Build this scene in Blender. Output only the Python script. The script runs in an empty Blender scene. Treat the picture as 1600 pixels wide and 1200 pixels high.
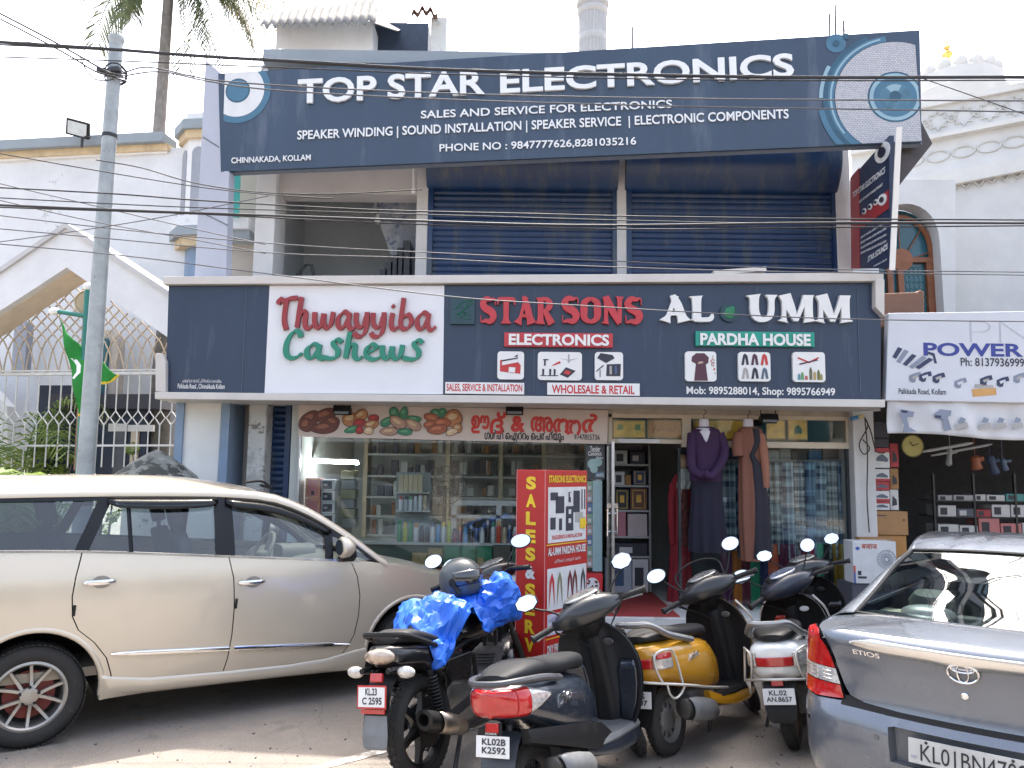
import bpy, bmesh, math, random
from mathutils import Vector, Matrix
from mathutils.geometry import delaunay_2d_cdt
R = math.radians
PI = math.pi
random.seed(7)
SC = bpy.context.scene
COL = SC.collection
# --- camera
FPX, CAMH, PITCH, ROLL = 1230.0, 1.82, R(6.3), R(0.7)
cam_d = bpy.data.cameras.new('camera')
cam_d.sensor_width = 36.0
cam_d.lens = FPX / 1600.0 * 36.0
cam_d.clip_end = 2000.0
cam = bpy.data.objects.new('camera', cam_d)
COL.objects.link(cam)
_fw = Vector((0, math.cos(PITCH), math.sin(PITCH)))
_up0 = Vector((0, -math.sin(PITCH), math.cos(PITCH)))
_r0 = Vector((1, 0, 0))
_rt = _r0 * math.cos(ROLL) + _up0 * math.sin(ROLL)
_up = _up0 * math.cos(ROLL) - _r0 * math.sin(ROLL)
cam.matrix_world = Matrix((( _rt.x, _up.x, -_fw.x, 0), (_rt.y, _up.y, -_fw.y, 0), (_rt.z, _up.z, -_fw.z, CAMH), (0, 0, 0, 1)))
SC.camera = cam
CAMP = Vector((0, 0, CAMH))
# --- sky, sun, exposure
SUN_EL, SUN_AZ = R(63), R(4)          # azimuth from +Y towards +X
w = bpy.data.worlds.new('World')
SC.world = w
w.use_nodes = True
_nt = w.node_tree
_bg = _nt.nodes['Background']
_sky = _nt.nodes.new('ShaderNodeTexSky')
_sky.sky_type = 'NISHITA'
_sky.sun_disc = False
_sky.sun_elevation = SUN_EL
_sky.sun_rotation = SUN_AZ
_sky.air_density = 1.0
_sky.dust_density = 6.0
_sky.ozone_density = 0.6
_hs = _nt.nodes.new('ShaderNodeHueSaturation')
_hs.inputs['Saturation'].default_value = 0.72
_nt.links.new(_sky.outputs[0], _hs.inputs['Color'])
_nt.links.new(_hs.outputs[0], _bg.inputs[0])
_bg.inputs[1].default_value = 0.15
sun_d = bpy.data.lights.new('sun', 'SUN')
sun_d.energy = 2.0
sun_d.angle = R(0.5)
sun_d.color = (1.0, 0.95, 0.87)
sun = bpy.data.objects.new('sun', sun_d)
COL.objects.link(sun)
_sd = Vector((math.sin(SUN_AZ) * math.cos(SUN_EL), math.cos(SUN_AZ) * math.cos(SUN_EL), math.sin(SUN_EL)))
sun.rotation_euler = _sd.to_track_quat('Z', 'Y').to_euler()
sun.location = _sd * 40
SC.view_settings.view_transform = 'Standard'
SC.view_settings.look = 'None'
SC.view_settings.gamma = 1.0
SC.view_settings.exposure = 2.2
SC.view_settings.use_curve_mapping = False
SC.cycles.max_bounces = 8
SC.cycles.transparent_max_bounces = 16
SC.cycles.caustics_reflective = False
SC.cycles.caustics_refractive = False
SC.cycles.sample_clamp_indirect = 6.0
def P(px, py, Y):
 """World point seen at photo pixel (px, py) at distance Y down the street axis."""
 d = _fw + _rt * ((px - 800) / FPX) + _up * ((600 - py) / FPX)
 return CAMP + d * (Y / d.y)
# --- materials
MATS = {}
def nodes_of(name):
 m = bpy.data.materials.new(name)
 m.use_nodes = True
 return m, m.node_tree, m.node_tree.nodes['Principled BSDF']
def mat(name, col, rough=0.6, metal=0.0, var=0.12, scale=6.0, bump=0.0, bscale=60.0, coat=0.0, spec=0.5,
  emit=0.0, dirt=None, dirt_amt=0.0, dirt_scale=3.0, stretch=(1, 1, 1)):
 if name in MATS:
  return MATS[name]
 m, nt, b = nodes_of(name)
 N, L = nt.nodes, nt.links
 tc = N.new('ShaderNodeTexCoord')
 mp = N.new('ShaderNodeMapping')
 mp.inputs['Scale'].default_value = stretch
 L.new(tc.outputs['Object'], mp.inputs[0])
 nz = N.new('ShaderNodeTexNoise')
 nz.inputs['Scale'].default_value = scale
 nz.inputs['Detail'].default_value = 6
 nz.inputs['Roughness'].default_value = 0.62
 L.new(mp.outputs[0], nz.inputs['Vector'])
 cr = N.new('ShaderNodeValToRGB')
 cr.color_ramp.elements[0].position = 0.3
 cr.color_ramp.elements[1].position = 0.72
 lo = [max(0, c * (1 - var)) for c in col[:3]] + [1]
 hi = [min(1, c * (1 + var)) for c in col[:3]] + [1]
 cr.color_ramp.elements[0].color = lo
 cr.color_ramp.elements[1].color = hi
 L.new(nz.outputs[0], cr.inputs[0])
 out = cr.outputs[0]
 if dirt:
  n2 = N.new('ShaderNodeTexNoise')
  n2.inputs['Scale'].default_value = dirt_scale
  n2.inputs['Detail'].default_value = 10
  n2.inputs['Roughness'].default_value = 0.7
  L.new(mp.outputs[0], n2.inputs['Vector'])
  r2 = N.new('ShaderNodeValToRGB')
  e = 0.72 - dirt_amt * 0.4
  r2.color_ramp.elements[0].position = e
  r2.color_ramp.elements[1].position = min(1, e + 0.12)
  L.new(n2.outputs[0], r2.inputs[0])
  mx = N.new('ShaderNodeMixRGB')
  mx.inputs[2].default_value = list(dirt) + [1]
  L.new(r2.outputs[0], mx.inputs[0])
  L.new(out, mx.inputs[1])
  out = mx.outputs[0]
 L.new(out, b.inputs['Base Color'])
 b.inputs['Metallic'].default_value = metal
 b.inputs['Specular IOR Level'].default_value = spec
 mr = N.new('ShaderNodeMapRange')
 mr.inputs[3].default_value = max(0.03, rough * 0.82)
 mr.inputs[4].default_value = min(1, rough * 1.18)
 L.new(nz.outputs[0], mr.inputs[0])
 L.new(mr.outputs[0], b.inputs['Roughness'])
 if coat:
  b.inputs['Coat Weight'].default_value = coat
  b.inputs['Coat Roughness'].default_value = 0.06
 if emit:
  b.inputs['Emission Color'].default_value = list(col) + [1]
  b.inputs['Emission Strength'].default_value = emit
 if bump:
  n3 = N.new('ShaderNodeTexNoise')
  n3.inputs['Scale'].default_value = bscale
  n3.inputs['Detail'].default_value = 5
  L.new(mp.outputs[0], n3.inputs['Vector'])
  bp = N.new('ShaderNodeBump')
  bp.inputs['Strength'].default_value = bump
  bp.inputs['Distance'].default_value = 0.01
  L.new(n3.outputs[0], bp.inputs['Height'])
  L.new(bp.outputs[0], b.inputs['Normal'])
 MATS[name] = m
 return m
def glass(name, tint=(0.9, 0.93, 0.92), refl=0.06, top=0.9, rough=0.02):
 """Thin pane: see-through with a fresnel reflection."""
 if name in MATS:
  return MATS[name]
 m = bpy.data.materials.new(name)
 m.use_nodes = True
 nt = m.node_tree
 N, L = nt.nodes, nt.links
 N.clear()
 o = N.new('ShaderNodeOutputMaterial')
 mx = N.new('ShaderNodeMixShader')
 t = N.new('ShaderNodeBsdfTransparent')
 t.inputs[0].default_value = list(tint) + [1]
 g = N.new('ShaderNodeBsdfGlossy')
 g.inputs['Roughness'].default_value = rough
 lw = N.new('ShaderNodeLayerWeight')
 lw.inputs[0].default_value = 0.25
 mr = N.new('ShaderNodeMapRange')
 mr.inputs[3].default_value = refl
 mr.inputs[4].default_value = top
 L.new(lw.outputs['Fresnel'], mr.inputs[0])
 L.new(mr.outputs[0], mx.inputs[0])
 L.new(t.outputs[0], mx.inputs[1])
 L.new(g.outputs[0], mx.inputs[2])
 L.new(mx.outputs[0], o.inputs[0])
 MATS[name] = m
 return m
# --- mesh builder
def catmull(pts, k=6, closed=False):
 pts = [Vector(p) for p in pts]
 n = len(pts)
 out = []
 rng = n if closed else n - 1
 for i in range(rng):
  if closed:
   a, b, c, d = pts[(i - 1) % n], pts[i], pts[(i + 1) % n], pts[(i + 2) % n]
  else:
   b, c = pts[i], pts[i + 1]
   a = pts[i - 1] if i else b * 2 - c
   d = pts[i + 2] if i + 2 < n else c * 2 - b
  for j in range(k):
   t = j / k
   out.append(0.5 * ((2 * b) + (c - a) * t + (2 * a - 5 * b + 4 * c - d) * t * t + (3 * b - a - 3 * c + d) * t ** 3))
 if not closed:
  out.append(pts[-1])
 return out
def lerp_table(tab, x):
 if x <= tab[0][0]:
  return tab[0][1]
 for (a, va), (b, vb) in zip(tab, tab[1:]):
  if x <= b:
   t = (x - a) / (b - a)
   t = t * t * (3 - 2 * t) if False else t
   return va + (vb - va) * t
 return tab[-1][1]
def smooth_table(tab, x):
 """Catmull-Rom through a table (x ascending)."""
 n = len(tab)
 if x <= tab[0][0]:
  return tab[0][1]
 if x >= tab[-1][0]:
  return tab[-1][1]
 for i in range(n - 1):
  if x <= tab[i + 1][0]:
   x0, y0 = tab[i]
   x1, y1 = tab[i + 1]
   h = x1 - x0
   s = (y1 - y0) / h
   m0 = s if i == 0 else 0.5 * (s + (y0 - tab[i - 1][1]) / (x0 - tab[i - 1][0]))
   m1 = s if i + 2 >= n else 0.5 * (s + (tab[i + 2][1] - y1) / (tab[i + 2][0] - x1))
   t = (x - x0) / h
   return (2 * t ** 3 - 3 * t * t + 1) * y0 + (t ** 3 - 2 * t * t + t) * h * m0 + (-2 * t ** 3 + 3 * t * t) * y1 + (t ** 3 - t * t) * h * m1
class MB:
 def __init__(s):
  s.v, s.f, s.m = [], [], []
 def add(s, vs, fs, m=0):
  o = len(s.v)
  s.v += [tuple(v) for v in vs]
  s.f += [tuple(i + o for i in f) for f in fs]
  s.m += [m] * len(fs)
  return s
 def box(s, c, d, mx=None, m=0):
  x, y, z = d[0] / 2, d[1] / 2, d[2] / 2
  vs = [Vector((a, b, e)) for a in (-x, x) for b in (-y, y) for e in (-z, z)]
  if mx is not None:
   vs = [mx @ v for v in vs]
  vs = [v + Vector(c) for v in vs]
  return s.add(vs, [(0, 1, 3, 2), (4, 6, 7, 5), (0, 4, 5, 1), (2, 3, 7, 6), (0, 2, 6, 4), (1, 5, 7, 3)], m)
 def bb(s, a, b, m=0):
  return s.box([(p + q) / 2 for p, q in zip(a, b)], [abs(q - p) for p, q in zip(a, b)], None, m)
 def prism(s, pts, f, a, b, m=0):
  """polygon pts (2D) swept from a to b; f(p, t) -> 3D."""
  n = len(pts)
  vs = [f(p, a) for p in pts] + [f(p, b) for p in pts]
  fs = [tuple(range(n - 1, -1, -1)), tuple(range(n, 2 * n))] + [(i, (i + 1) % n, n + (i + 1) % n, n + i) for i in range(n)]
  return s.add(vs, fs, m)
 def loft(s, rings, closed=True, caps=True, m=0, wrap=False):
  n = len(rings[0])
  o = [p for r in rings for p in r]
  fs = []
  k = len(rings)
  for i in range(k if wrap else k - 1):
   i2 = (i + 1) % k
   for j in range(n if closed else n - 1):
    j2 = (j + 1) % n
    fs.append((i * n + j, i * n + j2, i2 * n + j2, i2 * n + j))
  if caps and closed and not wrap:
   fs.append(tuple(range(n - 1, -1, -1)))
   fs.append(tuple((k - 1) * n + j for j in range(n)))
  return s.add(o, fs, m)
 def tube(s, path, r, n=8, m=0, closed=False, caps=True, flat=1.0):
  path = [Vector(p) for p in path]
  k = len(path)
  rr = r if isinstance(r, (list, tuple)) else [r] * k
  rings = []
  up = Vector((0, 0, 1))
  t0 = (path[1] - path[0]).normalized()
  if abs(t0.dot(up)) > 0.95:
   up = Vector((1, 0, 0))
  nrm = (up - t0 * up.dot(t0)).normalized()
  for i in range(k):
   if closed:
    t = (path[(i + 1) % k] - path[i - 1]).normalized()
   else:
    t = (path[min(i + 1, k - 1)] - path[max(i - 1, 0)])
    t = t.normalized() if t.length > 1e-9 else t0
   nrm = nrm - t * nrm.dot(t)
   nrm = nrm.normalized() if nrm.length > 1e-6 else t.orthogonal().normalized()
   bn = t.cross(nrm)
   rings.append([path[i] + nrm * (math.cos(2 * PI * j / n) * rr[i]) + bn * (math.sin(2 * PI * j / n) * rr[i] * flat) for j in range(n)])
  return s.loft(rings, True, caps, m, wrap=closed)
 def lathe(s, prof, n=24, mx=None, m=0, caps=False):
  """prof: (radius, height) along local Z; mx places it."""
  mx = mx or Matrix()
  rings = [[mx @ Vector((r * math.cos(2 * PI * j / n), r * math.sin(2 * PI * j / n), h)) for j in range(n)] for r, h in prof]
  return s.loft(rings, True, caps, m)
 def ell(s, c, r, nu=16, nv=10, mx=None, m=0):
  rings = []
  for i in range(nv + 1):
   a = -PI / 2 + PI * i / nv
   ca = max(math.cos(a), 1e-3)
   ring = []
   for j in range(nu):
    b = 2 * PI * j / nu
    p = Vector((r[0] * ca * math.cos(b), r[1] * ca * math.sin(b), r[2] * math.sin(a)))
    if mx is not None:
     p = mx @ p
    ring.append(p + Vector(c))
   rings.append(ring)
  return s.loft(rings, True, True, m)
 def grid(s, fn, nu, nv, m=0):
  vs = [fn(i / nu, j / nv) for i in range(nu + 1) for j in range(nv + 1)]
  w_ = nv + 1
  return s.add(vs, [(i * w_ + j, (i + 1) * w_ + j, (i + 1) * w_ + j + 1, i * w_ + j + 1) for i in range(nu) for j in range(nv)], m)
 def tri(s, rnd):
  s.f = [t for q in s.f for t in (((q[0], q[1], q[2]), (q[0], q[2], q[3])) if rnd.random() < .5 else ((q[0], q[1], q[3]), (q[1], q[2], q[3])))]
  s.m = [0] * len(s.f)
  return s
 def xf(s, mx):
  s.v = [tuple(mx @ Vector(v)) for v in s.v]
  return s
 def build(s, name, mats, parent=None, smooth=35, bevel=0.0, thick=0.0, seg=2, fix=True, mirror=None):
  me = bpy.data.meshes.new(name)
  me.from_pydata(s.v, [], s.f)
  if not isinstance(mats, (list, tuple)):
   mats = [mats]
  for q in mats:
   me.materials.append(q)
  if len(mats) > 1:
   me.polygons.foreach_set('material_index', s.m)
  if fix:
   bm = bmesh.new()
   bm.from_mesh(me)
   bmesh.ops.remove_doubles(bm, verts=bm.verts, dist=1e-5)
   bmesh.ops.recalc_face_normals(bm, faces=bm.faces)
   bm.to_mesh(me)
   bm.free()
  if smooth:
   me.polygons.foreach_set('use_smooth', [True] * len(me.polygons))
   if smooth < 180:
    me.set_sharp_from_angle(angle=R(smooth))
  o = bpy.data.objects.new(name, me)
  COL.objects.link(o)
  if parent is not None:
   o.parent = parent
  if mirror:
   md = o.modifiers.new('mirror', 'MIRROR')
   md.use_axis = [c in mirror for c in 'xyz']
   md.use_clip = False
  if thick:
   md = o.modifiers.new('solid', 'SOLIDIFY')
   md.thickness = thick
   md.offset = -1
  if bevel:
   md = o.modifiers.new('bevel', 'BEVEL')
   md.width = bevel
   md.segments = seg
   md.limit_method = 'ANGLE'
   md.angle_limit = R(40)
  return o
def tag(o, label, cat, group=None, kind=None):
 o['label'] = label
 o['category'] = cat
 if group:
  o['group'] = group
 if kind:
  o['kind'] = kind
 return o
def thing(name, label, cat, loc=(0, 0, 0), rz=0.0, group=None, mx=None):
 o = bpy.data.objects.new(name, None)
 o.empty_display_size = 0.2
 COL.objects.link(o)
 if mx is not None:
  o.matrix_world = mx
 else:
  o.location = loc
  o.rotation_euler = (0, 0, rz)
 return tag(o, label, cat, group)
def structure(o):
 o['kind'] = 'structure'
 return o
def copy_tree(o, parent=None):
 c = o.copy()
 COL.objects.link(c)
 if parent is not None:
  c.parent = parent
  c.matrix_parent_inverse = Matrix()
 for ch in [q for q in bpy.data.objects if q.parent == o]:
  copy_tree(ch, c)
 return c
def cdt(outline, holes=(), step=0.06):
 """Triangulate a 2-D outline with holes, with inner points about step apart."""
 def inside(p, poly):
  r = False
  n = len(poly)
  for i in range(n):
   x1, y1 = poly[i]
   x2, y2 = poly[(i + 1) % n]
   if (y1 > p[1]) != (y2 > p[1]) and p[0] < (x2 - x1) * (p[1] - y1) / (y2 - y1) + x1:
    r = not r
  return r
 def dens(poly):
  out = []
  n = len(poly)
  for i in range(n):
   a, b = Vector(poly[i]), Vector(poly[(i + 1) % n])
   k = max(1, int((b - a).length / step))
   out += [a.lerp(b, j / k) for j in range(k)]
  return out
 loops = [dens(outline)] + [dens(h) for h in holes]
 vs, es = [], []
 for lp in loops:
  o = len(vs)
  vs += lp
  es += [(o + i, o + (i + 1) % len(lp)) for i in range(len(lp))]
 xs = [p[0] for p in vs]
 ys = [p[1] for p in vs]
 x = min(xs) + step * 0.6
 brd = list(vs)
 while x < max(xs):
  y = min(ys) + step * 0.6
  while y < max(ys):
   p = (x, y)
   if inside(p, outline) and not any(inside(p, h) for h in holes) and min((q - Vector(p)).length_squared for q in brd) > (0.45 * step) ** 2:
    vs.append(Vector(p))
   y += step
  x += step
 r = delaunay_2d_cdt(vs, es, [], 1, 1e-6)
 nv, nf = r[0], r[2]
 keep = []
 for f in nf:
  c = sum((Vector(nv[i]) for i in f), Vector((0, 0))) / len(f)
  if inside(c, outline) and not any(inside(c, h) for h in holes):
   keep.append(tuple(f))
 return [tuple(v) for v in nv], keep
# --- lettering
def text_mb(s, bold=0.0, ext=0.0, space=1.0):
 c = bpy.data.curves.new('lettering', 'FONT')
 c.body = s
 c.offset = bold
 c.extrude = ext
 c.space_character = space
 c.resolution_u = 4
 o = bpy.data.objects.new('lettering', c)
 COL.objects.link(o)
 dg = bpy.context.evaluated_depsgraph_get()
 me = bpy.data.meshes.new_from_object(o.evaluated_get(dg))
 b = MB()
 b.add([tuple(v.co) for v in me.vertices], [tuple(p.vertices) for p in me.polygons])
 bpy.data.objects.remove(o)
 bpy.data.curves.remove(c)
 bpy.data.meshes.remove(me)
 return b
def put_text(parent, s, x0, x1, z0, z1, y, m, bold=0.0, ext=0.0, name='lettering', mx=None, space=1.0, skew=0.0, fat=0.0):
 """Text fitted to the local rectangle x0..x1, z0..z1 on the plane y (facing -y), raised by ext."""
 b = text_mb(s, bold, 0.0 if not ext else 1.0, space)
 xs = [v[0] for v in b.v]
 ys = [v[1] for v in b.v]
 ax, ay = min(xs), min(ys)
 sx = (x1 - x0) / (max(xs) - ax)
 sz = (z1 - z0) / (max(ys) - ay)
 b.v = [(x0 + (v[0] - ax) * sx + skew * (v[1] - ay) * sz, y - (v[2] * 0.5 + 0.5) * ext if ext else y, z0 + (v[1] - ay) * sz) for v in b.v]
 if fat:
  v0, f0 = list(b.v), list(b.f)
  for k in range(8):
   dx, dz = fat * math.cos(k * PI / 4), fat * math.sin(k * PI / 4)
   b.add([(v[0] + dx, v[1] - .0001 * (k + 1), v[2] + dz) for v in v0], f0)
 if mx is not None:
  b.xf(mx)
 return b.build(name, m, parent, smooth=0, fix=False)
def stroke_letters(s, glyphs, x0, x1, z0, z1, y, ext, m, parent, mode='w', nib=0.16, nang=40, gap=0.06, name='lettering', ymin=0.0, ymax=1.0):
 """Raised letters swept from centre lines: 'w' with a width per point, 'n' with a slanted broad nib."""
 polys = []
 x = 0.0
 for ch in s:
  if ch == ' ':
   x += 0.35
   continue
  adv, strokes = glyphs[ch]
  for st in strokes:
   if mode == 'w':
    pts = [Vector((p[0] + x, p[1], wd)) for p, wd in zip(*st)]
    c = catmull(pts, 5)
    L_, R_ = [], []
    for i, p in enumerate(c):
     t = (c[min(i + 1, len(c) - 1)] - c[max(i - 1, 0)]).to_2d().normalized()
     nn = Vector((-t.y, t.x)) * (p.z / 2)
     L_.append(p.to_2d() + nn)
     R_.append(p.to_2d() - nn)
   else:
    c = [q.to_2d() for q in catmull([Vector((p[0] + x, p[1], 0)) for p in st], 6)]
    nv = Vector((math.cos(R(nang)), math.sin(R(nang)))) * nib / 2
    tv = Vector((-nv.y, nv.x)) * 0.32
    L_, R_ = [], []
    for i, p in enumerate(c):
     t = (c[min(i + 1, len(c) - 1)] - c[max(i - 1, 0)]).normalized()
     n2 = Vector((-t.y, t.x))
     wd = abs(n2.dot(nv)) + abs(n2.dot(tv))
     L_.append(p + n2 * wd)
     R_.append(p - n2 * wd)
   polys.append((L_, R_))
  x += adv + gap
 tot = x - gap
 sx = (x1 - x0) / tot
 sz = (z1 - z0) / (ymax - ymin)
 b = MB()
 for k, (L_, R_) in enumerate(polys):
  e = ext + 0.0012 * (k % 5)
  f = lambda q, yy: Vector((x0 + q.x * sx, yy, z0 + (q.y - ymin) * sz))
  rings = [[f(l, y - e), f(r, y - e), f(r, y), f(l, y)] for l, r in zip(L_, R_)]
  b.loft(rings, True, True)
 return b.build(name, m, parent, smooth=30)
class Board:
 """A flat board: local x to the right, z up, -y towards the street; pixels of the photo are read on its plane."""
 def __init__(s, name, label, cat, o, xe, group=None, up=Vector((0, 0, 1))):
  o = Vector(o)
  ex = (Vector(xe) - o).normalized()
  ez = (up - ex * up.dot(ex)).normalized()
  ey = ez.cross(ex)
  s.mx = Matrix(((ex.x, ey.x, ez.x, o.x), (ex.y, ey.y, ez.y, o.y), (ex.z, ey.z, ez.z, o.z), (0, 0, 0, 1)))
  s.inv = s.mx.inverted()
  s.e = thing(name, label, cat, mx=s.mx, group=group)
 def uv(s, px, py):
  d = (P(px, py, 1.0) - CAMP)
  a = s.inv @ CAMP
  b = s.inv.to_3x3() @ d
  t = -a.y / b.y
  p = a + b * t
  return p.x, p.z
 def rect(s, px0, py0, px1, py1, y0, y1, m, name, bevel=0.0, parent=None):
  ym, xm = (py0 + py1) / 2, (px0 + px1) / 2
  a, b = (s.uv(px0, ym)[0], s.uv(xm, py1)[1]), (s.uv(px1, ym)[0], s.uv(xm, py0)[1])
  return MB().bb((a[0], y0, a[1]), (b[0], y1, b[1])).build(name, m, parent or s.e, smooth=0, bevel=bevel)
 def quad(s, pts, y0, y1, m, name, parent=None, bevel=0.0):
  q = [s.uv(*p) for p in pts]
  return MB().prism(q, lambda p, t: Vector((p[0], t, p[1])), y0, y1).build(name, m, parent or s.e, smooth=0, bevel=bevel)
 def text(s, t, px0, py0, px1, py1, y, m, bold=0.0, ext=0.0, slope=True, name='lettering', parent=None, skew=0.0, space=1.0, fat=0.0):
  """px0,py0 = lower left corner of the words, px1,py1 = upper right corner; slope follows pixel baseline py0 -> second baseline if given."""
  a, b = s.uv(px0, py0), s.uv(px1, py1)
  return put_text(parent or s.e, t, a[0], b[0], a[1], b[1], y, m, bold, ext, name, None, space, skew, fat)
BLACK = mat('black_plastic', (0.010, 0.010, 0.011), 0.5, var=0.2, scale=14, bump=0.05, bscale=200, spec=0.28)
RUBBER = mat('tyre_rubber', (0.022, 0.021, 0.02), 0.85, var=0.3, scale=9, bump=0.15, bscale=80, dirt=(0.10, 0.085, 0.065), dirt_amt=0.25, dirt_scale=12)
CHROME = mat('chrome', (0.75, 0.75, 0.76), 0.12, 1.0, var=0.03, scale=4)
STEEL = mat('brushed_steel', (0.52, 0.52, 0.52), 0.32, 1.0, var=0.12, scale=20)
DARKMETAL = mat('dark_metal', (0.05, 0.05, 0.052), 0.45, 0.6, var=0.3, scale=15)
WHITE = mat('white_paint', (0.78, 0.78, 0.77), 0.5, var=0.04, scale=3)
INK = mat('black_ink', (0.015, 0.015, 0.018), 0.6, var=0.05)
REDINK = mat('red_ink', (0.50, 0.02, 0.025), 0.55, var=0.08)
GREYP = mat('grey_plastic', (0.13, 0.135, 0.14), 0.5, var=0.15, scale=9)
# --- helpers for world-space parts
def wbuild(mb, name, m, parent=None, **k):
 if parent is not None:
  mb.xf(parent.matrix_basis.inverted())
 return mb.build(name, m, parent, **k)
def pcorn(px0, py0, px1, py1, Y):
 ym, xm = (py0 + py1) / 2, (px0 + px1) / 2
 return Vector((P(px0, ym, Y).x, Y, P(xm, py1, Y).z)), Vector((P(px1, ym, Y).x, Y, P(xm, py0, Y).z))
def pbox(mb, px0, py0, px1, py1, Y0, Y1, m=0):
 """Box whose front face spans the pixel rectangle on the plane Y0 and runs back to Y1."""
 a, b = pcorn(px0, py0, px1, py1, Y0)
 return mb.bb((a.x, Y0, a.z), (b.x, Y1, b.z), m)
def zbox(mb, px0, px1, z0, z1, Y0, Y1, py=700, m=0):
 a, b = P(px0, py, Y0), P(px1, py, Y0)
 return mb.bb((a.x, Y0, z0), (b.x, Y1, z1), m)
def wallmat(name, col, stain=(0.12, 0.12, 0.11), amt=0.35, rough=0.85, streak=True):
 """Old painted plaster: uneven tone, flaked and mouldy patches, rain streaks."""
 if name in MATS:
  return MATS[name]
 m, nt, b = nodes_of(name)
 N, L = nt.nodes, nt.links
 tc = N.new('ShaderNodeTexCoord')
 def noise(scale, detail, sc=(1, 1, 1), rough_=0.65):
  mp = N.new('ShaderNodeMapping')
  mp.inputs['Scale'].default_value = sc
  L.new(tc.outputs['Object'], mp.inputs[0])
  n = N.new('ShaderNodeTexNoise')
  n.inputs['Scale'].default_value = scale
  n.inputs['Detail'].default_value = detail
  n.inputs['Roughness'].default_value = rough_
  L.new(mp.outputs[0], n.inputs['Vector'])
  return n.outputs[0]
 def ramp(src, p0, p1, c0, c1):
  r = N.new('ShaderNodeValToRGB')
  r.color_ramp.elements[0].position = p0
  r.color_ramp.elements[1].position = p1
  r.color_ramp.elements[0].color = list(c0) + [1]
  r.color_ramp.elements[1].color = list(c1) + [1]
  L.new(src, r.inputs[0])
  return r.outputs[0]
 def mixc(f, a, c):
  x = N.new('ShaderNodeMixRGB')
  L.new(f, x.inputs[0])
  L.new(a, x.inputs[1])
  x.inputs[2].default_value = list(c) + [1]
  return x.outputs[0]
 base = ramp(noise(1.3, 6), 0.3, 0.75, [c * 0.86 for c in col], [min(1, c * 1.06) for c in col])
 t1 = 0.78 - amt * 0.35
 base = mixc(ramp(noise(2.6, 12, rough_=0.75), t1, t1 + 0.05, (0, 0, 0), (1, 1, 1)), base, [c * 0.55 + s * 0.45 for c, s in zip(col, stain)])
 t2 = 0.84 - amt * 0.35
 base = mixc(ramp(noise(5.5, 12, rough_=0.72), t2, t2 + 0.03, (0, 0, 0), (1, 1, 1)), base, stain)
 if streak:
  base = mixc(ramp(noise(5, 6, (1, 1, 0.08)), 0.6, 0.9, (0, 0, 0), (0.45, 0.45, 0.45)), base, [c * 0.6 for c in col])
 L.new(base, b.inputs['Base Color'])
 b.inputs['Roughness'].default_value = rough
 b.inputs['Specular IOR Level'].default_value = 0.2
 bp = N.new('ShaderNodeBump')
 bp.inputs['Strength'].default_value = 0.25
 bp.inputs['Distance'].default_value = 0.01
 L.new(noise(22, 8), bp.inputs['Height'])
 L.new(bp.outputs[0], b.inputs['Normal'])
 MATS[name] = m
 return m
W_OLD = wallmat('old_white_plaster', (0.72, 0.73, 0.74), (0.17, 0.17, 0.16), 0.52)
W_NEW = wallmat('clean_white_plaster', (0.80, 0.80, 0.79), (0.45, 0.44, 0.42), 0.05, streak=False)
W_PEEL = wallmat('peeling_plaster', (0.55, 0.55, 0.53), (0.20, 0.195, 0.18), 0.72)
W_SHOP = wallmat('shop_plaster', (0.56, 0.54, 0.52), (0.22, 0.20, 0.18), 0.28)
W_GREY = wallmat('grey_plaster', (0.55, 0.58, 0.60), (0.22, 0.22, 0.23), 0.25)
W_BLUE = mat('blue_grey_paint', (0.22, 0.30, 0.42), 0.7, var=0.1, scale=4)
OCHRE = mat('ochre_band', (0.58, 0.45, 0.28), 0.8, var=0.18, scale=5)
CEMENT = wallmat('cement_cornice', (0.30, 0.34, 0.37), (0.10, 0.10, 0.10), 0.3)
NAVY_SH = mat('navy_shutter', (0.007, 0.030, 0.092), 0.38, var=0.14, scale=3, spec=0.5, dirt=(0.045, 0.06, 0.085), dirt_amt=0.55, dirt_scale=2.2, stretch=(2, 1, .5))
TAN = mat('tan_soffit', (0.72, 0.61, 0.49), 0.85, var=0.12, scale=3)
# --- ground
m_, nt, b_ = nodes_of('dusty_road')
N, L = nt.nodes, nt.links
tc = N.new('ShaderNodeTexCoord')
n1 = N.new('ShaderNodeTexNoise'); n1.inputs['Scale'].default_value = 0.55; n1.inputs['Detail'].default_value = 9; n1.inputs['Roughness'].default_value = 0.68
n2 = N.new('ShaderNodeTexNoise'); n2.inputs['Scale'].default_value = 95; n2.inputs['Detail'].default_value = 3
n3 = N.new('ShaderNodeTexVoronoi'); n3.inputs['Scale'].default_value = 150
for n_ in (n1, n2, n3):
 L.new(tc.outputs['Object'], n_.inputs['Vector'])
r1 = N.new('ShaderNodeValToRGB')
r1.color_ramp.elements[0].position = 0.32; r1.color_ramp.elements[0].color = (0.165, 0.148, 0.131, 1)
r1.color_ramp.elements[1].position = 0.70; r1.color_ramp.elements[1].color = (0.30, 0.265, 0.228, 1)
L.new(n1.outputs[0], r1.inputs[0])
r2 = N.new('ShaderNodeValToRGB')
r2.color_ramp.elements[0].position = 0.30; r2.color_ramp.elements[0].color = (0.55, 0.55, 0.55, 1)
r2.color_ramp.elements[1].position = 0.66; r2.color_ramp.elements[1].color = (1.22, 1.2, 1.18, 1)
L.new(n2.outputs[0], r2.inputs[0])
mu = N.new('ShaderNodeMixRGB'); mu.blend_type = 'MULTIPLY'; mu.inputs[0].default_value = 0.55
L.new(r1.outputs[0], mu.inputs[1]); L.new(r2.outputs[0], mu.inputs[2])
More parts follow.
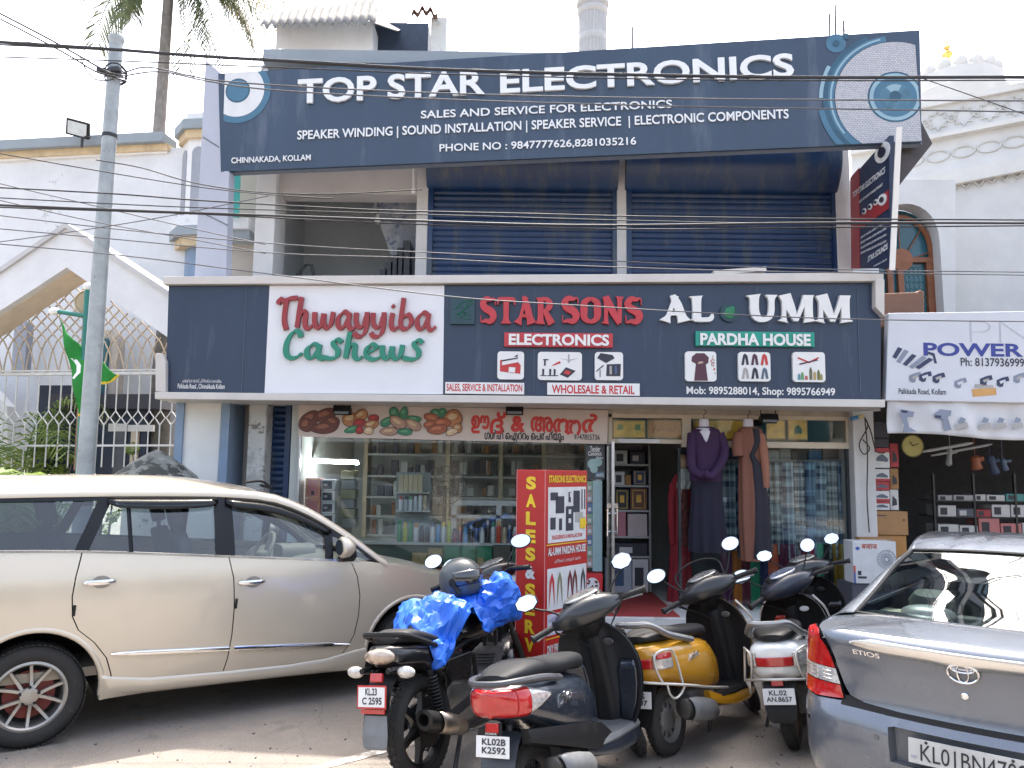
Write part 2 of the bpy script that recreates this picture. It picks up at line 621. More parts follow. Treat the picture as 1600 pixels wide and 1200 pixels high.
n4 = N.new('ShaderNodeTexNoise'); n4.inputs['Scale'].default_value = 2.3; n4.inputs['Detail'].default_value = 5
L.new(tc.outputs['Object'], n4.inputs['Vector'])
r4 = N.new('ShaderNodeValToRGB'); r4.color_ramp.elements[0].position = 0.64; r4.color_ramp.elements[1].position = 0.74
r4.color_ramp.elements[1].color = (0.6, 0.6, 0.6, 1)
L.new(n4.outputs[0], r4.inputs[0])
m4 = N.new('ShaderNodeMixRGB'); m4.inputs[2].default_value = (0.075, 0.066, 0.058, 1)
L.new(r4.outputs[0], m4.inputs[0]); L.new(mu.outputs[0], m4.inputs[1])
n5 = N.new('ShaderNodeTexVoronoi'); n5.feature = 'DISTANCE_TO_EDGE'; n5.inputs['Scale'].default_value = 0.9
n6 = N.new('ShaderNodeTexNoise'); n6.inputs['Scale'].default_value = 3.0; n6.inputs['Detail'].default_value = 8
L.new(tc.outputs['Object'], n6.inputs['Vector'])
v6 = N.new('ShaderNodeVectorMath'); v6.operation = 'MULTIPLY_ADD'; v6.inputs[1].default_value = (0.5, 0.5, 0)
L.new(n6.outputs['Color'], v6.inputs[0]); L.new(tc.outputs['Object'], v6.inputs[2]); L.new(v6.outputs[0], n5.inputs['Vector'])
r5 = N.new('ShaderNodeValToRGB'); r5.color_ramp.elements[0].position = 0.0; r5.color_ramp.elements[0].color = (0.22, 0.22, 0.22, 1)
r5.color_ramp.elements[1].position = 0.008; r5.color_ramp.elements[1].color = (0, 0, 0, 1)
L.new(n5.outputs[0], r5.inputs[0])
m5 = N.new('ShaderNodeMixRGB'); m5.inputs[2].default_value = (0.06, 0.05, 0.042, 1)
L.new(r5.outputs[0], m5.inputs[0]); L.new(m4.outputs[0], m5.inputs[1])
n7 = N.new('ShaderNodeTexVoronoi'); n7.inputs['Scale'].default_value = 34; n7.inputs['Randomness'].default_value = 1.0
L.new(tc.outputs['Object'], n7.inputs['Vector'])
r7 = N.new('ShaderNodeValToRGB'); r7.color_ramp.elements[0].position = 0.10; r7.color_ramp.elements[0].color = (0.8, 0.8, 0.8, 1)
r7.color_ramp.elements[1].position = 0.17; r7.color_ramp.elements[1].color = (0, 0, 0, 1)
L.new(n7.outputs[0], r7.inputs[0])
m7 = N.new('ShaderNodeMixRGB'); L.new(r7.outputs[0], m7.inputs[0]); L.new(m5.outputs[0], m7.inputs[1])
h7 = N.new('ShaderNodeHueSaturation'); h7.inputs['Saturation'].default_value = 0.15; h7.inputs['Value'].default_value = 0.28
L.new(n7.outputs['Color'], h7.inputs['Color']); L.new(h7.outputs[0], m7.inputs[2])
L.new(m7.outputs[0], b_.inputs['Base Color'])
b_.inputs['Roughness'].default_value = 0.9
b_.inputs['Specular IOR Level'].default_value = 0.25
bp = N.new('ShaderNodeBump'); bp.inputs['Strength'].default_value = 0.5; bp.inputs['Distance'].default_value = 0.006
L.new(n3.outputs[0], bp.inputs['Height']); L.new(bp.outputs[0], b_.inputs['Normal'])
g = MB()
g.add([(-600, -300, 0), (600, -300, 0), (600, 900, 0), (-600, 900, 0)], [(0, 1, 2, 3)])
structure(g.build('road', m_, smooth=0))
LINE = mat('worn_line_paint', (0.62, 0.60, 0.55), 0.85, var=0.2, scale=8, dirt=(0.26, 0.22, 0.18), dirt_amt=0.75, dirt_scale=9)
a, b2 = P(455, 1215, 1), P(770, 1128, 1)
def ground(px, py, z=0.0):
 d = P(px, py, 1.0) - CAMP
 return CAMP + d * ((z - CAMH) / d.z)
g = MB()
a, b2 = ground(440, 1215), ground(775, 1127)
t = (b2 - a).normalized()
nn = Vector((-t.y, t.x, 0)) * 0.045
g.add([a - nn + Vector((0, 0, .004)), b2 - nn + Vector((0, 0, .004)), b2 + nn + Vector((0, 0, .004)), a + nn + Vector((0, 0, .004))], [(0, 1, 2, 3)])
structure(g.build('road_marking', LINE, smooth=0))
# --- the shop building
YG = 9.25
YU = 9.35
FZ = 0.28
XL, XR = P(262, 700, YG).x, P(1368, 700, YG).x
bld = thing('shop_building', 'two storey plaster shop building with closed navy shutters above the shops', 'building', (0, YG, 0))
TILE = mat('white_tile', (0.62, 0.62, 0.60), 0.3, var=0.06, scale=4, dirt=(0.25, 0.23, 0.2), dirt_amt=0.35)
s = MB()
zbox(s, 455, 1368, 0.12, FZ, 8.62, 13.2)
wbuild(s, 'tiled_step', TILE, bld, smooth=0, bevel=0.008)
s = MB()
zbox(s, 455, 1368, 0.0, 0.118, 8.66, 13.2)
for k in range(60):
 pass
wbuild(s, 'plinth', mat('grey_plinth', (0.22, 0.22, 0.22), 0.85, var=0.25, scale=9), bld, smooth=0)
s = MB()
zbox(s, 284, 343, 0, 2.56, 9.0, 9.6)
wbuild(s, 'pier', W_NEW, bld, smooth=0, bevel=0.01)
for a0, a1 in ((272, 284), (343, 356)):
 s = MB()
 zbox(s, a0, a1, 0, 2.56, 8.97, 9.62)
 wbuild(s, 'pier_edge', W_BLUE, bld, smooth=0)
s = MB()
zbox(s, 356, 388, 0, 2.56, 9.5, 9.7)
wbuild(s, 'recess_wall', wallmat('beige_plaster', (0.5, 0.45, 0.40), (0.2, 0.18, 0.16), 0.2), bld, smooth=0)
s = MB()
zbox(s, 386, 414, 0, 2.56, 9.1, 9.7)
wbuild(s, 'pier', W_PEEL, bld, smooth=0, bevel=0.015)
s = MB()
zbox(s, 1334, 1367, 0, 2.56, 9.08, 9.6)
wbuild(s, 'pier', wallmat('stained_white_plaster', (0.62, 0.61, 0.59), (0.25, 0.22, 0.2), 0.45), bld, smooth=0, bevel=0.012)
def shutter(name, px0, px1, z0, z1, Y, m, hood=None, pitch=0.075):
 """Roller shutter: rows of curved slats, guide rails and (upper floor) a round hood."""
 x0, x1 = P(px0, 350, Y).x, P(px1, 350, Y).x
 n = int((z1 - z0) / pitch)
 prof = []
 rj = random.Random(int(px0))
 for i in range(n):
  jz, jd = rj.uniform(-.006, .006), rj.uniform(.8, 1.15)
  for k in range(6):
   a = k / 6
   prof.append((math.sin(a * PI) ** 0.7 * 0.020 * jd, z0 + (i + a) * pitch + jz * math.sin(a * PI)))
 prof.append((0, z0 + n * pitch))
 q = MB()
 q.loft([[Vector((x, Y + 0.03 - d, z)) for d, z in prof] for x in (x0, x1)], closed=False)
 o = wbuild(q, name, m, bld, smooth=50)
 for xa_, xb_ in ((x0 - 0.012, x0 + 0.05), (x1 - 0.05, x1 + 0.012)):
  q = MB()
  q.bb((xa_, Y - 0.03, z0), (xb_, Y + 0.06, z1))
  q.xf(bld.matrix_basis.inverted()).build('guide_rail', m, o, smooth=0)
 q = MB()
 q.bb((x0, Y - 0.02, z0), (x1, Y + 0.03, z0 + 0.09))
 q.xf(bld.matrix_basis.inverted()).build('bottom_bar', m, o, smooth=0, bevel=0.01)
 if hood:
  q = MB()
  pr = [(0.05, z1 - 0.06), (-0.06, z1 - 0.04), (-0.20, z1 + 0.16), (-0.24, z1 + 0.34), (-0.20, z1 + 0.50), (0.05, z1 + 0.52)]
  pr2 = [(p[0], p[1], 0) for p in pr]
  c = catmull(pr2, 5)
  q.loft([[Vector((x, Y + p.x, p.y)) for p in c] for x in (x0 - 0.03, x1 + 0.01)], closed=True)
  q.xf(bld.matrix_basis.inverted()).build('hood', m, o, smooth=50)
 return o
UZ0 = P(800, 432, YU).z - 0.25
sz1 = P(800, 290, YU).z
shutter('rolling_shutter', 670, 963, UZ0, sz1, YU, NAVY_SH, True)
shutter('rolling_shutter', 980, 1306, UZ0, sz1, YU, NAVY_SH, True)
shutter('rolling_shutter', 422, 467, 0.0, 2.56, 9.33, NAVY_SH, None)
ZT = P(800, 120, YU).z
for a0, a1 in ((650, 668), (964, 979), (1307, 1331)):
 s = MB()
 zbox(s, a0, a1, UZ0, ZT - 0.0, YU - 0.04, YU + 0.35, 350)
 wbuild(s, 'column', W_SHOP, bld, smooth=0, bevel=0.012)
s = MB()
zbox(s, 398, 429, UZ0, ZT, YU - 0.10, YU + 0.35, 350)
wbuild(s, 'corner_column', wallmat('flaking_white', (0.66, 0.66, 0.65), (0.25, 0.22, 0.19), 0.42), bld, smooth=0, bevel=0.012)
s = MB()
zo = P(540, 303, YU).z
zbox(s, 429, 650, zo, ZT, YU, YU + 0.3, 350)
wbuild(s, 'lintel', wallmat('shop_plaster_warm', (0.50, 0.47, 0.45), (0.16, 0.14, 0.12), 0.33), bld, smooth=0)
s = MB()
zbox(s, 668, 1307, sz1 + 0.42, ZT, YU + 0.04, YU + 0.3, 350)
wbuild(s, 'lintel', W_SHOP, bld, smooth=0)
s = MB()
zbox(s, 398, 1331, ZT, ZT + 0.16, YU - 0.3, 16, 350)
wbuild(s, 'roof_slab', CEMENT, bld, smooth=0)
s = MB()
zbox(s, 268, 1372, 2.565, UZ0, 9.12, 16, 550)
wbuild(s, 'floor_slab', W_SHOP, bld, smooth=0)
s = MB()
zbox(s, 425, 672, UZ0, ZT, 11.1, 11.3, 350)
xa = P(650, 350, YU).x
s.bb((xa + 0.05, YU + 0.3, UZ0), (xa + 0.2, 12.6, ZT))
wbuild(s, 'landing_wall', W_GREY, bld, smooth=0)
s = MB()
x0 = P(400, 350, YU).x
s.bb((x0, YU + 0.35, UZ0), (x0 + 0.12, 12.6, ZT))
wbuild(s, 'side_wall', W_GREY, bld, smooth=0)
s = MB()
p1, p2, p3 = P(578, 306, 9.9), P(648, 306, 9.9), P(622, 432, 9.9)
q = [P(578, 306, 10.0), P(662, 306, 10.0), P(668, 440, 10.0), P(625, 440, 10.0)]
s.prism([(p.x, p.z) for p in q], lambda p, t: Vector((p[0], t, p[1])), 10.0, 10.9)
wbuild(s, 'stair_wall', wallmat('flaking_blue', (0.42, 0.44, 0.47), (0.13, 0.17, 0.26), 0.85), bld, smooth=0)
s = MB()
for k in range(6):
 a0 = P(585 + 9 * k, 432 - 11 * k, 9.75)
 s.bb((a0.x, 9.72, a0.z - 0.5), (a0.x + 0.09, 9.98, a0.z))
wbuild(s, 'stair', DARKMETAL, bld, smooth=0)
s = MB()
q = [P(463, 432, 9.6), P(478, 414, 9.6), P(487, 414, 9.6), P(490, 432, 9.6)]
s.tube([Vector(p) for p in q], 0.02)
wbuild(s, 'stair_rail', DARKMETAL, bld)
s = MB()
c0 = P(646, 262, 9.2)
c1 = P(646, 298, 9.2)
s.tube([c0, c1], 0.012, 6)
lampcord = thing('hanging_bulb', 'small bulb on a white cord under the lintel of the open landing', 'bulb', c1)
wbuild(s, 'cord', WHITE, lampcord)
s = MB()
s.lathe([(0.0, 0.03), (0.022, 0.025), (0.03, 0), (0.02, -0.03), (0.0, -0.04)], 12)
s.build('bulb', WHITE, lampcord)
bulb2 = P(590, 345, 9.9)
b2t = thing('ceiling_bulb', 'white bulb hanging free in the dark stair landing', 'bulb', bulb2)
s = MB()
s.lathe([(0.0, 0.09), (0.018, 0.085), (0.02, 0.06), (0.045, 0.02), (0.045, -0.01), (0.025, -0.04), (0.0, -0.045)], 14)
s.build('bulb', WHITE, b2t)
s = MB()
s.tube([(0, 0, 0.09), (0.0, 0.0, ZT - bulb2.z)], 0.006, 6)
s.build('cord', INK, b2t)
INW = wallmat('interior_wall', (0.62, 0.65, 0.62), (0.3, 0.3, 0.3), 0.15)
s = MB()
zbox(s, 420, 1368, FZ, 2.56, 12.6, 12.75)
x0 = P(468, 700, YG).x
s.bb((x0 - 0.12, YG + 0.06, FZ), (x0 - 0.02, 12.6, 2.56))
x1 = P(1334, 700, YG).x
s.bb((x1 + 0.02, YG + 0.36, FZ), (x1 + 0.12, 12.6, 2.56))
xm = P(948, 700, YG).x
s.bb((xm - 0.04, YG + 0.9, FZ), (xm + 0.04, 12.6, 2.56))
wbuild(s, 'interior_wall', INW, bld, smooth=0)
CREAM = mat('cream_aluminium', (0.60, 0.52, 0.40), 0.45, var=0.08, scale=5)
s = MB()
pbox(s, 466, 633, 1336, 646, YG - 0.06, YG + 0.1)
wbuild(s, 'soffit_beam', mat('beige_beam', (0.42, 0.36, 0.29), 0.8, var=0.2, scale=6), bld, smooth=0)
s = MB()
for r_ in ((950, 646, 957, 700), (1066, 650, 1080, 690), (1322, 650, 1334, 700), (950, 646, 1334, 655), (957, 686, 1066, 693), (1066, 690, 1334, 700)):
 pbox(s, *r_, YG - 0.05 + 0.002 * (r_[0] % 7), YG + 0.05)
wbuild(s, 'transom_frame', CREAM, bld, smooth=0, bevel=0.006)
GLS = glass('shop_glass', (0.95, 0.98, 0.97), 0.035, 0.85)
for px0, px1 in ((466, 570), (571.5, 722), (723.5, 915)):
 s = MB()
 a, b2 = pcorn(px0, 640, px1, 893, YG)
 s.bb((a.x, YG, a.z), (b2.x, YG + 0.008, b2.z))
 wbuild(s, 'window_pane', GLS, bld, smooth=0)
s = MB()
a, b2 = pcorn(1064, 695, 1328, 957, YG)
s.bb((a.x, YG, a.z), (b2.x, YG + 0.008, b2.z))
wbuild(s, 'window_pane', GLS, bld, smooth=0)
GLT = glass('transom_glass', (0.93, 0.96, 0.95), 0.02, 0.35)
for r_ in ((958, 655, 1066, 686), (1080, 655, 1322, 690)):
 s = MB()
 pbox(s, *r_, YG - 0.02, YG - 0.012)
 wbuild(s, 'transom_pane', GLT, bld, smooth=0)
for px in (1327, 1061):
 s = MB()
 pbox(s, px, 700, px + 3.5, 958, YG - 0.03, YG + 0.04)
 wbuild(s, 'window_frame', mat('dark_aluminium', (0.09, 0.1, 0.11), 0.35, 0.7), bld, smooth=0)
s = MB()
pbox(s, 464, 640, 467, 893, YG - 0.02, YG + 0.03)
wbuild(s, 'window_frame', STEEL, bld, smooth=0)
s = MB()
a, b2 = P(466, 893, YG), P(940, 893, YG)
s.bb((a.x, YG - 0.05, FZ), (b2.x, YG + 0.12, a.z))
wbuild(s, 'window_base', TILE, bld, smooth=0)
s = MB()
s.bb((a.x, YG - 0.07, a.z), (b2.x, YG + 0.13, a.z + 0.035))
wbuild(s, 'window_ledge', mat('red_ledge', (0.42, 0.03, 0.03), 0.5), bld, smooth=0)
s = MB()
a, b2 = P(948, 940, 8.68), P(1062, 940, 8.68)
s.bb((a.x, 8.68, FZ + 0.001), (b2.x, 11.5, FZ + 0.012))
tag(s.build('carpet', mat('red_carpet', (0.30, 0.035, 0.03), 0.95, var=0.25, scale=60), smooth=0), 'dull red carpet laid on the tiled step of the doorway', 'carpet')
# --- rooftop shed, tank, rods
shed = thing('rooftop_shed', 'white rooftop room under a corrugated cement sheet roof', 'shed', (P(500, 90, 12.5).x, 12.5, P(500, 110, 12.5).z - 0.6))
s = MB()
pbox(s, 430, 32, 581, 150, 12.5, 15)
wbuild(s, 'wall', wallmat('shed_white', (0.70, 0.71, 0.73), (0.3, 0.3, 0.3), 0.12), shed, smooth=0)
s = MB()
pbox(s, 581, 36, 668, 150, 13.0, 15)
wbuild(s, 'dark_wall', mat('dark_sheet', (0.03, 0.045, 0.075), 0.6, var=0.3), shed, smooth=0)
ROOFM = mat('asbestos_sheet', (0.22, 0.215, 0.21), 0.9, var=0.25, scale=5, bump=0.2, bscale=30, dirt=(0.09, 0.085, 0.08), dirt_amt=0.5, stretch=(1, 1, 1))
A0, A1, A2, A3 = P(408, 42, 12.0), P(586, 36, 12.0), P(598, -6, 13.4), P(425, 12, 13.4)
s = MB()
def corr(u, v):
 p = A0.lerp(A1, u).lerp(A3.lerp(A2, u), v)
 return p + Vector((0, 0, 0.045 * math.sin(u * 2 * PI * 14)))
s.grid(corr, 140, 4)
wbuild(s, 'roof', ROOFM, shed, smooth=180, thick=0.02)
s = MB()
B0, B1, B2, B3 = P(586, 36, 12.0), P(598, -6, 13.4), P(640, 40, 14.5), P(622, 48, 12.6)
s.add([B0, B1, B2, B3], [(0, 1, 2, 3)])
wbuild(s, 'roof_end', ROOFM, shed, smooth=0, thick=0.02)
stub = thing('roof_pillar', 'mouldy concrete roof pillar with a crumpled rusty sheet on top', 'pillar', (P(685, 90, 12.2).x, 12.2, P(685, 110, 12.2).z - 0.5))
s = MB()
pbox(s, 672, 26, 697, 140, 12.2, 12.6)
wbuild(s, 'shaft', W_PEEL, stub, smooth=0, bevel=0.02)
s = MB()
q = [P(697, 26, 12.62), P(700, 28, 13.3), P(724, 100, 13.3), P(697, 140, 12.62)]
s.add([p for p in q] + [p + Vector((0, 0.08, 0)) for p in q], [(0, 1, 2, 3), (7, 6, 5, 4), (0, 4, 5, 1), (1, 5, 6, 2)])
wbuild(s, 'brace_wall', W_OLD, stub, smooth=0)
s = MB()
def rust(u, v):
 p = P(643 + 40 * u, 22 - 8 * math.sin(u * PI) + 6 * v, 11.9 + 0.5 * v)
 return p + Vector((0, 0, 0.05 * math.sin(u * 19) + 0.03 * math.sin(v * 9)))
s.grid(rust, 24, 6)
wbuild(s, 'rusty_sheet', mat('rusty_iron', (0.10, 0.045, 0.028), 0.9, var=0.5, scale=12), stub, smooth=60, thick=0.01)
tank = thing('water_tank', 'grey round water tank top rising behind the big sign', 'tank', P(438, 118, 10.8))
s = MB()
r_ = 27 / FPX * 10.8
s.lathe([(r_ * 1.1, -0.8), (r_ * 1.1, 0.06), (r_ * 1.02, 0.1), (r_ * 0.95, 0.18), (r_ * 0.7, 0.30), (r_ * 0.35, 0.36), (0.0, 0.37)], 32)
s.build('tank_shell', mat('grey_tank', (0.36, 0.37, 0.40), 0.55, var=0.1), tank)
s = MB()
s.lathe([(r_ * 1.14, 0.0), (r_ * 1.14, 0.05), (r_ * 1.08, 0.07), (r_ * 1.08, -0.02), (r_ * 1.14, 0.0)], 32)
s.build('rim', mat('grey_tank_rim', (0.25, 0.26, 0.28), 0.6), tank)
for i, (x, y0, lab) in enumerate(((1296, 22, 'short thin steel rod'), (1305, 8, 'tallest thin steel rod'), (1318, 32, 'shortest steel rod with a wire loop'), (988, 42, 'lone thin steel rod'))):
 s = MB()
 a, b2 = P(x, 110, 9.9), P(x, y0, 9.9)
 s.tube([a - Vector((0, 0, 0.6)), b2], 0.012, 6)
 if i == 2:
  c = P(x - 3, 50, 9.9)
  s.tube([c + Vector((0.05 * math.cos(k * PI / 6), 0, 0.05 * math.sin(k * PI / 6))) for k in range(12)], 0.005, 5, closed=True)
 tag(s.build('steel_rod', DARKMETAL), lab + ' standing behind the top edge of the big sign', 'rod', 'rods behind the big sign' if i < 3 else None)
# --- left: white annexe with cornice and bay
lb = Board('mosque_annexe', 'weathered white annexe with ochre cornice and an octagonal corner bay', 'building', P(0, 735, 14.6), P(270, 735, 14.2))
def brect(bd, r_, y0, y1, m, name, bevel=0.0):
 return bd.rect(*r_, y0, y1, m, name, bevel)
lb.rect(-260, 243, 300, 735, 0.02, 0.3, W_OLD, 'wall')
lb.rect(-260, 240, 264, 250, -0.08, 0.3, OCHRE, 'ochre_band')
lb.rect(-260, 226, 262, 240, -0.2, 0.3, CEMENT, 'cornice')
lb.rect(-260, 250, 262, 253, -0.04, 0.3, W_NEW, 'moulding')
def octa(bd, cx, r_, z0, z1, m, name, cy=0.25, parent=None):
 q = MB()
 pts = [(cx + r_ * math.cos(R(22.5 + 45 * k)), cy + r_ * math.sin(R(22.5 + 45 * k))) for k in range(8)]
 q.prism(pts, lambda p, t: Vector((p[0], p[1], t)), z0, z1)
 return q.build(name, m, parent or bd.e, smooth=0)
cx, _ = lb.uv(318, 300)
Z = lambda py: lb.uv(300, py)[1]
octa(lb, cx, 0.52, Z(378), Z(222), W_NEW, 'bay_wall')
octa(lb, cx, 0.60, Z(226), Z(214), OCHRE, 'bay_band')
octa(lb, cx, 0.68, Z(214), Z(200), CEMENT, 'bay_cornice')
octa(lb, cx, 0.58, Z(200), Z(188), W_OLD, 'bay_parapet')
octa(lb, cx, 0.66, Z(362), Z(346), W_OLD, 'balcony_rail')
octa(lb, cx, 0.68, Z(376), Z(362), CEMENT, 'balcony_slab')
octa(lb, cx, 0.58, Z(390), Z(376), OCHRE, 'balcony_band')
octa(lb, cx, 0.42, Z(560), Z(390), W_BLUE, 'lower_bay')
def arch_pts(x0, x1, z0, z1, pointed=False, n=10):
 c, r_ = (x0 + x1) / 2, (x1 - x0) / 2
 h = r_ * (1.35 if pointed else 1.0)
 pts = [(x0, z0), (x1, z0)]
 for k in range(n + 1):
  a = PI * k / n
  zz = math.sin(a) ** (0.8 if pointed else 1.0)
  pts.append((c + r_ * math.cos(a), z1 - h + h * zz))
 return pts
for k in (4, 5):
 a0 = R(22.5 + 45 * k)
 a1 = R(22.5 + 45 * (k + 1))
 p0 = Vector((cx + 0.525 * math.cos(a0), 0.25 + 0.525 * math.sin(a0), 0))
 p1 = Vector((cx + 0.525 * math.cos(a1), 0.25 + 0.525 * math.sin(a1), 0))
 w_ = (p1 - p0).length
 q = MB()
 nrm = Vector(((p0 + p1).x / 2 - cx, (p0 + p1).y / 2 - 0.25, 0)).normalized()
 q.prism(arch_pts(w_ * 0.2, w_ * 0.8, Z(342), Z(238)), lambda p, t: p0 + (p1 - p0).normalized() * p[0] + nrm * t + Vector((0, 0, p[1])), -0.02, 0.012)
 q.build('arch_shade', mat('shade_grey_paint', (0.30, 0.32, 0.36), 0.8, var=0.1), lb.e, smooth=0)  # raised flat panel; the shade of an arched recess is its grey
flt = thing('flood_light', 'square black floodlight on a stub post above the annexe cornice', 'floodlight', P(128, 226, 14.0))
s = MB()
s.tube([(0, 0, -0.05), (0, 0, 0.14)], 0.025)
s.tube([(0, 0, 0.12), (0.08, 0, 0.16), (0.14, 0, 0.14)], 0.02)
s.build('post', DARKMETAL, flt)
rot = Matrix.Rotation(R(28), 4, 'X') @ Matrix.Rotation(R(14), 4, 'Y')
s = MB()
s.box((-0.08, -0.02, 0.30), (0.42, 0.07, 0.30), rot)
s.build('housing', BLACK, flt, smooth=0, bevel=0.01)
s = MB()
off = rot @ Vector((0, -0.042, 0))
s.box(Vector((-0.08, -0.02, 0.30)) + off, (0.34, 0.006, 0.23), rot)
s.build('lens', mat('flood_lens', (0.55, 0.6, 0.62), 0.25), flt, smooth=0)
# --- gabled gateway with grille
gt = Board('gateway_gable', 'white pointed gable over the gateway with a tan soffit', 'gateway', P(0, 735, 11.6), P(260, 735, 11.4))
q = [gt.uv(*p) for p in ((105, 355), (272, 466), (272, 534), (104, 418), (-160, 590), (-160, 535))]
s = MB()
s.prism(q, lambda p, t: Vector((p[0], t, p[1])), 0.0, 0.12)
s.build('fascia', wallmat('gable_white', (0.74, 0.74, 0.75), (0.3, 0.3, 0.3), 0.08), gt.e, smooth=0)
q = [gt.uv(*p) for p in ((105, 349), (276, 462), (276, 470), (105, 357), (-164, 541), (-164, 533))]
s = MB()
s.prism(q, lambda p, t: Vector((p[0], t, p[1])), -0.05, 0.7)
s.build('coping', wallmat('coping_white', (0.55, 0.54, 0.54), (0.25, 0.24, 0.24), 0.3), gt.e, smooth=0)
q = [gt.uv(*p) for p in ((104, 419), (104, 414), (-160, 585), (-160, 591))]
s = MB()
s.prism(q, lambda p, t: Vector((p[0], t, p[1])), 0.122, 0.62)
q = [gt.uv(*p) for p in ((104, 419), (104, 414), (272, 529), (272, 535))]
s.prism(q, lambda p, t: Vector((p[0], t, p[1])), 0.122, 0.62)
s.build('soffit', TAN, gt.e, smooth=0)
gr = Board('gate_grille', 'beige iron gate grille of crossed arches over bars with diamonds', 'gate', P(0, 735, 12.4), P(260, 735, 12.2))
GRM = mat('beige_iron', (0.50, 0.42, 0.32), 0.5, 0.2, var=0.2, scale=10)
GRW = mat('white_iron', (0.62, 0.62, 0.60), 0.5, 0.2, var=0.15, scale=10)
def gable_y(px):
 return 420 + (px - 104) * 0.69 if px > 104 else 420 + (104 - px) * 0.68
s = MB()
for i in range(-9, 17):
 x0 = 4 + 17.4 * i
 for sg in (-1, 1):
  pts = [(x0, 586), (x0 + sg * 1.5, 572), (x0 + sg * 6, 552), (x0 + sg * 14, 534)]
  x, y = pts[-1]
  while y > gable_y(x) + 3 and len(pts) < 40:
   x += sg * 6
   y -= 6.4
   pts.append((x, y))
  pts = [p for p in pts if p[1] > gable_y(p[0]) - 2 and -150 < p[0] < 268]
  if len(pts) > 2:
   s.tube([Vector((gr.uv(*p)[0], 0.012 * sg, gr.uv(*p)[1])) for p in pts], 0.013, 6)
s.build('arch_lattice', GRM, gr.e)
s = MB()
a, b2 = gr.uv(-160, 584), gr.uv(276, 584)
s.bb((a[0], -0.03, a[1] - 0.05), (b2[0], 0.03, a[1] - 0.005))
s.bb((a[0], -0.025, a[1] + 0.01), (b2[0], 0.025, a[1] + 0.035))
a2 = gr.uv(0, 698)
s.bb((a[0], -0.02, a2[1]), (b2[0], 0.02, a2[1] + 0.03))
s.build('rail', GRW, gr.e, smooth=0)
s = MB()
for i in range(-9, 17):
 x0 = 10 + 17.4 * i
 u, zt = gr.uv(x0, 586)
 _, za = gr.uv(x0, 642)
 _, zb = gr.uv(x0, 664)
 zm = (za + zb) / 2
 dw = 8.2 / FPX * 12.3
 s.tube([(u, 0, zt), (u, 0, za)], 0.012, 6)
 s.tube([(u, 0, za), (u + dw, 0, zm), (u, 0, zb)], 0.011, 6)
 s.tube([(u, 0, za), (u - dw, 0, zm), (u, 0, zb)], 0.011, 6)
 s.tube([(u, 0, zb), (u, 0, 0.05)], 0.012, 6)
s.build('bar', GRW, gr.e)
s = MB()
for px in (142,):
 u, z_ = gr.uv(px, 440)
 s.bb((u - 0.06, -0.06, 0), (u - 0.005, 0.06, z_))
s.build('post', mat('brown_post', (0.28, 0.16, 0.09), 0.6, var=0.2), gr.e, smooth=0)
bw = Board('mosque_court_wall', 'white courtyard wall with a pointed archway behind the gate grille', 'wall', P(0, 735, 14.5), P(300, 735, 14.0))
q = [bw.uv(*p) for p in ((-260, 600), (10, 585), (60, 640), (62, 760), (-260, 760))]
s = MB()
s.prism(q, lambda p, t: Vector((p[0], t, p[1])), -0.75, -0.55)
s.build('curved_wing', W_NEW, bw.e, smooth=0)
a = bw.uv(158, 740)
b2 = bw.uv(205, 520)
s = MB()
s.prism(arch_pts(a[0], b2[0], a[1], b2[1], True), lambda p, t: Vector((p[0], t, p[1])), -0.36, -0.15)
s.build('archway', mat('pale_arch', (0.55, 0.50, 0.44), 0.8, var=0.1), bw.e, smooth=0)
a = bw.uv(163, 740)
b2 = bw.uv(192, 532)
s = MB()
s.prism(arch_pts(a[0], b2[0], a[1], b2[1], True), lambda p, t: Vector((p[0], t, p[1])), -0.40, -0.16)
s.build('door', mat('teal_paint', (0.03, 0.13, 0.15), 0.5, var=0.15), bw.e, smooth=0)
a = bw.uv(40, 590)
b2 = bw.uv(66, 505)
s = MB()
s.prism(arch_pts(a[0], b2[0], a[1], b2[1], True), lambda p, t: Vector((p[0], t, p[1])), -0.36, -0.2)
s.build('arch_shade', mat('shade_grey_paint', (0.30, 0.32, 0.36), 0.8, var=0.1), bw.e, smooth=0)  # solid grey block, shade of the arch put into its colour
bth = Board('guard_booth', 'dark blue metal booth with a cream framed door behind the gate', 'booth', P(56, 735, 13.2), P(252, 735, 13.2))
BOO = mat('dark_blue_sheet', (0.012, 0.024, 0.055), 0.45, var=0.25, scale=4)
bth.rect(57, 602, 122, 740, 0, 0.5, BOO, 'side_panel')
bth.rect(150, 636, 225, 760, 0.05, 0.5, BOO, 'front_panel')
bth.rect(90, 618, 262, 640, -0.25, 0.5, mat('dark_roof_sheet', (0.035, 0.035, 0.05), 0.5), 'roof')
bth.rect(170, 662, 196, 674, -0.02, 0.05, W_NEW, 'name_panel')
d = bth.rect(176, 674, 194, 760, 0.01, 0.05, mat('grey_glass', (0.10, 0.11, 0.13), 0.15), 'door')
bth.rect(200, 664, 240, 674, -0.02, 0.05, W_NEW, 'window_head')
bth.rect(203, 674, 214, 760, -0.01, 0.05, CREAM, 'door_frame')
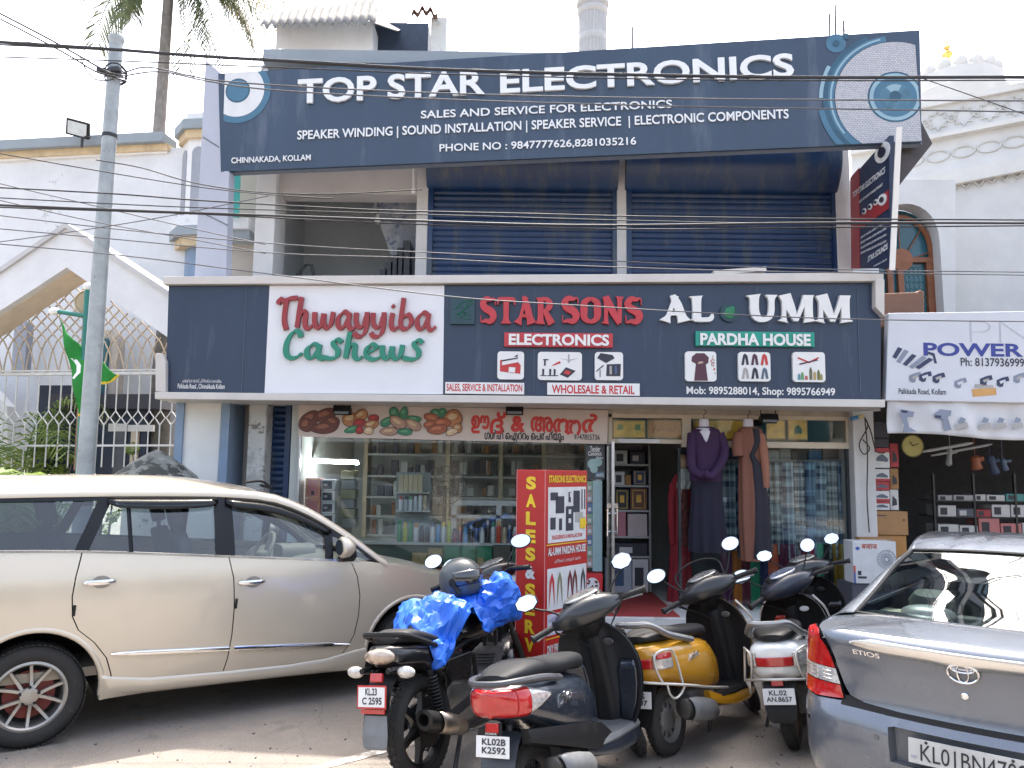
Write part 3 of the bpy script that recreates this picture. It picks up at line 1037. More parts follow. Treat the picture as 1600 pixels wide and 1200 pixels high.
# --- street pole, flag, stone cap
YP = 7.6
pt, pb = P(182, 62, YP), P(150, 735, YP)
pole = thing('utility_pole', 'tall galvanised steel pole with a flat cap at the roadside', 'pole', (pb.x - 0.10, YP, 0))
ax = (pt - Vector(pole.location))
s = MB()
s.tube([Vector((0, 0, 0)), ax * 0.5, ax], [0.088, 0.078, 0.064], 20)
s.build('shaft', mat('galvanised_pole', (0.33, 0.36, 0.37), 0.55, 0.25, var=0.2, scale=7, dirt=(0.2, 0.2, 0.19), dirt_amt=0.3, dirt_scale=8), pole)
s = MB()
s.lathe([(0, 0.03), (0.075, 0.028), (0.078, 0.0), (0.068, -0.03), (0.064, -0.06)], 20, Matrix.Translation(ax))
s.build('cap', mat('galvanised_cap', (0.36, 0.38, 0.38), 0.5, 0.3), pole)
for f in (0.235, 0.83):
 s = MB()
 s.tube([ax * f, ax * (f + 0.006)], 0.088 - 0.024 * f + 0.006, 16)
 s.build('clamp', DARKMETAL, pole)
YF = 9.0
GPOLE = mat('green_pole_paint', (0.02, 0.17, 0.14), 0.4, var=0.15)
f0, f1 = P(128, 742, YF), P(137, 452, YF)
fp = thing('flag_pole', 'green flag pole with a side arm and white ball finials', 'flagpole', (f0.x, YF, 0))
s = MB()
q0 = f1 - Vector(fp.location)
s.tube([(0, 0, 0), q0], 0.034, 12)
s.build('pole', GPOLE, fp)
arm_z = P(132, 494, YF).z
arm_x = P(91, 490, YF).x - fp.location.x
s = MB()
s.tube([(q0.x * 0.9, 0, arm_z), (arm_x, 0, arm_z + 0.05)], 0.026, 10)
s.tube([(q0.x * 0.9, 0, arm_z - 0.28), (arm_x * 0.3, 0, arm_z + 0.02)], 0.008, 6)
s.build('arm', GPOLE, fp)
s = MB()
s.ell((q0.x, 0, q0.z + 0.03), (0.055, 0.055, 0.05))
s.build('finial', WHITE, fp)
s = MB()
s.ell((arm_x - 0.05, 0, arm_z + 0.05), (0.06, 0.05, 0.045))
s.build('finial', WHITE, fp)
emb = Matrix.Translation((arm_x * 0.28, 0.05, arm_z + 0.18)) @ Matrix.Rotation(R(90), 4, 'X')
s = MB()
s.lathe([(0.135, -0.015), (0.15, 0.0), (0.135, 0.015), (0.12, 0.0), (0.135, -0.015)], 24, emb)
s.lathe([(0.0, -0.006), (0.12, -0.006), (0.12, 0.006), (0.0, 0.006)], 24, emb)
s.build('round_emblem', mat('tan_emblem', (0.42, 0.34, 0.22), 0.6, var=0.2), fp)
FLAG = mat('green_flag', (0.015, 0.22, 0.03), 0.8, var=0.2, scale=5)
fl = thing('flag', 'hanging green flag with a white crescent and yellow fringe', 'flag', P(92, 497, YF - 0.04))
ol = [(92, 497), (103, 518), (122, 538), (147, 556), (165, 572), (182, 587), (172, 594), (160, 598), (146, 597), (141, 610), (139, 642), (130, 648), (124, 648), (122, 622), (119, 606), (115, 585), (109, 560), (101, 530)]
out2 = []
for p in ol:
 q = P(*p, YF - 0.04) - Vector(fl.location)
 out2.append((q.x, q.z))
vs, fs = cdt(out2, [], 0.035)
wav = lambda x, z: 0.05 * math.sin(9 * x + 5 * z) + 0.025 * math.sin(22 * x - 6 * z)
s = MB()
s.add([(x, wav(x, z), z) for x, z in vs], fs)
s.build('cloth', FLAG, fl, smooth=180, thick=0.004)
cr_ = P(118, 572, YF) - Vector(fl.location)
c1 = [(112, 560), (120, 562), (128, 571), (129, 583), (121, 593), (117, 592), (123, 582), (121, 572), (116, 565)]
cc = []
for p in c1:
 q = P(*p, YF - 0.04) - Vector(fl.location)
 cc.append((q.x, q.z))
vs, fs = cdt(cc, [], 0.03)
s = MB()
s.add([(x, wav(x, z) - 0.006, z) for x, z in vs], fs)
s.build('crescent', WHITE, fl, smooth=180)
s = MB()
edge = [Vector((x, wav(x, z), z)) for x, z in out2[5:9]]
edge2 = [Vector((x, wav(x, z), z)) for x, z in out2[10:13]]
for e in (edge, edge2):
 ec = catmull(e, 5)
 for p in ec:
  s.box(p, (0.03, 0.01, 0.03), Matrix.Rotation(random.uniform(0, 3), 4, 'Y'))
s.build('fringe', mat('yellow_fringe', (0.6, 0.42, 0.03), 0.8), fl, smooth=0)
dm = thing('stone_pillar', 'squat stone pillar with a mouldy conical cap behind the beige car', 'pillar', (P(243, 745, 8.3).x, 8.3, 0))
ztop = P(243, 702, 8.3).z
s = MB()
s.lathe([(0.0, ztop), (0.10, ztop - 0.05), (0.25, ztop - 0.15), (0.40, ztop - 0.27), (0.44, ztop - 0.33), (0.42, ztop - 0.40), (0.30, ztop - 0.46)], 36)
s.build('cap', wallmat('mouldy_stone', (0.22, 0.23, 0.22), (0.045, 0.05, 0.048), 0.95), dm, smooth=60)
s = MB()
s.lathe([(0.30, ztop - 0.46), (0.30, 0.0), (0.0, 0.0)], 28)
s.build('shaft', W_PEEL, dm, smooth=40)
# --- palms and bushes
def leafmat(name, c1, c2, trans=0.25):
 m, nt, b = nodes_of(name)
 N, L = nt.nodes, nt.links
 tc = N.new('ShaderNodeTexCoord')
 n = N.new('ShaderNodeTexNoise')
 n.inputs['Scale'].default_value = 3.5
 n.inputs['Detail'].default_value = 5
 L.new(tc.outputs['Object'], n.inputs['Vector'])
 r = N.new('ShaderNodeValToRGB')
 r.color_ramp.elements[0].position = 0.35
 r.color_ramp.elements[0].color = list(c1) + [1]
 r.color_ramp.elements[1].position = 0.66
 r.color_ramp.elements[1].color = list(c2) + [1]
 L.new(n.outputs[0], r.inputs[0])
 L.new(r.outputs[0], b.inputs['Base Color'])
 b.inputs['Roughness'].default_value = 0.5
 t = N.new('ShaderNodeBsdfTranslucent')
 L.new(r.outputs[0], t.inputs[0])
 mx = N.new('ShaderNodeMixShader')
 mx.inputs[0].default_value = trans
 L.new(b.outputs[0], mx.inputs[1])
 L.new(t.outputs[0], mx.inputs[2])
 L.new(mx.outputs[0], nt.nodes['Material Output'].inputs[0])
 return m
PALML = leafmat('palm_leaf', (0.05, 0.075, 0.03), (0.13, 0.15, 0.06), 0.35)
PALMY = leafmat('palm_leaf_dry', (0.16, 0.12, 0.04), (0.34, 0.24, 0.08), 0.35)
ARECA = leafmat('areca_leaf', (0.10, 0.19, 0.05), (0.30, 0.38, 0.10), 0.4)
BUSHL = leafmat('bush_leaf', (0.07, 0.14, 0.02), (0.24, 0.30, 0.05), 0.3)
TRUNK = mat('palm_trunk', (0.20, 0.185, 0.17), 0.9, var=0.3, scale=6, bump=0.4, bscale=25)
def frond(mb, base, ctrl, tip, n=46, ll=0.6, wd=0.03, hang=0.75, gap=0.0):
 rr = random.Random(int(abs(base.x * 991 + tip.x * 773 + tip.z * 337)) + n)
 pth = []
 for i in range(n + 1):
  t = i / n
  pth.append(base * (1 - t) ** 2 + ctrl * 2 * t * (1 - t) + tip * t * t)
 mb.tube(pth[::3] + [pth[-1]], [0.022 * (1 - 0.85 * i / (len(pth[::3]))) for i in range(len(pth[::3]) + 1)], 5)
 for i in range(3, n + 1):
  t = i / n
  tg = (pth[min(i + 1, n)] - pth[i - 1]).normalized()
  side = tg.cross(Vector((0, 0, 1)))
  side = side.normalized() if side.length > 0.05 else Vector((1, 0, 0))
  l = ll * (math.sin(PI * min(1, 0.12 + t * 0.68)) ** 0.6) * rr.uniform(0.8, 1.1)
  for sg in (-1, 1):
   if rr.random() < gap:
    continue
   d = (side * sg * 0.8 + tg * 0.55 + Vector((0, 0, -hang * rr.uniform(0.6, 1.2)))).normalized()
   wv = tg * wd
   p0 = pth[i]
   p1 = p0 + d * l * 0.5 + Vector((0, 0, 0.03 * l))
   d2 = (d + Vector((0, 0, -0.55))).normalized()
   p2 = p1 + d2 * l * 0.5
   o = len(mb.v)
   mb.add([p0 - wv * .3, p0 + wv * .3, p1 + wv * .5, p1 - wv * .5, p2], [(0, 1, 2, 3), (3, 2, 4)])
YT = 19.0
tb, tt = P(246, 240, YT), P(263, 0, YT)
palm = thing('coconut_palm', 'tall coconut palm with drooping fronds behind the annexe roof', 'palm tree', (tb.x, YT, 0))
s = MB()
crown_c = tt + (tt - tb) * 0.22
s.tube([q - Vector(palm.location) for q in (Vector((tb.x - 0.1, YT, 0)), tb, tt, crown_c)], [0.19, 0.15, 0.125, 0.12], 14)
s.build('trunk', TRUNK, palm)
s = MB()
s2 = MB()
C = crown_c - Vector(palm.location)
targets = [((165, -45), (150, 66), 0), ((185, -30), (205, 30), 0), ((228, -75), (248, 40), 2), ((292, -50), (287, 104), 0), ((318, -85), (308, 60), 0),
  ((350, -80), (418, 92), 0), ((330, -120), (372, 80), 0), ((372, -95), (440, 50), 1), ((390, -120), (470, 20), 0), ((200, -105), (118, -10), 0), ((355, -60), (395, 60), 1), ((300, -62), (330, 88), 0), ((340, -95), (400, 85), 0), ((360, -110), (432, 75), 0), ((210, -60), (172, 52), 0), ((315, -70), (352, 105), 0)]
for c_, t_, kind in targets:
 if kind == 2:
  continue
 dy = random.uniform(-1.2, 1.0)
 frond((s2 if kind == 1 else s), C, P(*c_, YT + dy * 0.6) - Vector(palm.location), P(*t_, YT + dy) - Vector(palm.location), 58, 1.15 if kind == 0 else 0.9, 0.05, 0.7)
for k in range(12):
 a = k * 2.4
 frond(s, C, C + Vector((1.6 * math.cos(a), 1.6 * math.sin(a), 1.6)), C + Vector((3.6 * math.cos(a), 3.6 * math.sin(a), 0.6)), 40, 0.8, 0.045, 0.6)
s.build('crown', PALML, palm, smooth=0, fix=False)
s2.build('dry_frond', PALMY, palm, smooth=0, fix=False)
def areca(name, lab, loc, h, n, spread, m, seed, ll=0.42, grp=None):
 rr = random.Random(seed)
 t_ = thing(name, lab, 'plant', loc, group=grp)
 q = MB()
 for k in range(n):
  a = rr.uniform(0, 2 * PI)
  hh = h * rr.uniform(0.7, 1.0)
  r_ = spread * rr.uniform(0.6, 1.1)
  b = Vector((0.1 * math.cos(a), 0.1 * math.sin(a), 0.1))
  c = Vector((r_ * 0.35 * math.cos(a), r_ * 0.35 * math.sin(a), hh * 1.05))
  e = Vector((r_ * math.cos(a), r_ * math.sin(a), hh * rr.uniform(0.55, 0.8)))
  frond(q, b, c, e, 26, ll, 0.032, 0.25)
 q.build('fronds', m, t_, smooth=0, fix=False)
 q = MB()
 for k in range(5):
  a = k * 1.3
  q.tube([(0.08 * math.cos(a), 0.08 * math.sin(a), 0), (0.11 * math.cos(a), 0.11 * math.sin(a), h * 0.45)], 0.022, 7)
 q.build('stem', mat('green_stem', (0.12, 0.17, 0.05), 0.6), t_)
 return t_
areca('areca_palm', 'bushy areca palm at the left edge behind the beige car', (P(18, 740, 8.6).x, 8.6, 0), 2.25, 17, 1.0, ARECA, 3)
areca('areca_palm', 'taller areca palm inside the gate reaching the grille rail', (P(22, 740, 13.0).x, 12.9, 0), 3.7, 18, 1.5, ARECA, 11, 0.55)
def bush(name, lab, loc, rx, ry, z0, z1, n, m, seed, leaf=0.05, trunk=None, cat='shrub'):
 rr = random.Random(seed)
 t_ = thing(name, lab, cat, loc)
 q = MB()
 cl = [(Vector((rr.uniform(-rx, rx) * 0.75, rr.uniform(-ry, ry) * 0.75, rr.uniform(z0, z1))), rr.uniform(0.18, 0.4) * rx) for _ in range(16)]
 for k in range(n):
  c, r_ = cl[rr.randrange(len(cl))]
  d = Vector((rr.gauss(0, 1), rr.gauss(0, 1), rr.gauss(0, 1))).normalized()
  p = c + d * r_ * rr.uniform(0.5, 1.05)
  u = Vector((rr.gauss(0, 1), rr.gauss(0, 1), rr.gauss(0, .6))).normalized()
  v_ = u.orthogonal().normalized()
  l = leaf * rr.uniform(0.6, 1.4)
  q.add([p - u * l, p + v_ * l * .45, p + u * l, p - v_ * l * .45], [(0, 1, 2, 3)])
 q.build('foliage', m, t_, smooth=0, fix=False)
 q = MB()
 for k in range(5):
  c = cl[k][0]
  q.tube([(0.02 * k, 0, 0), (c.x * 0.4, c.y * 0.4, c.z * 0.5), c], [0.03, 0.02, 0.008], 6)
 q.build('stem', TRUNK, t_)
 return t_
bush('garden_shrub', 'yellow green shrub behind the bars beside the booth', (P(85, 730, 12.9).x, 12.85, 0), 0.42, 0.3, 0.3, 2.1, 700, BUSHL, 5)
bush('garden_shrub', 'bright leafy shrub behind the right end of the gate', (P(240, 720, 12.9).x, 12.9, 0), 0.5, 0.3, 0.5, 2.1, 600, BUSHL, 8)
bush('garden_shrub', 'low dusty shrub beside the foot of the galvanised pole', (P(172, 740, 9.4).x, 9.4, 0), 0.2, 0.2, 0.9, 1.75, 260, BUSHL, 9, 0.035)
tr = thing('old_tree', 'grey crooked tree trunk rising behind the right end of the gate', 'tree', (P(248, 730, 13.6).x, 13.6, 0))
s = MB()
s.tube([(0, 0, 0), (0.03, 0, 1.5), (-0.05, 0, 2.8), (-0.02, 0, 4.2), (0.1, 0, 4.9)], [0.24, 0.2, 0.19, 0.15, 0.11], 12)
s.tube([(-0.03, 0, 3.4), (0.3, 0.1, 4.1), (0.5, 0.2, 4.9)], [0.1, 0.07, 0.04], 8)
s.build('trunk', mat('tree_bark', (0.14, 0.13, 0.115), 0.95, var=0.4, scale=8, bump=0.6, bscale=20), tr)
# --- right: the mosque
mq = Board('mosque', 'white mosque wall with star relief friezes and a wooden arched window', 'mosque', P(1396, 760, 15.6), P(1600, 760, 14.6))
MQ = wallmat('mosque_white', (0.66, 0.66, 0.65), (0.36, 0.34, 0.30), 0.16)
MQ2 = wallmat('mosque_cream', (0.68, 0.67, 0.64), (0.36, 0.34, 0.30), 0.25)
def strip(bd, pts, y0, y1, m, name):
 return bd.quad(pts, y0, y1, m, name)
strip(mq, ((1330, 305), (1800, 215), (1800, 760), (1330, 760)), 0.0, 0.4, MQ, 'wall')
strip(mq, ((1330, 300), (1800, 210), (1800, 232), (1330, 322)), -0.16, 0.3, MQ2, 'cornice')
strip(mq, ((1330, 247), (1800, 157), (1800, 210), (1330, 300)), -0.06, 0.3, MQ, 'frieze')
strip(mq, ((1330, 240), (1800, 150), (1800, 157), (1330, 247)), -0.22, 0.3, MQ2, 'moulding')
strip(mq, ((1330, 196), (1800, 106), (1800, 150), (1330, 240)), -0.10, 0.3, MQ, 'parapet')
strip(mq, ((1330, 186), (1800, 96), (1800, 106), (1330, 196)), -0.2, 0.3, MQ2, 'coping')
RELIEF = wallmat('relief_paint', (0.60, 0.595, 0.57), (0.4, 0.38, 0.34), 0.1)
s = MB()
for k in range(11):
 px = 1425 + k * 40
 cu, cz = mq.uv(px, 200 - (px - 1425) * 0.192)
 star = []
 for j in range(17):
  a = 2 * PI * j / 16
  r_ = 0.20 if j % 2 == 0 else 0.13
  star.append((cu + r_ * math.cos(a), -0.115, cz + r_ * math.sin(a)))
 s.tube(star, 0.022, 5)
 ring = [(cu + 0.24 + 0.07 * math.cos(2 * PI * j / 8), -0.115, cz + 0.07 * math.sin(2 * PI * j / 8)) for j in range(9)]
 s.tube(ring, 0.018, 5)
 cu, cz = mq.uv(px, 254 - (px - 1425) * 0.192)
 s.tube([(cu + 0.2 * math.cos(2 * PI * j / 12), -0.075, cz + 0.11 * math.sin(2 * PI * j / 12)) for j in range(13)], 0.02, 5)
s.build('star_relief', RELIEF, mq.e)
s = MB()
zz = []
for k in range(40):
 px = 1400 + k * 10
 u, z_ = mq.uv(px, 304 + (7 if k % 2 else -3) - (px - 1425) * 0.192)
 zz.append((u, -0.03, z_))
s.tube(zz, 0.025, 5)
s.build('zigzag_relief', RELIEF, mq.e)
pc = Board('mosque_porch', 'plain white porch with a pointed arch round a teal wooden window', 'porch', P(1380, 760, 14.0), P(1500, 760, 14.0))
a, b2 = pc.uv(1388, 770), pc.uv(1480, 331)
outer = [pc.uv(1330, 285), pc.uv(1493, 281)]
outl = [(pc.uv(1330, 770)[0], a[1]), (pc.uv(1493, 770)[0], a[1]), (pc.uv(1493, 281)[0], outer[1][1]), (pc.uv(1330, 281)[0], outer[1][1])]
ar = arch_pts(pc.uv(1372, 400)[0], pc.uv(1470, 400)[0], a[1] + 0.05, pc.uv(1430, 318)[1], True, 14)
vs, fs = cdt(outl, [ar], 0.4)
s = MB()
s.add([(x, 0, z) for x, z in vs], fs)
s.build('wall', MQ, pc.e, smooth=0, thick=0.35)
TEAL = mat('teal_glass', (0.015, 0.085, 0.115), 0.18, var=0.25, scale=2, spec=0.6)
WOOD = mat('brown_wood', (0.24, 0.085, 0.035), 0.5, var=0.25, scale=8)
q = MB()
q.prism(arch_pts(pc.uv(1368, 400)[0], pc.uv(1474, 400)[0], a[1] + 0.02, pc.uv(1430, 320)[1], True, 14), lambda p, t: Vector((p[0], t, p[1])), 0.33, 0.38)
wn = q.build('window', TEAL, pc.e, smooth=0)
q = MB()
ap = arch_pts(pc.uv(1372, 400)[0], pc.uv(1469, 400)[0], a[1] + 0.02, pc.uv(1430, 331)[1], True, 14)
q.tube([(p[0], 0.30, p[1]) for p in ap[1:] + ap[:1]], 0.05, 6)
for px in (1403, 1420, 1466):
 u = pc.uv(px, 450)[0]
 q.bb((u - 0.05, 0.25, a[1]), (u + 0.05, 0.33, pc.uv(px, 404 if px != 1403 else 396)[1]))
u0, u1 = pc.uv(1376, 404)[0], pc.uv(1468, 404)[0]
zt = pc.uv(1430, 404)[1]
q.bb((u0, 0.245, zt), (u1, 0.332, zt + 0.09))
uc, zc = pc.uv(1420, 404)
for k in range(5):
 aa = R(90 + (k - 2) * 36)
 q.tube([(uc, 0.30, zc), (uc + 0.75 * math.cos(aa), 0.30, zc + 0.85 * math.sin(aa))], 0.012, 5)
q.lathe([(0.0, -0.04), (0.21, -0.03), (0.21, 0.03), (0, 0.04)], 20, Matrix.Translation((uc, 0.28, zc + 0.05)) @ Matrix.Rotation(R(90), 4, 'X'))
q.build('window_frame', WOOD, pc.e, smooth=40)
q = MB()
for i in range(5):
 for j in range(9):
  cu = uc + 0.12 + i * 0.085
  cz = zc - 0.15 - j * 0.14
  q.tube([(cu + 0.045 * math.cos(R(60 * k)), 0.325, cz + 0.08 * math.sin(R(60 * k))) for k in range(7)], 0.006, 4)
q.build('lattice', mat('green_lattice', (0.06, 0.22, 0.22), 0.4), pc.e)
brk = Board('brick_stub', 'stained reddish brick stub between the two shop signs', 'wall', P(1380, 500, 9.6), P(1450, 500, 9.6))
brk.quad(((1380, 458), (1434, 456), (1438, 452), (1445, 455), (1445, 510), (1380, 510)), 0, 0.3, wallmat('red_plaster', (0.26, 0.15, 0.11), (0.07, 0.06, 0.055), 0.6), 'brickwork', bevel=0.02)
dome = thing('mosque_dome', 'white tiered dome with small domes and a gold finial', 'dome', P(1495, 170, 23.0))
DM = wallmat('dome_white', (0.62, 0.62, 0.61), (0.40, 0.31, 0.29), 0.25)
k_ = 23.0 / FPX
s = MB()
s.lathe([(78 * k_, -2.6), (78 * k_, 0.25), (70 * k_, 0.35), (68 * k_, 0.8), (60 * k_, 0.9), (44 * k_, 1.15), (20 * k_, 1.28), (0, 1.3)], 40)
s.build('drum', DM, dome, smooth=30)
for k in range(16):
 a = 2 * PI * k / 16
 c = (58 * k_ * math.cos(a), 58 * k_ * math.sin(a), 0.95)
 s = MB()
 s.ell(c, (0.20, 0.20, 0.26), 12, 8)
 s.build('small_dome', DM, dome)
s = MB()
fx, fz = -11 * k_, 1.28
s.lathe([(0.10, 0), (0.05, 0.12), (0.13, 0.22), (0.05, 0.33), (0.16, 0.45), (0.14, 0.52), (0.05, 0.62), (0.10, 0.7), (0.03, 0.8), (0.015, 0.95), (0, 0.96)], 14, Matrix.Translation((fx, 0, fz)))
s.build('finial', mat('gold_finial', (0.55, 0.36, 0.10), 0.35, 0.8), dome)
mn = thing('minaret', 'white fluted minaret top beyond the roof above the big sign', 'minaret', (P(926, 120, 27).x, 27, 0))
zb, z0_, z1_ = P(926, 110, 27).z, P(926, 60, 27).z, P(926, -30, 27).z
s = MB()
def flute(r_, z, n=48):
 return [Vector((r_ * (1 + 0.05 * math.cos(j * PI)) * math.cos(2 * PI * j / n), r_ * (1 + 0.05 * math.cos(j * PI)) * math.sin(2 * PI * j / n), z)) for j in range(n)]
rad = 22 / FPX * 27
s.loft([flute(rad * 1.02, 0), flute(rad, zb), flute(rad, z1_ - 1.2), flute(rad * 0.9, z1_)])
MNW = wallmat('minaret_white', (0.46, 0.47, 0.48), (0.28, 0.28, 0.27), 0.25)
s.build('shaft', MNW, mn, smooth=60)
for py, f in ((20, 1.14), (62, 1.06), (8, 1.22)):
 z_ = P(926, py, 27).z
 s = MB()
 s.lathe([(rad, z_ - 0.15), (rad * f, z_ - 0.05), (rad * f, z_ + 0.08), (rad, z_ + 0.15)], 32)
 s.build('moulding', MNW, mn, smooth=30)
# --- overhead cables
CAB = mat('cable_black', (0.025, 0.025, 0.028), 0.6, var=0.2)
CABG = mat('cable_grey', (0.10, 0.10, 0.11), 0.6, var=0.2)
cables = [
 (6.6, 3.2, CAB, 'thick twisted black cable bundle, topmost of those across the big sign', [(-60, 62), (160, 76), (320, 88), (480, 97), (700, 109), (1000, 117), (1300, 121), (1680, 120)]),
 (6.7, 1.3, CAB, 'thin cable just under the thick top bundle across the big sign', [(-60, 87), (180, 95), (400, 104), (700, 116), (1000, 123), (1300, 126), (1680, 125)]),
 (7.35, 1.8, CAB, 'upper of two cables slanting down from the left to the pole top', [(-60, -10), (60, 52), (120, 85), (165, 111), (181, 116)]),
 (7.4, 1.6, CAB, 'lower of two cables slanting down from the left to the pole top', [(-60, -2), (55, 58), (110, 88), (150, 112), (181, 120)]),
 (7.3, 1.5, CABG, 'cable leaving the pole to run behind the words of the big sign', [(184, 117), (230, 105), (300, 119), (350, 127), (480, 136), (700, 146), (1000, 153), (1300, 156), (1680, 158)]),
 (7.25, 1.5, CABG, 'lowest cable over the big sign from the pole to the round speaker picture', [(184, 120), (250, 112), (320, 126), (420, 140), (600, 151), (800, 159), (1100, 167), (1300, 170), (1680, 176)]),
 (7.4, 1.2, CAB, 'short slack cable loop hanging beside the pole top', [(126, 90), (134, 108), (146, 122), (160, 126), (178, 124)]),
 (7.0, 1.0, CAB, 'thin wire drooping over the annexe wall to the flaking column', [(-60, 230), (0, 240), (160, 268), (310, 292), (420, 304), (520, 310)]),
 (6.9, 1.4, CAB, 'black cable along the lintel of the landing and the shutter tops', [(-60, 290), (180, 303), (310, 313), (520, 325), (650, 330), (830, 334), (1000, 338), (1320, 342), (1680, 344)]),
 (6.8, 2.2, CAB, 'thick black cable crossing the middle of both navy shutters', [(-60, 318), (180, 328), (400, 336), (600, 343), (800, 350), (980, 352), (1300, 348), (1680, 349)]),
 (6.85, 1.3, CAB, 'thin cable sagging just below the thick cable over the shutters', [(-60, 322), (300, 334), (480, 343), (700, 352), (1000, 358), (1330, 355), (1680, 352)]),
 (7.1, 0.9, CABG, 'fine wire slanting from the far left to the flaking column foot', [(-60, 272), (0, 287), (150, 322), (300, 357), (415, 382)]),
 (7.15, 0.9, CABG, 'fine wire slanting below its twin over the gable roof', [(-60, 300), (0, 313), (150, 347), (300, 374), (415, 396)]),
 (6.7, 1.0, CABG, 'long fine wire passing low over both shutters', [(-60, 352), (160, 372), (420, 395), (650, 403), (900, 415), (1200, 424), (1680, 431)]),
 (6.6, 1.1, CABG, 'pale wire dipping across the shop sign lettering', [(-60, 376), (180, 398), (420, 428), (700, 463), (900, 477), (1200, 494), (1400, 500), (1680, 503)]),
 (7.0, 0.9, CABG, 'fine wire rising from the left edge across the gable apex', [(-60, 386), (0, 378), (100, 364), (250, 340), (420, 306)]),
 (6.65, 1.6, CAB, 'second dark strand twisted along the topmost cable bundle', [(-60, 67), (200, 80), (420, 95), (640, 108), (900, 114), (1200, 119), (1680, 123)]),
 (6.9, 1.1, CAB, 'sagging wire between the two cable groups over the shutters', [(-60, 306), (250, 322), (520, 331), (760, 338), (1000, 345), (1320, 350), (1680, 346)]),
 (7.05, 1.0, CABG, 'pale wire crossing the flaking column just above the long sign', [(-60, 330), (220, 362), (460, 383), (700, 396), (960, 408), (1300, 421), (1680, 426)]),
 (7.2, 1.1, CAB, 'wire sagging from the pole towards the annexe bay', [(150, 250), (220, 262), (300, 285), (400, 300), (520, 303), (660, 296)]),
 (8.2, 0.9, CAB, 'short wire slanting down from the big sign over the star frieze', [(1440, 122), (1520, 150), (1600, 178), (1680, 204)]),
]
for Yc, wpx, m, lab, pts in cables:
 k = Yc / FPX
 (xa, ya), (xb, yb), (xc, yc), (xd, yd) = pts[0], pts[1], pts[-2], pts[-1]
 if xa < -20:
  pts = [(xa - 420, ya + (ya - yb) / (xb - xa) * 420)] + pts
 if xd > 1600:
  pts = pts + [(xd + 420, yd + (yd - yc) / (xd - xc) * 420)]
 pw = catmull([P(x, y, Yc) for x, y in pts], 5)
 s = MB()
 s.tube(pw, wpx * 0.9 * k, 6)
 if wpx > 3:
  s.tube([p + Vector((0, 0.012 * math.sin(i * 1.7), 0.014 * math.cos(i * 1.7))) for i, p in enumerate(pw)], wpx * 0.3 * k, 5)
 tag(s.build('overhead_cable', m), lab, 'cable', 'overhead cables')
tie = thing('cable_clamp', 'tangled cable clamp wrapped round the pole below its cap', 'clamp', P(181, 117, 7.6))
s = MB()
for k in range(5):
 s.tube([Vector((0.10 * math.cos(a) , 0.10 * math.sin(a), 0.03 * k - 0.06 + 0.02 * math.sin(a * 2 + k))) for a in [j * PI / 6 for j in range(12)]], 0.008, 5, closed=True)
s.build('wire_wrap', CAB, tie)
s = MB()
s.box((0.05, -0.10, 0), (0.10, 0.06, 0.05))
s.box((-0.13, -0.03, 0.03), (0.09, 0.05, 0.05))
s.build('clamp_body', DARKMETAL, tie, smooth=0, bevel=0.008)
# --- TOP STAR sign
ts = Board('rooftop_sign', 'huge navy sign board TOP STAR ELECTRONICS across the upper storey', 'sign', P(345, 268, 8.75), P(1440, 222, 8.05))
TSN = mat('navy_board', (0.034, 0.058, 0.098), 0.40, var=0.12, scale=1.2, dirt=(0.075, 0.10, 0.145), dirt_amt=0.45, dirt_scale=1.7, stretch=(2, 1, 0.35), bump=0.7, bscale=1.6)
LET = mat('sign_letter_white', (0.72, 0.74, 0.76), 0.5, var=0.03)
TEALP = mat('print_teal', (0.055, 0.15, 0.235), 0.45, var=0.15, scale=3)
TEALD = mat('print_dark_teal', (0.025, 0.085, 0.14), 0.45, var=0.2, scale=3)
PALE = mat('print_pale_blue', (0.26, 0.40, 0.48), 0.45, var=0.1, scale=3)
corn = [ts.uv(*p) for p in ((345, 268), (1440, 222), (1437, 47), (341, 115))]
q = MB()
q.prism(corn, lambda p, t: Vector((p[0], t, p[1])), 0.0, 0.14)
q.build('board', TSN, ts.e, smooth=0)
q = MB()
for i in range(4):
 a, b2 = corn[i], corn[(i + 1) % 4]
 q.tube([(a[0], 0.07, a[1]), (b2[0], 0.07, b2[1])], 0.03, 4)
q.build('frame', mat('sign_frame_metal', (0.10, 0.12, 0.16), 0.5, 0.3), ts.e, smooth=0)
H_ = ts.uv(345, 115)[1]
UMAX = min(corn[1][0], corn[2][0])
def slant(t, xa, ya, xb, yb, hpx, m, bold, ext=0.012, desc=0.0, space=1.0):
 """Words whose base line runs from pixel (xa, ya) to (xb, yb); letters stand upright on the board."""
 a, b2 = ts.uv(xa, ya), ts.uv(xb, yb)
 d = Vector((b2[0] - a[0], b2[1] - a[1]))
 zt_ = ts.uv(xa, ya - hpx)[1] - a[1]
 L_ = d.length
 mx = Matrix(((d.x / L_, 0, 0, a[0]), (0, 1, 0, 0), (d.y / L_, 0, 1, a[1]), (0, 0, 0, 1)))
 return put_text(ts.e, t, 0, L_, -desc * zt_, zt_, -0.004, m, bold, ext, 'lettering', mx, space)
slant('TOP STAR', 466, 164, 758, 149, 38, LET, 0.024, 0.03)
slant('ELECTRONICS', 782, 148, 1240, 122, 36, LET, 0.024, 0.03)
slant('SALES AND SERVICE FOR ELECTRONICS', 658, 186, 1050, 169, 12, LET, 0.012)
slant('SPEAKER WINDING | SOUND INSTALLATION | SPEAKER SERVICE  | ELECTRONIC COMPONENTS', 465, 220, 1232, 187, 15, LET, 0.014, desc=0.2)
slant('PHONE NO : 9847777626,8281035216', 687, 238, 994, 227, 12, LET, 0.012, desc=0.12)
slant('CHINNAKADA, KOLLAM', 362, 256, 486, 251, 9, LET, 0.012, desc=0.15)
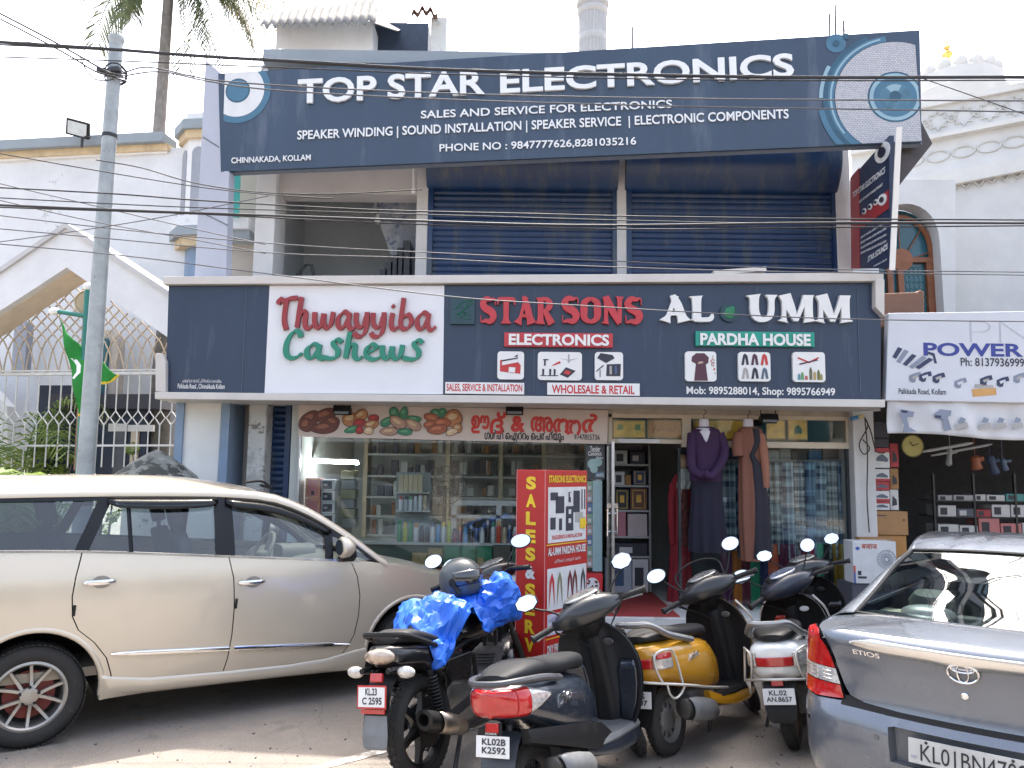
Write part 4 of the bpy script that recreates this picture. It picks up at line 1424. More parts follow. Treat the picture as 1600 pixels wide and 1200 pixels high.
def clip_poly(poly, x0, x1, z0, z1):
 def cl(pl, f, inter):
  o = []
  for i in range(len(pl)):
   a, b = pl[i - 1], pl[i]
   fa, fb = f(a), f(b)
   if fa >= 0:
    if fb >= 0:
     o.append(b)
    else:
     o.append(a + (b - a) * (fa / (fa - fb)))
   elif fb >= 0:
    o.append(a + (b - a) * (fa / (fa - fb)))
    o.append(b)
  return o
 pl = [Vector(p) for p in poly]
 for f in (lambda p: p.x - x0, lambda p: x1 - p.x, lambda p: p.y - z0, lambda p: z1 - p.y):
  if pl:
   pl = cl(pl, f, None)
 return pl
def ring(cx, cz, r0, r1, a0, a1, y, m, name, lim):
 q = MB()
 n = 64
 for k in range(n):
  t0, t1 = a0 + (a1 - a0) * k / n, a0 + (a1 - a0) * (k + 1) / n
  pl = [(cx + r * math.cos(t), cz + r * math.sin(t)) for r, t in ((r0, t0), (r1, t0), (r1, t1), (r0, t1))]
  if r0 <= 1e-6:
   pl = pl[1:]
  pl = clip_poly(pl, *lim)
  if len(pl) > 2:
   q.add([(p.x, y, p.y) for p in pl], [tuple(range(len(pl)))])
 if q.f:
  return q.build(name, m, ts.e, smooth=0)
def meshprint(name):
 m, nt, b = nodes_of(name)
 N, L = nt.nodes, nt.links
 tc = N.new('ShaderNodeTexCoord')
 sp = N.new('ShaderNodeMapping')
 sp.inputs['Rotation'].default_value = (R(90), 0, 0)
 L.new(tc.outputs['Object'], sp.inputs[0])
 br = N.new('ShaderNodeTexBrick')
 br.inputs['Scale'].default_value = 15.0
 br.inputs['Brick Width'].default_value = 0.5
 br.inputs['Row Height'].default_value = 0.32
 br.inputs['Mortar Size'].default_value = 0.045
 br.inputs['Mortar Smooth'].default_value = 0.6
 br.inputs['Color1'].default_value = (0.52, 0.52, 0.55, 1)
 br.inputs['Color2'].default_value = (0.42, 0.43, 0.47, 1)
 br.inputs['Mortar'].default_value = (0.20, 0.21, 0.24, 1)
 L.new(sp.outputs[0], br.inputs['Vector'])
 L.new(br.outputs[0], b.inputs['Base Color'])
 b.inputs['Roughness'].default_value = 0.5
 return m
MESHP = meshprint('speaker_mesh_print')
CONEP = mat('speaker_cone_print', (0.66, 0.67, 0.68), 0.5, var=0.06)
pxm = ts.uv(1395, 100)[0] - ts.uv(1394, 100)[0]
lim = (0.0, UMAX - 0.005, -0.3, 9)
cu, cz = ts.uv(1398, 152)
zbot = ts.uv(1398, 224)[1]
ztop = ts.uv(1398, 50)[1]
lim = (0.0, UMAX - 0.002, zbot + 0.01, ztop + 0.015)
for r0, r1, a0, a1, y, m in ((105, 113, 110, 250, -.006, TEALD), (113, 119, 150, 178, -.008, PALE), (95, 105, 95, 260, -.007, TEALP), (99, 102, 100, 215, -.009, PALE),
       (0, 94, 0, 360, -.010, MESHP), (86, 95, 200, 250, -.0095, TEALP), (0, 43, 0, 360, -.0105, TEALD), (0, 40, 0, 360, -.012, PALE), (0, 34, 0, 360, -.014, TEALP), (0, 24, 0, 360, -.016, mat('print_mid_teal', (0.065, 0.165, 0.24), 0.45, var=0.3, scale=9)), (0, 9, 0, 360, -.018, TEALD), (10, 21, 60, 130, -.0175, PALE), (113, 122, 188, 236, -.008, TEALP), (108, 124, 232, 262, -.0065, PALE)):
 ring(cu, cz, r0 * pxm, r1 * pxm, R(a0), R(a1), y, m, 'speaker_print', lim)
c2 = ts.uv(1306, 68)
ring(c2[0], c2[1], 0, 5 * pxm, 0, 2 * PI, -.014, TEALD, 'bolt_print', lim)
ring(c2[0], c2[1], 0, 16 * pxm, 0, 2 * PI, -.005, TEALP, 'bolt_print', lim)
c2 = ts.uv(1322, 58)
ring(c2[0], c2[1], 0, 5 * pxm, 0, 2 * PI, -.0145, TEALD, 'bolt_print', lim)
pl_ = ts.uv(386, 100)[0] - ts.uv(385, 100)[0]
cu, cz = ts.uv(372, 142)
lim = (0.012, 5, -0.3, ts.uv(372, 113)[1])
ring(cu, cz, 0, 51 * pl_, 0, 2 * PI, -.005, TEALP, 'speaker_print', lim)
ring(cu, cz, 0, 41 * pl_, 0, 2 * PI, -.007, CONEP, 'speaker_print', lim)
ring(cu, cz, 0, 19 * pl_, 0, 2 * PI, -.009, TEALD, 'speaker_print', lim)
ring(cu, cz, 0, 17 * pl_, 0, 2 * PI, -.011, TEALP, 'speaker_print', lim)
q = MB()
tri = [ts.uv(1440, 160), ts.uv(1468, 214), ts.uv(1408, 290), ts.uv(1392, 226)]
q.prism(tri, lambda p, t: Vector((p[0], t, p[1])), 0.16, 0.42)
q.build('end_bracket', mat('dull_brown_sheet', (0.075, 0.066, 0.068), 0.6, 0.2, var=0.3, scale=5), ts.e, smooth=0, bevel=0.01)
q = MB()
for px in (520, 800, 1080, 1330):
 u, z_ = ts.uv(px, 160)
 q.bb((u - 0.03, 0.14, z_ - 0.1), (u + 0.03, 1.2, z_ - 0.04))
q.build('strut', DARKMETAL, ts.e, smooth=0)
cl = Board('side_cladding', 'tall pale grey cladding panel standing at the left end of the big sign', 'panel', P(304, 430, 8.85), P(352, 430, 8.72))
CLAD = mat('grey_cladding', (0.40, 0.42, 0.49), 0.42, var=0.06, scale=2)
cl.quad(((304, 432), (321, 93), (350, 118), (346, 266), (358, 268), (353, 432)), 0.0, 0.10, CLAD, 'sheet', bevel=0.004)
q = MB()
for (xa, ya), (xb, yb) in (((317, 214), (342, 230)), ((311, 330), (356, 352))):
 a, b2 = cl.uv(xa, ya), cl.uv(xb, yb)
 q.tube([(a[0], -0.001, a[1]), (b2[0], -0.001, b2[1])], 0.008, 4)
q.build('seam', mat('seam_grey', (0.14, 0.15, 0.18), 0.6), cl.e)
tq = Board('teal_strip', 'narrow turquoise painted strip beside the grey cladding panel', 'panel', P(360, 350, 9.2), P(376, 350, 9.2))
tq.rect(360, 268, 373, 338, 0, 0.05, mat('turquoise_paint', (0.05, 0.36, 0.34), 0.6), 'strip')
rc = Board('recess_panel', 'peeling beige wall strip between the cladding panel and the flaking column', 'wall', P(356, 440, 9.6), P(400, 440, 9.6))
rc.rect(340, 262, 400, 436, 0, 0.1, wallmat('beige_strip', (0.46, 0.43, 0.38), (0.16, 0.15, 0.13), 0.4), 'plaster')
rc.rect(352, 352, 400, 368, -0.3, -0.002, W_OLD, 'ledge')
rc.rect(352, 368, 400, 382, -0.25, -0.002, CEMENT, 'ledge_band')
# --- long lower sign
ls = Board('shop_sign', 'long navy shop sign with white centre panel over the ground floor shops', 'sign', P(254, 622, 8.55), P(1378, 635, 8.42))
NAVY = mat('navy_panel', (0.020, 0.036, 0.075), 0.35, var=0.10, scale=1.5, dirt=(0.045, 0.06, 0.10), dirt_amt=0.4, dirt_scale=2.2, stretch=(3, 1, 0.4), bump=0.5, bscale=2.0)
FRM = mat('greige_frame', (0.56, 0.53, 0.50), 0.5, var=0.08, scale=3)
D = 0.55
LSL = lambda x: 622 + (x - 254) * 13 / 1124.0
LST = lambda x: 445 + (x - 254) * -3 / 1124.0
ls.quad(((258, 612), (413, 614), (421, 446), (263, 446)), 0.01, D, NAVY, 'panel')
ls.quad(((413, 614), (692, 616), (694, 446), (421, 446)), 0.006, D - 0.004, mat('white_panel', (0.70, 0.71, 0.74), 0.4, var=0.03, scale=2), 'panel')
ls.quad(((692, 616), (1006, 620), (1006, 445), (694, 446)), 0.011, D, NAVY, 'panel')
ls.quad(((1006, 620), (1377, 625), (1377, 441), (1006, 445)), 0.013, D - 0.002, NAVY, 'panel')
q = MB()
for x in (377, 834, 1185, 1345):
 a, b2 = ls.uv(x, 612), ls.uv(x + 3, 448)
 q.bb((a[0] - 0.002, 0.004, a[1]), (a[0] + 0.002, 0.012, b2[1]))
q.build('panel_joint', mat('joint_grey', (0.10, 0.13, 0.19), 0.5), ls.e, smooth=0)
fr = [((245, 613), (245, 624), (1380, 637), (1380, 625)), ((258, 434), (258, 446), (1377, 441), (1377, 428))]
for i, f in enumerate(fr):
 ls.quad(f, -0.05 - 0.01 * i, D + 0.03, FRM, 'frame_rail', bevel=0.006)
ls.quad(((1363, 439), (1377, 439), (1377, 497), (1363, 482)), -0.08, 0.2, FRM, 'frame_end', bevel=0.006)
ls.quad(((246, 553), (256, 553), (262, 566), (262, 614), (246, 612)), -0.05, 0.25, FRM, 'frame_end', bevel=0.006)
ls.quad(((1115, 423), (1196, 417), (1197, 424), (1116, 430)), -0.02, 0.3, FRM, 'loose_strip')
RED_L = mat('letter_red', (0.46, 0.035, 0.045), 0.4, var=0.08)
GRN_L = mat('letter_green', (0.012, 0.20, 0.13), 0.4, var=0.08)
WHT_L = mat('letter_white', (0.72, 0.72, 0.71), 0.4, var=0.04)
DRED = mat('letter_dark_red', (0.27, 0.025, 0.03), 0.4, var=0.08)
SCRIPT = {
 'T': (.60, [[(-.04, .78), (.02, .94), (.18, .90), (.40, .97), (.66, 1.0)], [(.27, .93), (.22, .55), (.22, .2), (.30, -.06)]]),
 'h': (.58, [[(.16, 1.02), (.10, .6), (.07, .3), (.03, .02)], [(.08, .34), (.20, .52), (.33, .50), (.32, .2), (.36, .02), (.48, .0), (.60, .10)]]),
 'w': (.78, [[(.03, .52), (.04, .2), (.14, .02), (.28, .10), (.36, .48)], [(.36, .48), (.37, .16), (.48, .01), (.62, .12), (.70, .54)]]),
 'a': (.62, [[(.44, .46), (.26, .54), (.06, .34), (.08, .06), (.26, .04), (.43, .34)], [(.46, .52), (.43, .16), (.50, .0), (.62, .0), (.72, .10)]]),
 'y': (.56, [[(.04, .52), (.04, .22), (.14, .06), (.30, .10), (.40, .40)], [(.43, .54), (.43, .20), (.38, -.10), (.24, -.25), (.06, -.24), (-.02, -.13)]]),
 'i': (.32, [[(.13, .52), (.09, .2), (.13, .02), (.24, .0), (.34, .08)], [(.09, .70), (.19, .80)]]),
 'b': (.56, [[(.15, 1.02), (.10, .6), (.06, .2), (.13, .02), (.32, .03), (.45, .24), (.36, .46), (.16, .40)]]),
 'C': (.66, [[(.54, .80), (.48, 1.0), (.30, 1.0), (.12, .7), (.06, .35), (.12, .08), (.28, .0), (.46, .06), (.60, .20)]]),
 's': (.58, [[(.52, .62), (.40, .72), (.26, .64), (.27, .48), (.40, .32), (.37, .08), (.20, .0), (.02, .02), (-.12, .06)]]),
 'e': (.52, [[(.10, .26), (.30, .32), (.40, .46), (.25, .55), (.09, .38), (.09, .12), (.22, .0), (.40, .0), (.56, .10)]]),
}
def script_word(t, px0, py0, px1, py1, m, ymin, ymax):
 a, b2 = ls.uv(px0, py0), ls.uv(px1, py1)
 stroke_letters(t, SCRIPT, a[0], b2[0], a[1], b2[1], 0.008, 0.045, m, ls.e, 'n', 0.175, 38, 0.05, 'lettering', ymin, ymax)
script_word('Thwayyiba', 435, 526, 678, 466, DRED, -0.28, 1.04)
script_word('Cashews', 444, 562, 664, 519, GRN_L, -0.05, 1.05)
SERIF = {
 'S': (.64, [([(.60, .70), (.57, .93), (.42, .90), (.24, .92), (.11, .76), (.20, .58), (.42, .46), (.53, .28), (.42, .08), (.22, .10), (.06, .06), (.04, .30)], [.03, .05, .14, .20, .24, .27, .29, .26, .20, .14, .05, .03])]),
 'T': (.68, [([(.0, .70), (.03, .90), (.16, .92), (.34, .92), (.52, .92), (.65, .90), (.68, .70)], [.04, .12, .16, .16, .16, .12, .04]), ([(.34, .95), (.34, .5), (.34, .16), (.34, .0)], [.24, .21, .23, .42])]),
 'A': (.74, [([(.40, 1.0), (.28, .6), (.17, .22), (.08, .0)], [.16, .13, .14, .34]), ([(.30, 1.03), (.42, .7), (.55, .22), (.62, .0)], [.16, .25, .26, .38]), ([(.2, .30), (.52, .30)], [.13, .13])]),
 'R': (.72, [([(.17, 1.0), (.18, .85), (.18, .2), (.17, .0)], [.36, .24, .23, .40]), ([(.14, .92), (.40, .93), (.55, .74), (.42, .52), (.22, .48)], [.14, .17, .24, .18, .12]), ([(.34, .52), (.48, .25), (.62, .0)], [.18, .24, .30])]),
 'O': (.72, [([(.36, .93), (.14, .78), (.12, .5), (.14, .2), (.36, .07), (.58, .2), (.60, .5), (.58, .78), (.36, .93)], [.14, .22, .26, .22, .14, .22, .26, .22, .14])]),
 'N': (.76, [([(.12, 1.0), (.14, .85), (.14, .15), (.12, .0)], [.24, .16, .15, .28]), ([(.12, 1.0), (.36, .5), (.62, .0)], [.24, .26, .16]), ([(.64, 1.0), (.63, .85), (.63, .3), (.63, .02)], [.30, .17, .15, .12])]),
 'L': (.66, [([(.18, 1.0), (.19, .85), (.19, .15), (.17, .02)], [.40, .26, .25, .34]), ([(.12, .08), (.40, .08), (.58, .12), (.64, .34)], [.16, .17, .16, .04])]),
 'U': (.82, [([(.16, 1.0), (.18, .85), (.18, .4), (.26, .14), (.42, .07), (.58, .16), (.65, .4), (.66, .8), (.66, 1.0)], [.42, .26, .25, .24, .18, .17, .17, .17, .34])]),
 'M': (.98, [([(.10, 1.0), (.14, .8), (.13, .15), (.10, .0)], [.20, .13, .13, .30]), ([(.16, 1.02), (.32, .5), (.46, .03)], [.34, .26, .12]), ([(.46, .03), (.62, .5), (.76, .98)], [.12, .12, .16]), ([(.82, 1.0), (.82, .8), (.82, .15), (.84, .0)], [.32, .24, .24, .36])]),
}
def serif_word(t, px0, py0, px1, py1, m, ext=0.05):
 a, b2 = ls.uv(px0, py0), ls.uv(px1, py1)
 stroke_letters(t, SERIF, a[0], b2[0], a[1], b2[1], 0.010, ext, m, ls.e, 'w', gap=0.05)
serif_word('STAR', 750, 506, 866, 466, RED_L)
serif_word('SONS', 877, 506, 1003, 465, RED_L)
serif_word('AL', 1034, 503, 1113, 464, WHT_L)
serif_word('UMM', 1168, 503, 1327, 463, WHT_L)
ls.rect(704, 466, 742, 507, -0.03, 0.01, mat('emblem_green_board', (0.014, 0.050, 0.066), 0.4), 'emblem_board')
q = MB()
e0 = ls.uv(704, 507)
e1 = ls.uv(742, 466)
ew, eh = e1[0] - e0[0], e1[1] - e0[1]
for pts in ([(.2, .55), (.4, .75), (.7, .9), (.95, .95), (.8, .7), (.5, .5), (.3, .35)], [(.25, .4), (.55, .45), (.8, .35)], [(.3, .25), (.4, .4), (.45, .2), (.6, .4), (.62, .18), (.85, .2)], [(.2, .62), (.5, .64)], [(.55, .55), (.7, .75), (.9, .9)]):
 q.tube([Vector((e0[0] + p[0] * ew, -0.032, e0[1] + p[1] * eh)) for p in catmull([(a, b, 0) for a, b in pts], 4) for p in [(p.x, p.y)]], 0.006, 4)
q.build('emblem', mat('emblem_line_green', (0.015, 0.11, 0.08), 0.4), ls.e)
u, z_ = ls.uv(1139, 489)
q = MB()
q.lathe([(0, 0), (0.10, 0), (0.10, 0.025), (0, 0.025)], 28, Matrix.Translation((u, 0.005, z_)) @ Matrix.Rotation(R(90), 4, 'X'))
q.build('emblem_disc', mat('emblem_disc_green', (0.010, 0.045, 0.06), 0.4), ls.e, smooth=30)
q = MB()
q.ell((u + 0.0, -0.02, z_ - 0.005), (0.055, 0.012, 0.065))
q.ell((u + 0.03, -0.022, z_ + 0.03), (0.03, 0.012, 0.04))
q.build('emblem', mat('emblem_leaf_green', (0.012, 0.17, 0.07), 0.4), ls.e)
ls.rect(788, 521, 957, 543, -0.035, 0.012, RED_L, 'name_strip', 0.004)
ls.text('ELECTRONICS', 795, 540, 951, 524, -0.036, WHT_L, 0.035, 0.012)
ls.rect(1086, 519, 1271, 542, -0.035, 0.012, mat('strip_teal', (0.012, 0.27, 0.20), 0.4), 'name_strip', 0.004)
ls.text('PARDHA HOUSE', 1093, 540, 1264, 523, -0.036, WHT_L, 0.035, 0.012)
ls.rect(696, 598, 819, 616, -0.03, 0.012, WHT_L, 'name_strip', 0.003)
ls.text('SALES, SERVICE & INSTALLATION', 698, 613, 816, 601, -0.032, REDINK, 0.02)
ls.rect(855, 599, 999, 618, -0.03, 0.012, WHT_L, 'name_strip', 0.003)
ls.text('WHOLESALE & RETAIL', 862, 615, 991, 603, -0.032, REDINK, 0.025)
ls.text('Mob: 9895288014, Shop: 9895766949', 1073, 619, 1305, 606, 0.006, WHT_L, 0.02)
ls.text('Palkkada Road , Chinnakkada Kollam', 277, 608, 351, 600, 0.006, WHT_L, 0.012)
ls.text('പാലക്കട റോഡ്, ചിന്നക്കട കൊല്ലം', 284, 598, 346, 592, 0.006, WHT_L, 0)
def picture(px0, py0, px1, py1):
 a, b2 = ls.uv(px0, py1), ls.uv(px1, py0)
 w_, h_ = b2[0] - a[0], b2[1] - a[1]
 r_ = 0.035
 pts = []
 for cx_, cz_, s0 in ((w_ - r_, r_, -90), (w_ - r_, h_ - r_, 0), (r_, h_ - r_, 90), (r_, r_, 180)):
  for k in range(5):
   t = R(s0 + 22.5 * k)
   pts.append((a[0] + cx_ + r_ * math.cos(t), a[1] + cz_ + r_ * math.sin(t)))
 q = MB()
 q.prism(pts, lambda p, t: Vector((p[0], t, p[1])), -0.03, 0.012)
 o = q.build('picture_panel', WHT_L, ls.e, smooth=0)
 def shape(poly, m, name='picture', y=-0.033):
  q_ = MB()
  q_.add([(a[0] + x * w_, y, a[1] + z * h_) for x, z in poly], [tuple(range(len(poly)))])
  q_.build(name, m, o, smooth=0, fix=False)
 return shape
MAROON = mat('print_maroon', (0.085, 0.03, 0.05), 0.6, var=0.1)
PR = mat('print_red', (0.48, 0.04, 0.04), 0.55, var=0.1)
PD = mat('print_dark', (0.03, 0.03, 0.05), 0.55, var=0.1)
PG = mat('print_grey', (0.35, 0.34, 0.33), 0.55, var=0.1)
sh = picture(777, 550, 819, 593)
sh([(.12, .28), (.86, .2), (.88, .5), (.78, .62), (.18, .5)], PR)
sh([(.42, .26), (.66, .24), (.68, .42), (.44, .44)], WHT_L, y=-0.035)
sh([(.1, .62), (.76, .74), (.78, .79), (.12, .68)], PD)
sh([(.1, .3), (.17, .3), (.17, .7), (.1, .68)], PR, y=-0.0345)
sh([(.62, .82), (.78, .9), (.74, .8)], PD)
sh = picture(840, 551, 909, 594)
sh([(.5, .2), (.68, .08), (.86, .33), (.64, .46)], PD)
sh([(.58, .24), (.70, .18), (.76, .30), (.64, .36)], PR, y=-0.035)
sh([(.46, .78), (.7, .72), (.94, .8), (.72, .68)], PG)
sh([(.68, .62), (.72, .62), (.72, .92), (.68, .92)], PG, y=-0.034)
sh([(.3, .48), (.52, .6), (.5, .68), (.36, .56)], PR)
sh([(.14, .5), (.18, .5), (.18, .72), (.14, .72)], PD)
sh([(.12, .70), (.24, .70), (.24, .74), (.12, .74)], PD, y=-0.0345)
for x in (.1, .26, .36):
 sh([(x, .16), (x + .04, .16), (x + .05, .38), (x, .4)], PD)
 sh([(x - .04, .14), (x + .1, .14), (x + .1, .17), (x - .04, .17)], PD, y=-0.0345)
sh = picture(929, 551, 973, 594)
sh([(.08, .78), (.4, .6), (.7, .78), (.62, .9), (.2, .96)], PD)
sh([(.4, .14), (.9, .14), (.92, .58), (.42, .56)], PD)
sh([(.52, .2), (.6, .2), (.6, .5), (.52, .5)], PG, y=-0.035)
sh([(.7, .22), (.78, .22), (.78, .5), (.7, .5)], mat('print_blue', (0.06, 0.10, 0.2), 0.5), y=-0.035)
sh([(.05, .28), (.32, .5), (.30, .54), (.05, .33)], PD)
sh([(.17, .1), (.2, .1), (.2, .36), (.17, .36)], PD, y=-0.0345)
sh = picture(1070, 550, 1118, 596)
sh([(.28, .02), (.72, .02), (.66, .56), (.74, .62), (.76, .8), (.62, .94), (.36, .94), (.22, .82), (.2, .66), (.34, .58)], MAROON)
sh([(.4, .58), (.56, .6), (.58, .66), (.44, .66)], mat('print_skin', (0.5, 0.33, 0.28), 0.6), y=-0.035)
for i in range(12):
 x, z_ = .8 + .12 * random.random(), .15 + .75 * random.random()
 sh([(x, z_), (x + .06, z_ + .02), (x + .03, z_ + .08)], PR if i % 2 else PG, y=-0.034)
sh = picture(1153, 551, 1202, 596)
for i in range(3):
 for j in range(2):
  x, z_ = .09 + i * .3, .08 + j * .47
  m = [[PG, PD, mat('print_steel_blue', (0.08, 0.12, 0.17), 0.5)], [PD, MAROON, PR]][j][i]
  sh([(x, z_), (x + .08, z_), (x + .12, z_ + .26), (x + .16, z_), (x + .24, z_ + .02), (x + .2, z_ + .32), (x + .12, z_ + .4), (x + .06, z_ + .34)], m)
sh = picture(1238, 551, 1287, 597)
sh([(.15, .78), (.5, .62), (.82, .8), (.8, .84), (.5, .68), (.17, .83)], PR)
sh([(.2, .56), (.78, .72), (.76, .76), (.2, .61)], MAROON, y=-0.0345)
for x, hgt, m in ((.14, .2, 'a'), (.24, .26, 'b'), (.36, .14, 'c'), (.5, .42, 'd'), (.62, .28, 'e'), (.74, .34, 'f'), (.82, .2, 'g')):
 c = {'a': (0.1, .25, .3), 'b': (.12, .3, .12), 'c': (.4, .1, .08), 'd': (.12, .12, .06), 'e': (.4, .3, .12), 'f': (.14, .16, .05), 'g': (.3, .25, .1)}[m]
 sh([(x, .07), (x + .09, .07), (x + .09, .07 + hgt * .75), (x + .06, .07 + hgt), (x + .03, .07 + hgt), (x, .07 + hgt * .75)], mat('print_bottle_' + m, c, .5))
# --- projecting sign (STAR SOUNDS)
ps = Board('projecting_sign', 'navy and red projecting sign STAR SOUNDS jutting from the wall', 'sign', P(1331, 420, 9.3), P(1391, 419, 8.05))
qd = [ps.uv(*p) for p in ((1331, 420), (1391, 419), (1389, 212), (1329, 280))]
q = MB()
q.prism(qd, lambda p, t: Vector((p[0], t, p[1])), 0.0, 0.05)
q.build('board', mat('projecting_navy', (0.022, 0.035, 0.075), 0.4, var=0.1), ps.e, smooth=0)
ps.quad(((1331, 420), (1344, 420), (1343, 262), (1329, 278)), -0.006, 0.0, mat('projecting_red', (0.32, 0.03, 0.035), 0.4), 'red_band')
ps.quad(((1344, 338), (1389, 296), (1389, 326), (1344, 358)), -0.007, 0.0, mat('projecting_red', (0.32, 0.03, 0.035), 0.4), 'red_band')
q = MB()
a, b2 = ps.uv(1390, 419), ps.uv(1389, 208)
q.bb((a[0], -0.005, a[1] - 0.03), (a[0] + 0.02, 0.05, b2[1] + 0.02))
q.build('edge_frame', WHITE, ps.e, smooth=0)
def pslant(t, xa, ya, xb, yb, hpx, m=LET, bold=0.02):
 a, b2 = ps.uv(xa, ya), ps.uv(xb, yb)
 d = Vector((b2[0] - a[0], b2[1] - a[1]))
 zt_ = ps.uv(xa, ya - hpx)[1] - a[1]
 L_ = d.length
 mx = Matrix(((d.x / L_, 0, 0, a[0]), (0, 1, 0, 0), (d.y / L_, 0, 1, a[1]), (0, 0, 0, 1)))
 put_text(ps.e, t, 0, L_, 0, zt_, -0.009, m, bold, 0, 'lettering', mx)
pslant('TOP STAR ELECTRONICS', 1333, 310, 1384, 270, 9)
pslant('SALES AND SERVICE FOR ELECTRONICS', 1343, 318, 1380, 290, 4)
for k in range(4):
 pslant('SPEAKER WINDING, SOUND INSTALLATION', 1346, 374 + 8 * k, 1386, 349 + 10 * k, 4)
pslant('STAR SOUNDS', 1357, 410, 1388, 389, 9)
pslant('CHINNAKADA, KOLLAM', 1366, 418, 1387, 407, 3)
for px, py, r_ in ((1352, 330, 5), (1361, 323, 5), (1370, 316, 5), (1380, 312, 9), (1380, 238, 16)):
 u, z_ = ps.uv(px, py)
 rr_ = r_ * 0.0068
 q = MB()
 q.lathe([(0, -.012), (rr_, -.012), (rr_, -.009), (0, -.009)], 20, Matrix.Translation((u, 0, z_)) @ Matrix.Diagonal((2.2, 1, 1, 1)) @ Matrix.Rotation(R(-90), 4, 'X'))
 q.build('picture', CONEP, ps.e, smooth=0)
 q = MB()
 q.lathe([(0, -.016), (rr_ * .5, -.016), (rr_ * .5, -.012), (0, -.012)], 20, Matrix.Translation((u, -0.006, z_)) @ Matrix.Diagonal((2.2, 1, 1, 1)) @ Matrix.Rotation(R(-90), 4, 'X'))
 q.build('picture', PD, ps.e, smooth=0)
# --- neighbour's sign and banner
pw = Board('tool_shop_sign', 'pale grey tool shop sign reading POWER with printed tools', 'sign', P(1384, 628, 8.45), P(1700, 634, 8.25))
PWB = mat('pale_flex', (0.56, 0.58, 0.63), 0.5, var=0.04, scale=2)
pw.quad(((1384, 626), (1760, 632), (1760, 484), (1388, 489)), 0.0, 0.12, PWB, 'board', bevel=0.01)
PB = mat('print_royal_blue', (0.03, 0.045, 0.24), 0.5)
pw.text('POWER', 1443, 556, 1598, 537, -0.003, PB, 0.03)
pw.text('Ph: 8137936999', 1501, 572, 1600, 560, -0.003, PD, 0.015)
pw.text('Palkkada Road, Kollam', 1404, 617, 1478, 608, -0.003, PD, 0.012)
pw.text('PN', 1516, 535, 1612, 503, -0.003, mat('print_faint_grey', (0.40, 0.42, 0.47), 0.5), -0.035)
def blob(bd, poly, m, y):
 q_ = MB()
 q_.add([(bd.uv(*p)[0], y, bd.uv(*p)[1]) for p in poly], [tuple(range(len(poly)))])
 return q_.build('picture', m, bd.e, smooth=0, fix=False)
NB = mat('print_navy', (0.025, 0.035, 0.09), 0.5)
for i, (x0, y0, x1, y1) in enumerate(((1394, 558, 1410, 545), (1400, 565, 1420, 549), (1410, 569, 1432, 556), (1420, 573, 1448, 559), (1430, 574, 1458, 562))):
 blob(pw, [(x0, y0), (x0 + 6, y0 + 3), (x1, y1), (x1 - 7, y1 - 3)], NB if i % 2 == 0 else mat('print_steel', (0.20, 0.23, 0.30), 0.5), -0.003 - 0.001 * i)
blob(pw, [(1449, 549), (1460, 552), (1464, 568), (1460, 568), (1457, 556), (1449, 553)], NB, -0.003)
for i, (x, y) in enumerate(((1429, 585), (1445, 584), (1466, 586), (1500, 594), (1540, 590), (1566, 592), (1592, 586))):
 blob(pw, [(x - 9, y + 10), (x - 9, y + 2), (x, y - 2), (x + 9, y - 4), (x + 11, y + 3), (x + 2, y + 5), (x + 1, y + 12), (x - 4, y + 13)], NB if i % 3 else mat('print_steel', (0.20, 0.23, 0.30), 0.5), -0.003 - 0.001 * (i % 3))
 blob(pw, [(x - 5, y + 4), (x + 4, y + 1), (x + 5, y + 4), (x - 3, y + 8)], PWB if i % 2 else PG, -0.008)
blob(pw, [(1518, 608), (1556, 606), (1557, 617), (1520, 620)], mat('print_orange', (0.55, 0.30, 0.10), 0.5), -0.003)
blob(pw, [(1523, 600), (1552, 602), (1552, 607), (1522, 606)], PG, -0.004)
bn = Board('tool_banner', 'creased white fabric banner printed with power drills hanging below the tool shop sign', 'banner', P(1387, 680, 8.5), P(1700, 688, 8.3))
b0, b1 = bn.uv(1387, 677), bn.uv(1760, 631)
bw_, bh_ = b1[0] - b0[0], b1[1] - b0[1]
s = MB()
def cloth(u, v):
 x = b0[0] + bw_ * u
 return Vector((x, 0.02 * math.sin(u * 16) + 0.012 * math.sin(u * 47 + v * 3) + 0.01 * math.sin(v * 5 + u * 9), b0[1] + bh_ * v + 0.015 * math.sin(u * 10) * (1 - v) - 0.05 * u * (1 - v)))
s.grid(cloth, 120, 10)
s.build('fabric', mat('white_banner', (0.60, 0.60, 0.62), 0.75, var=0.06, scale=3), bn.e, smooth=180, thick=0.004)
for i, pl in enumerate((((1404, 640), (1426, 644), (1424, 652), (1414, 652), (1418, 668), (1430, 674), (1408, 676), (1410, 664), (1404, 650)),
      ((1456, 648), (1466, 640), (1484, 642), (1482, 650), (1478, 652), (1484, 672), (1472, 674), (1470, 656), (1458, 654)))):
 blob(bn, pl, mat('print_steel', (0.20, 0.23, 0.30), 0.5), -0.045)
 x, y = pl[0]
 blob(bn, [(x + 2, y + 1), (x + 12, y + 2), (x + 11, y + 6), (x + 2, y + 5)], NB, -0.047)
for x in (1500, 1536, 1560, 1586):
 blob(bn, [(x - 10, 664), (x + 8, 660), (x + 10, 668), (x - 8, 672)], PG, -0.045)
 blob(bn, [(x - 6, 661), (x - 2, 652), (x + 6, 655), (x + 4, 661)], mat('print_steel', (0.20, 0.23, 0.30), 0.5), -0.046)
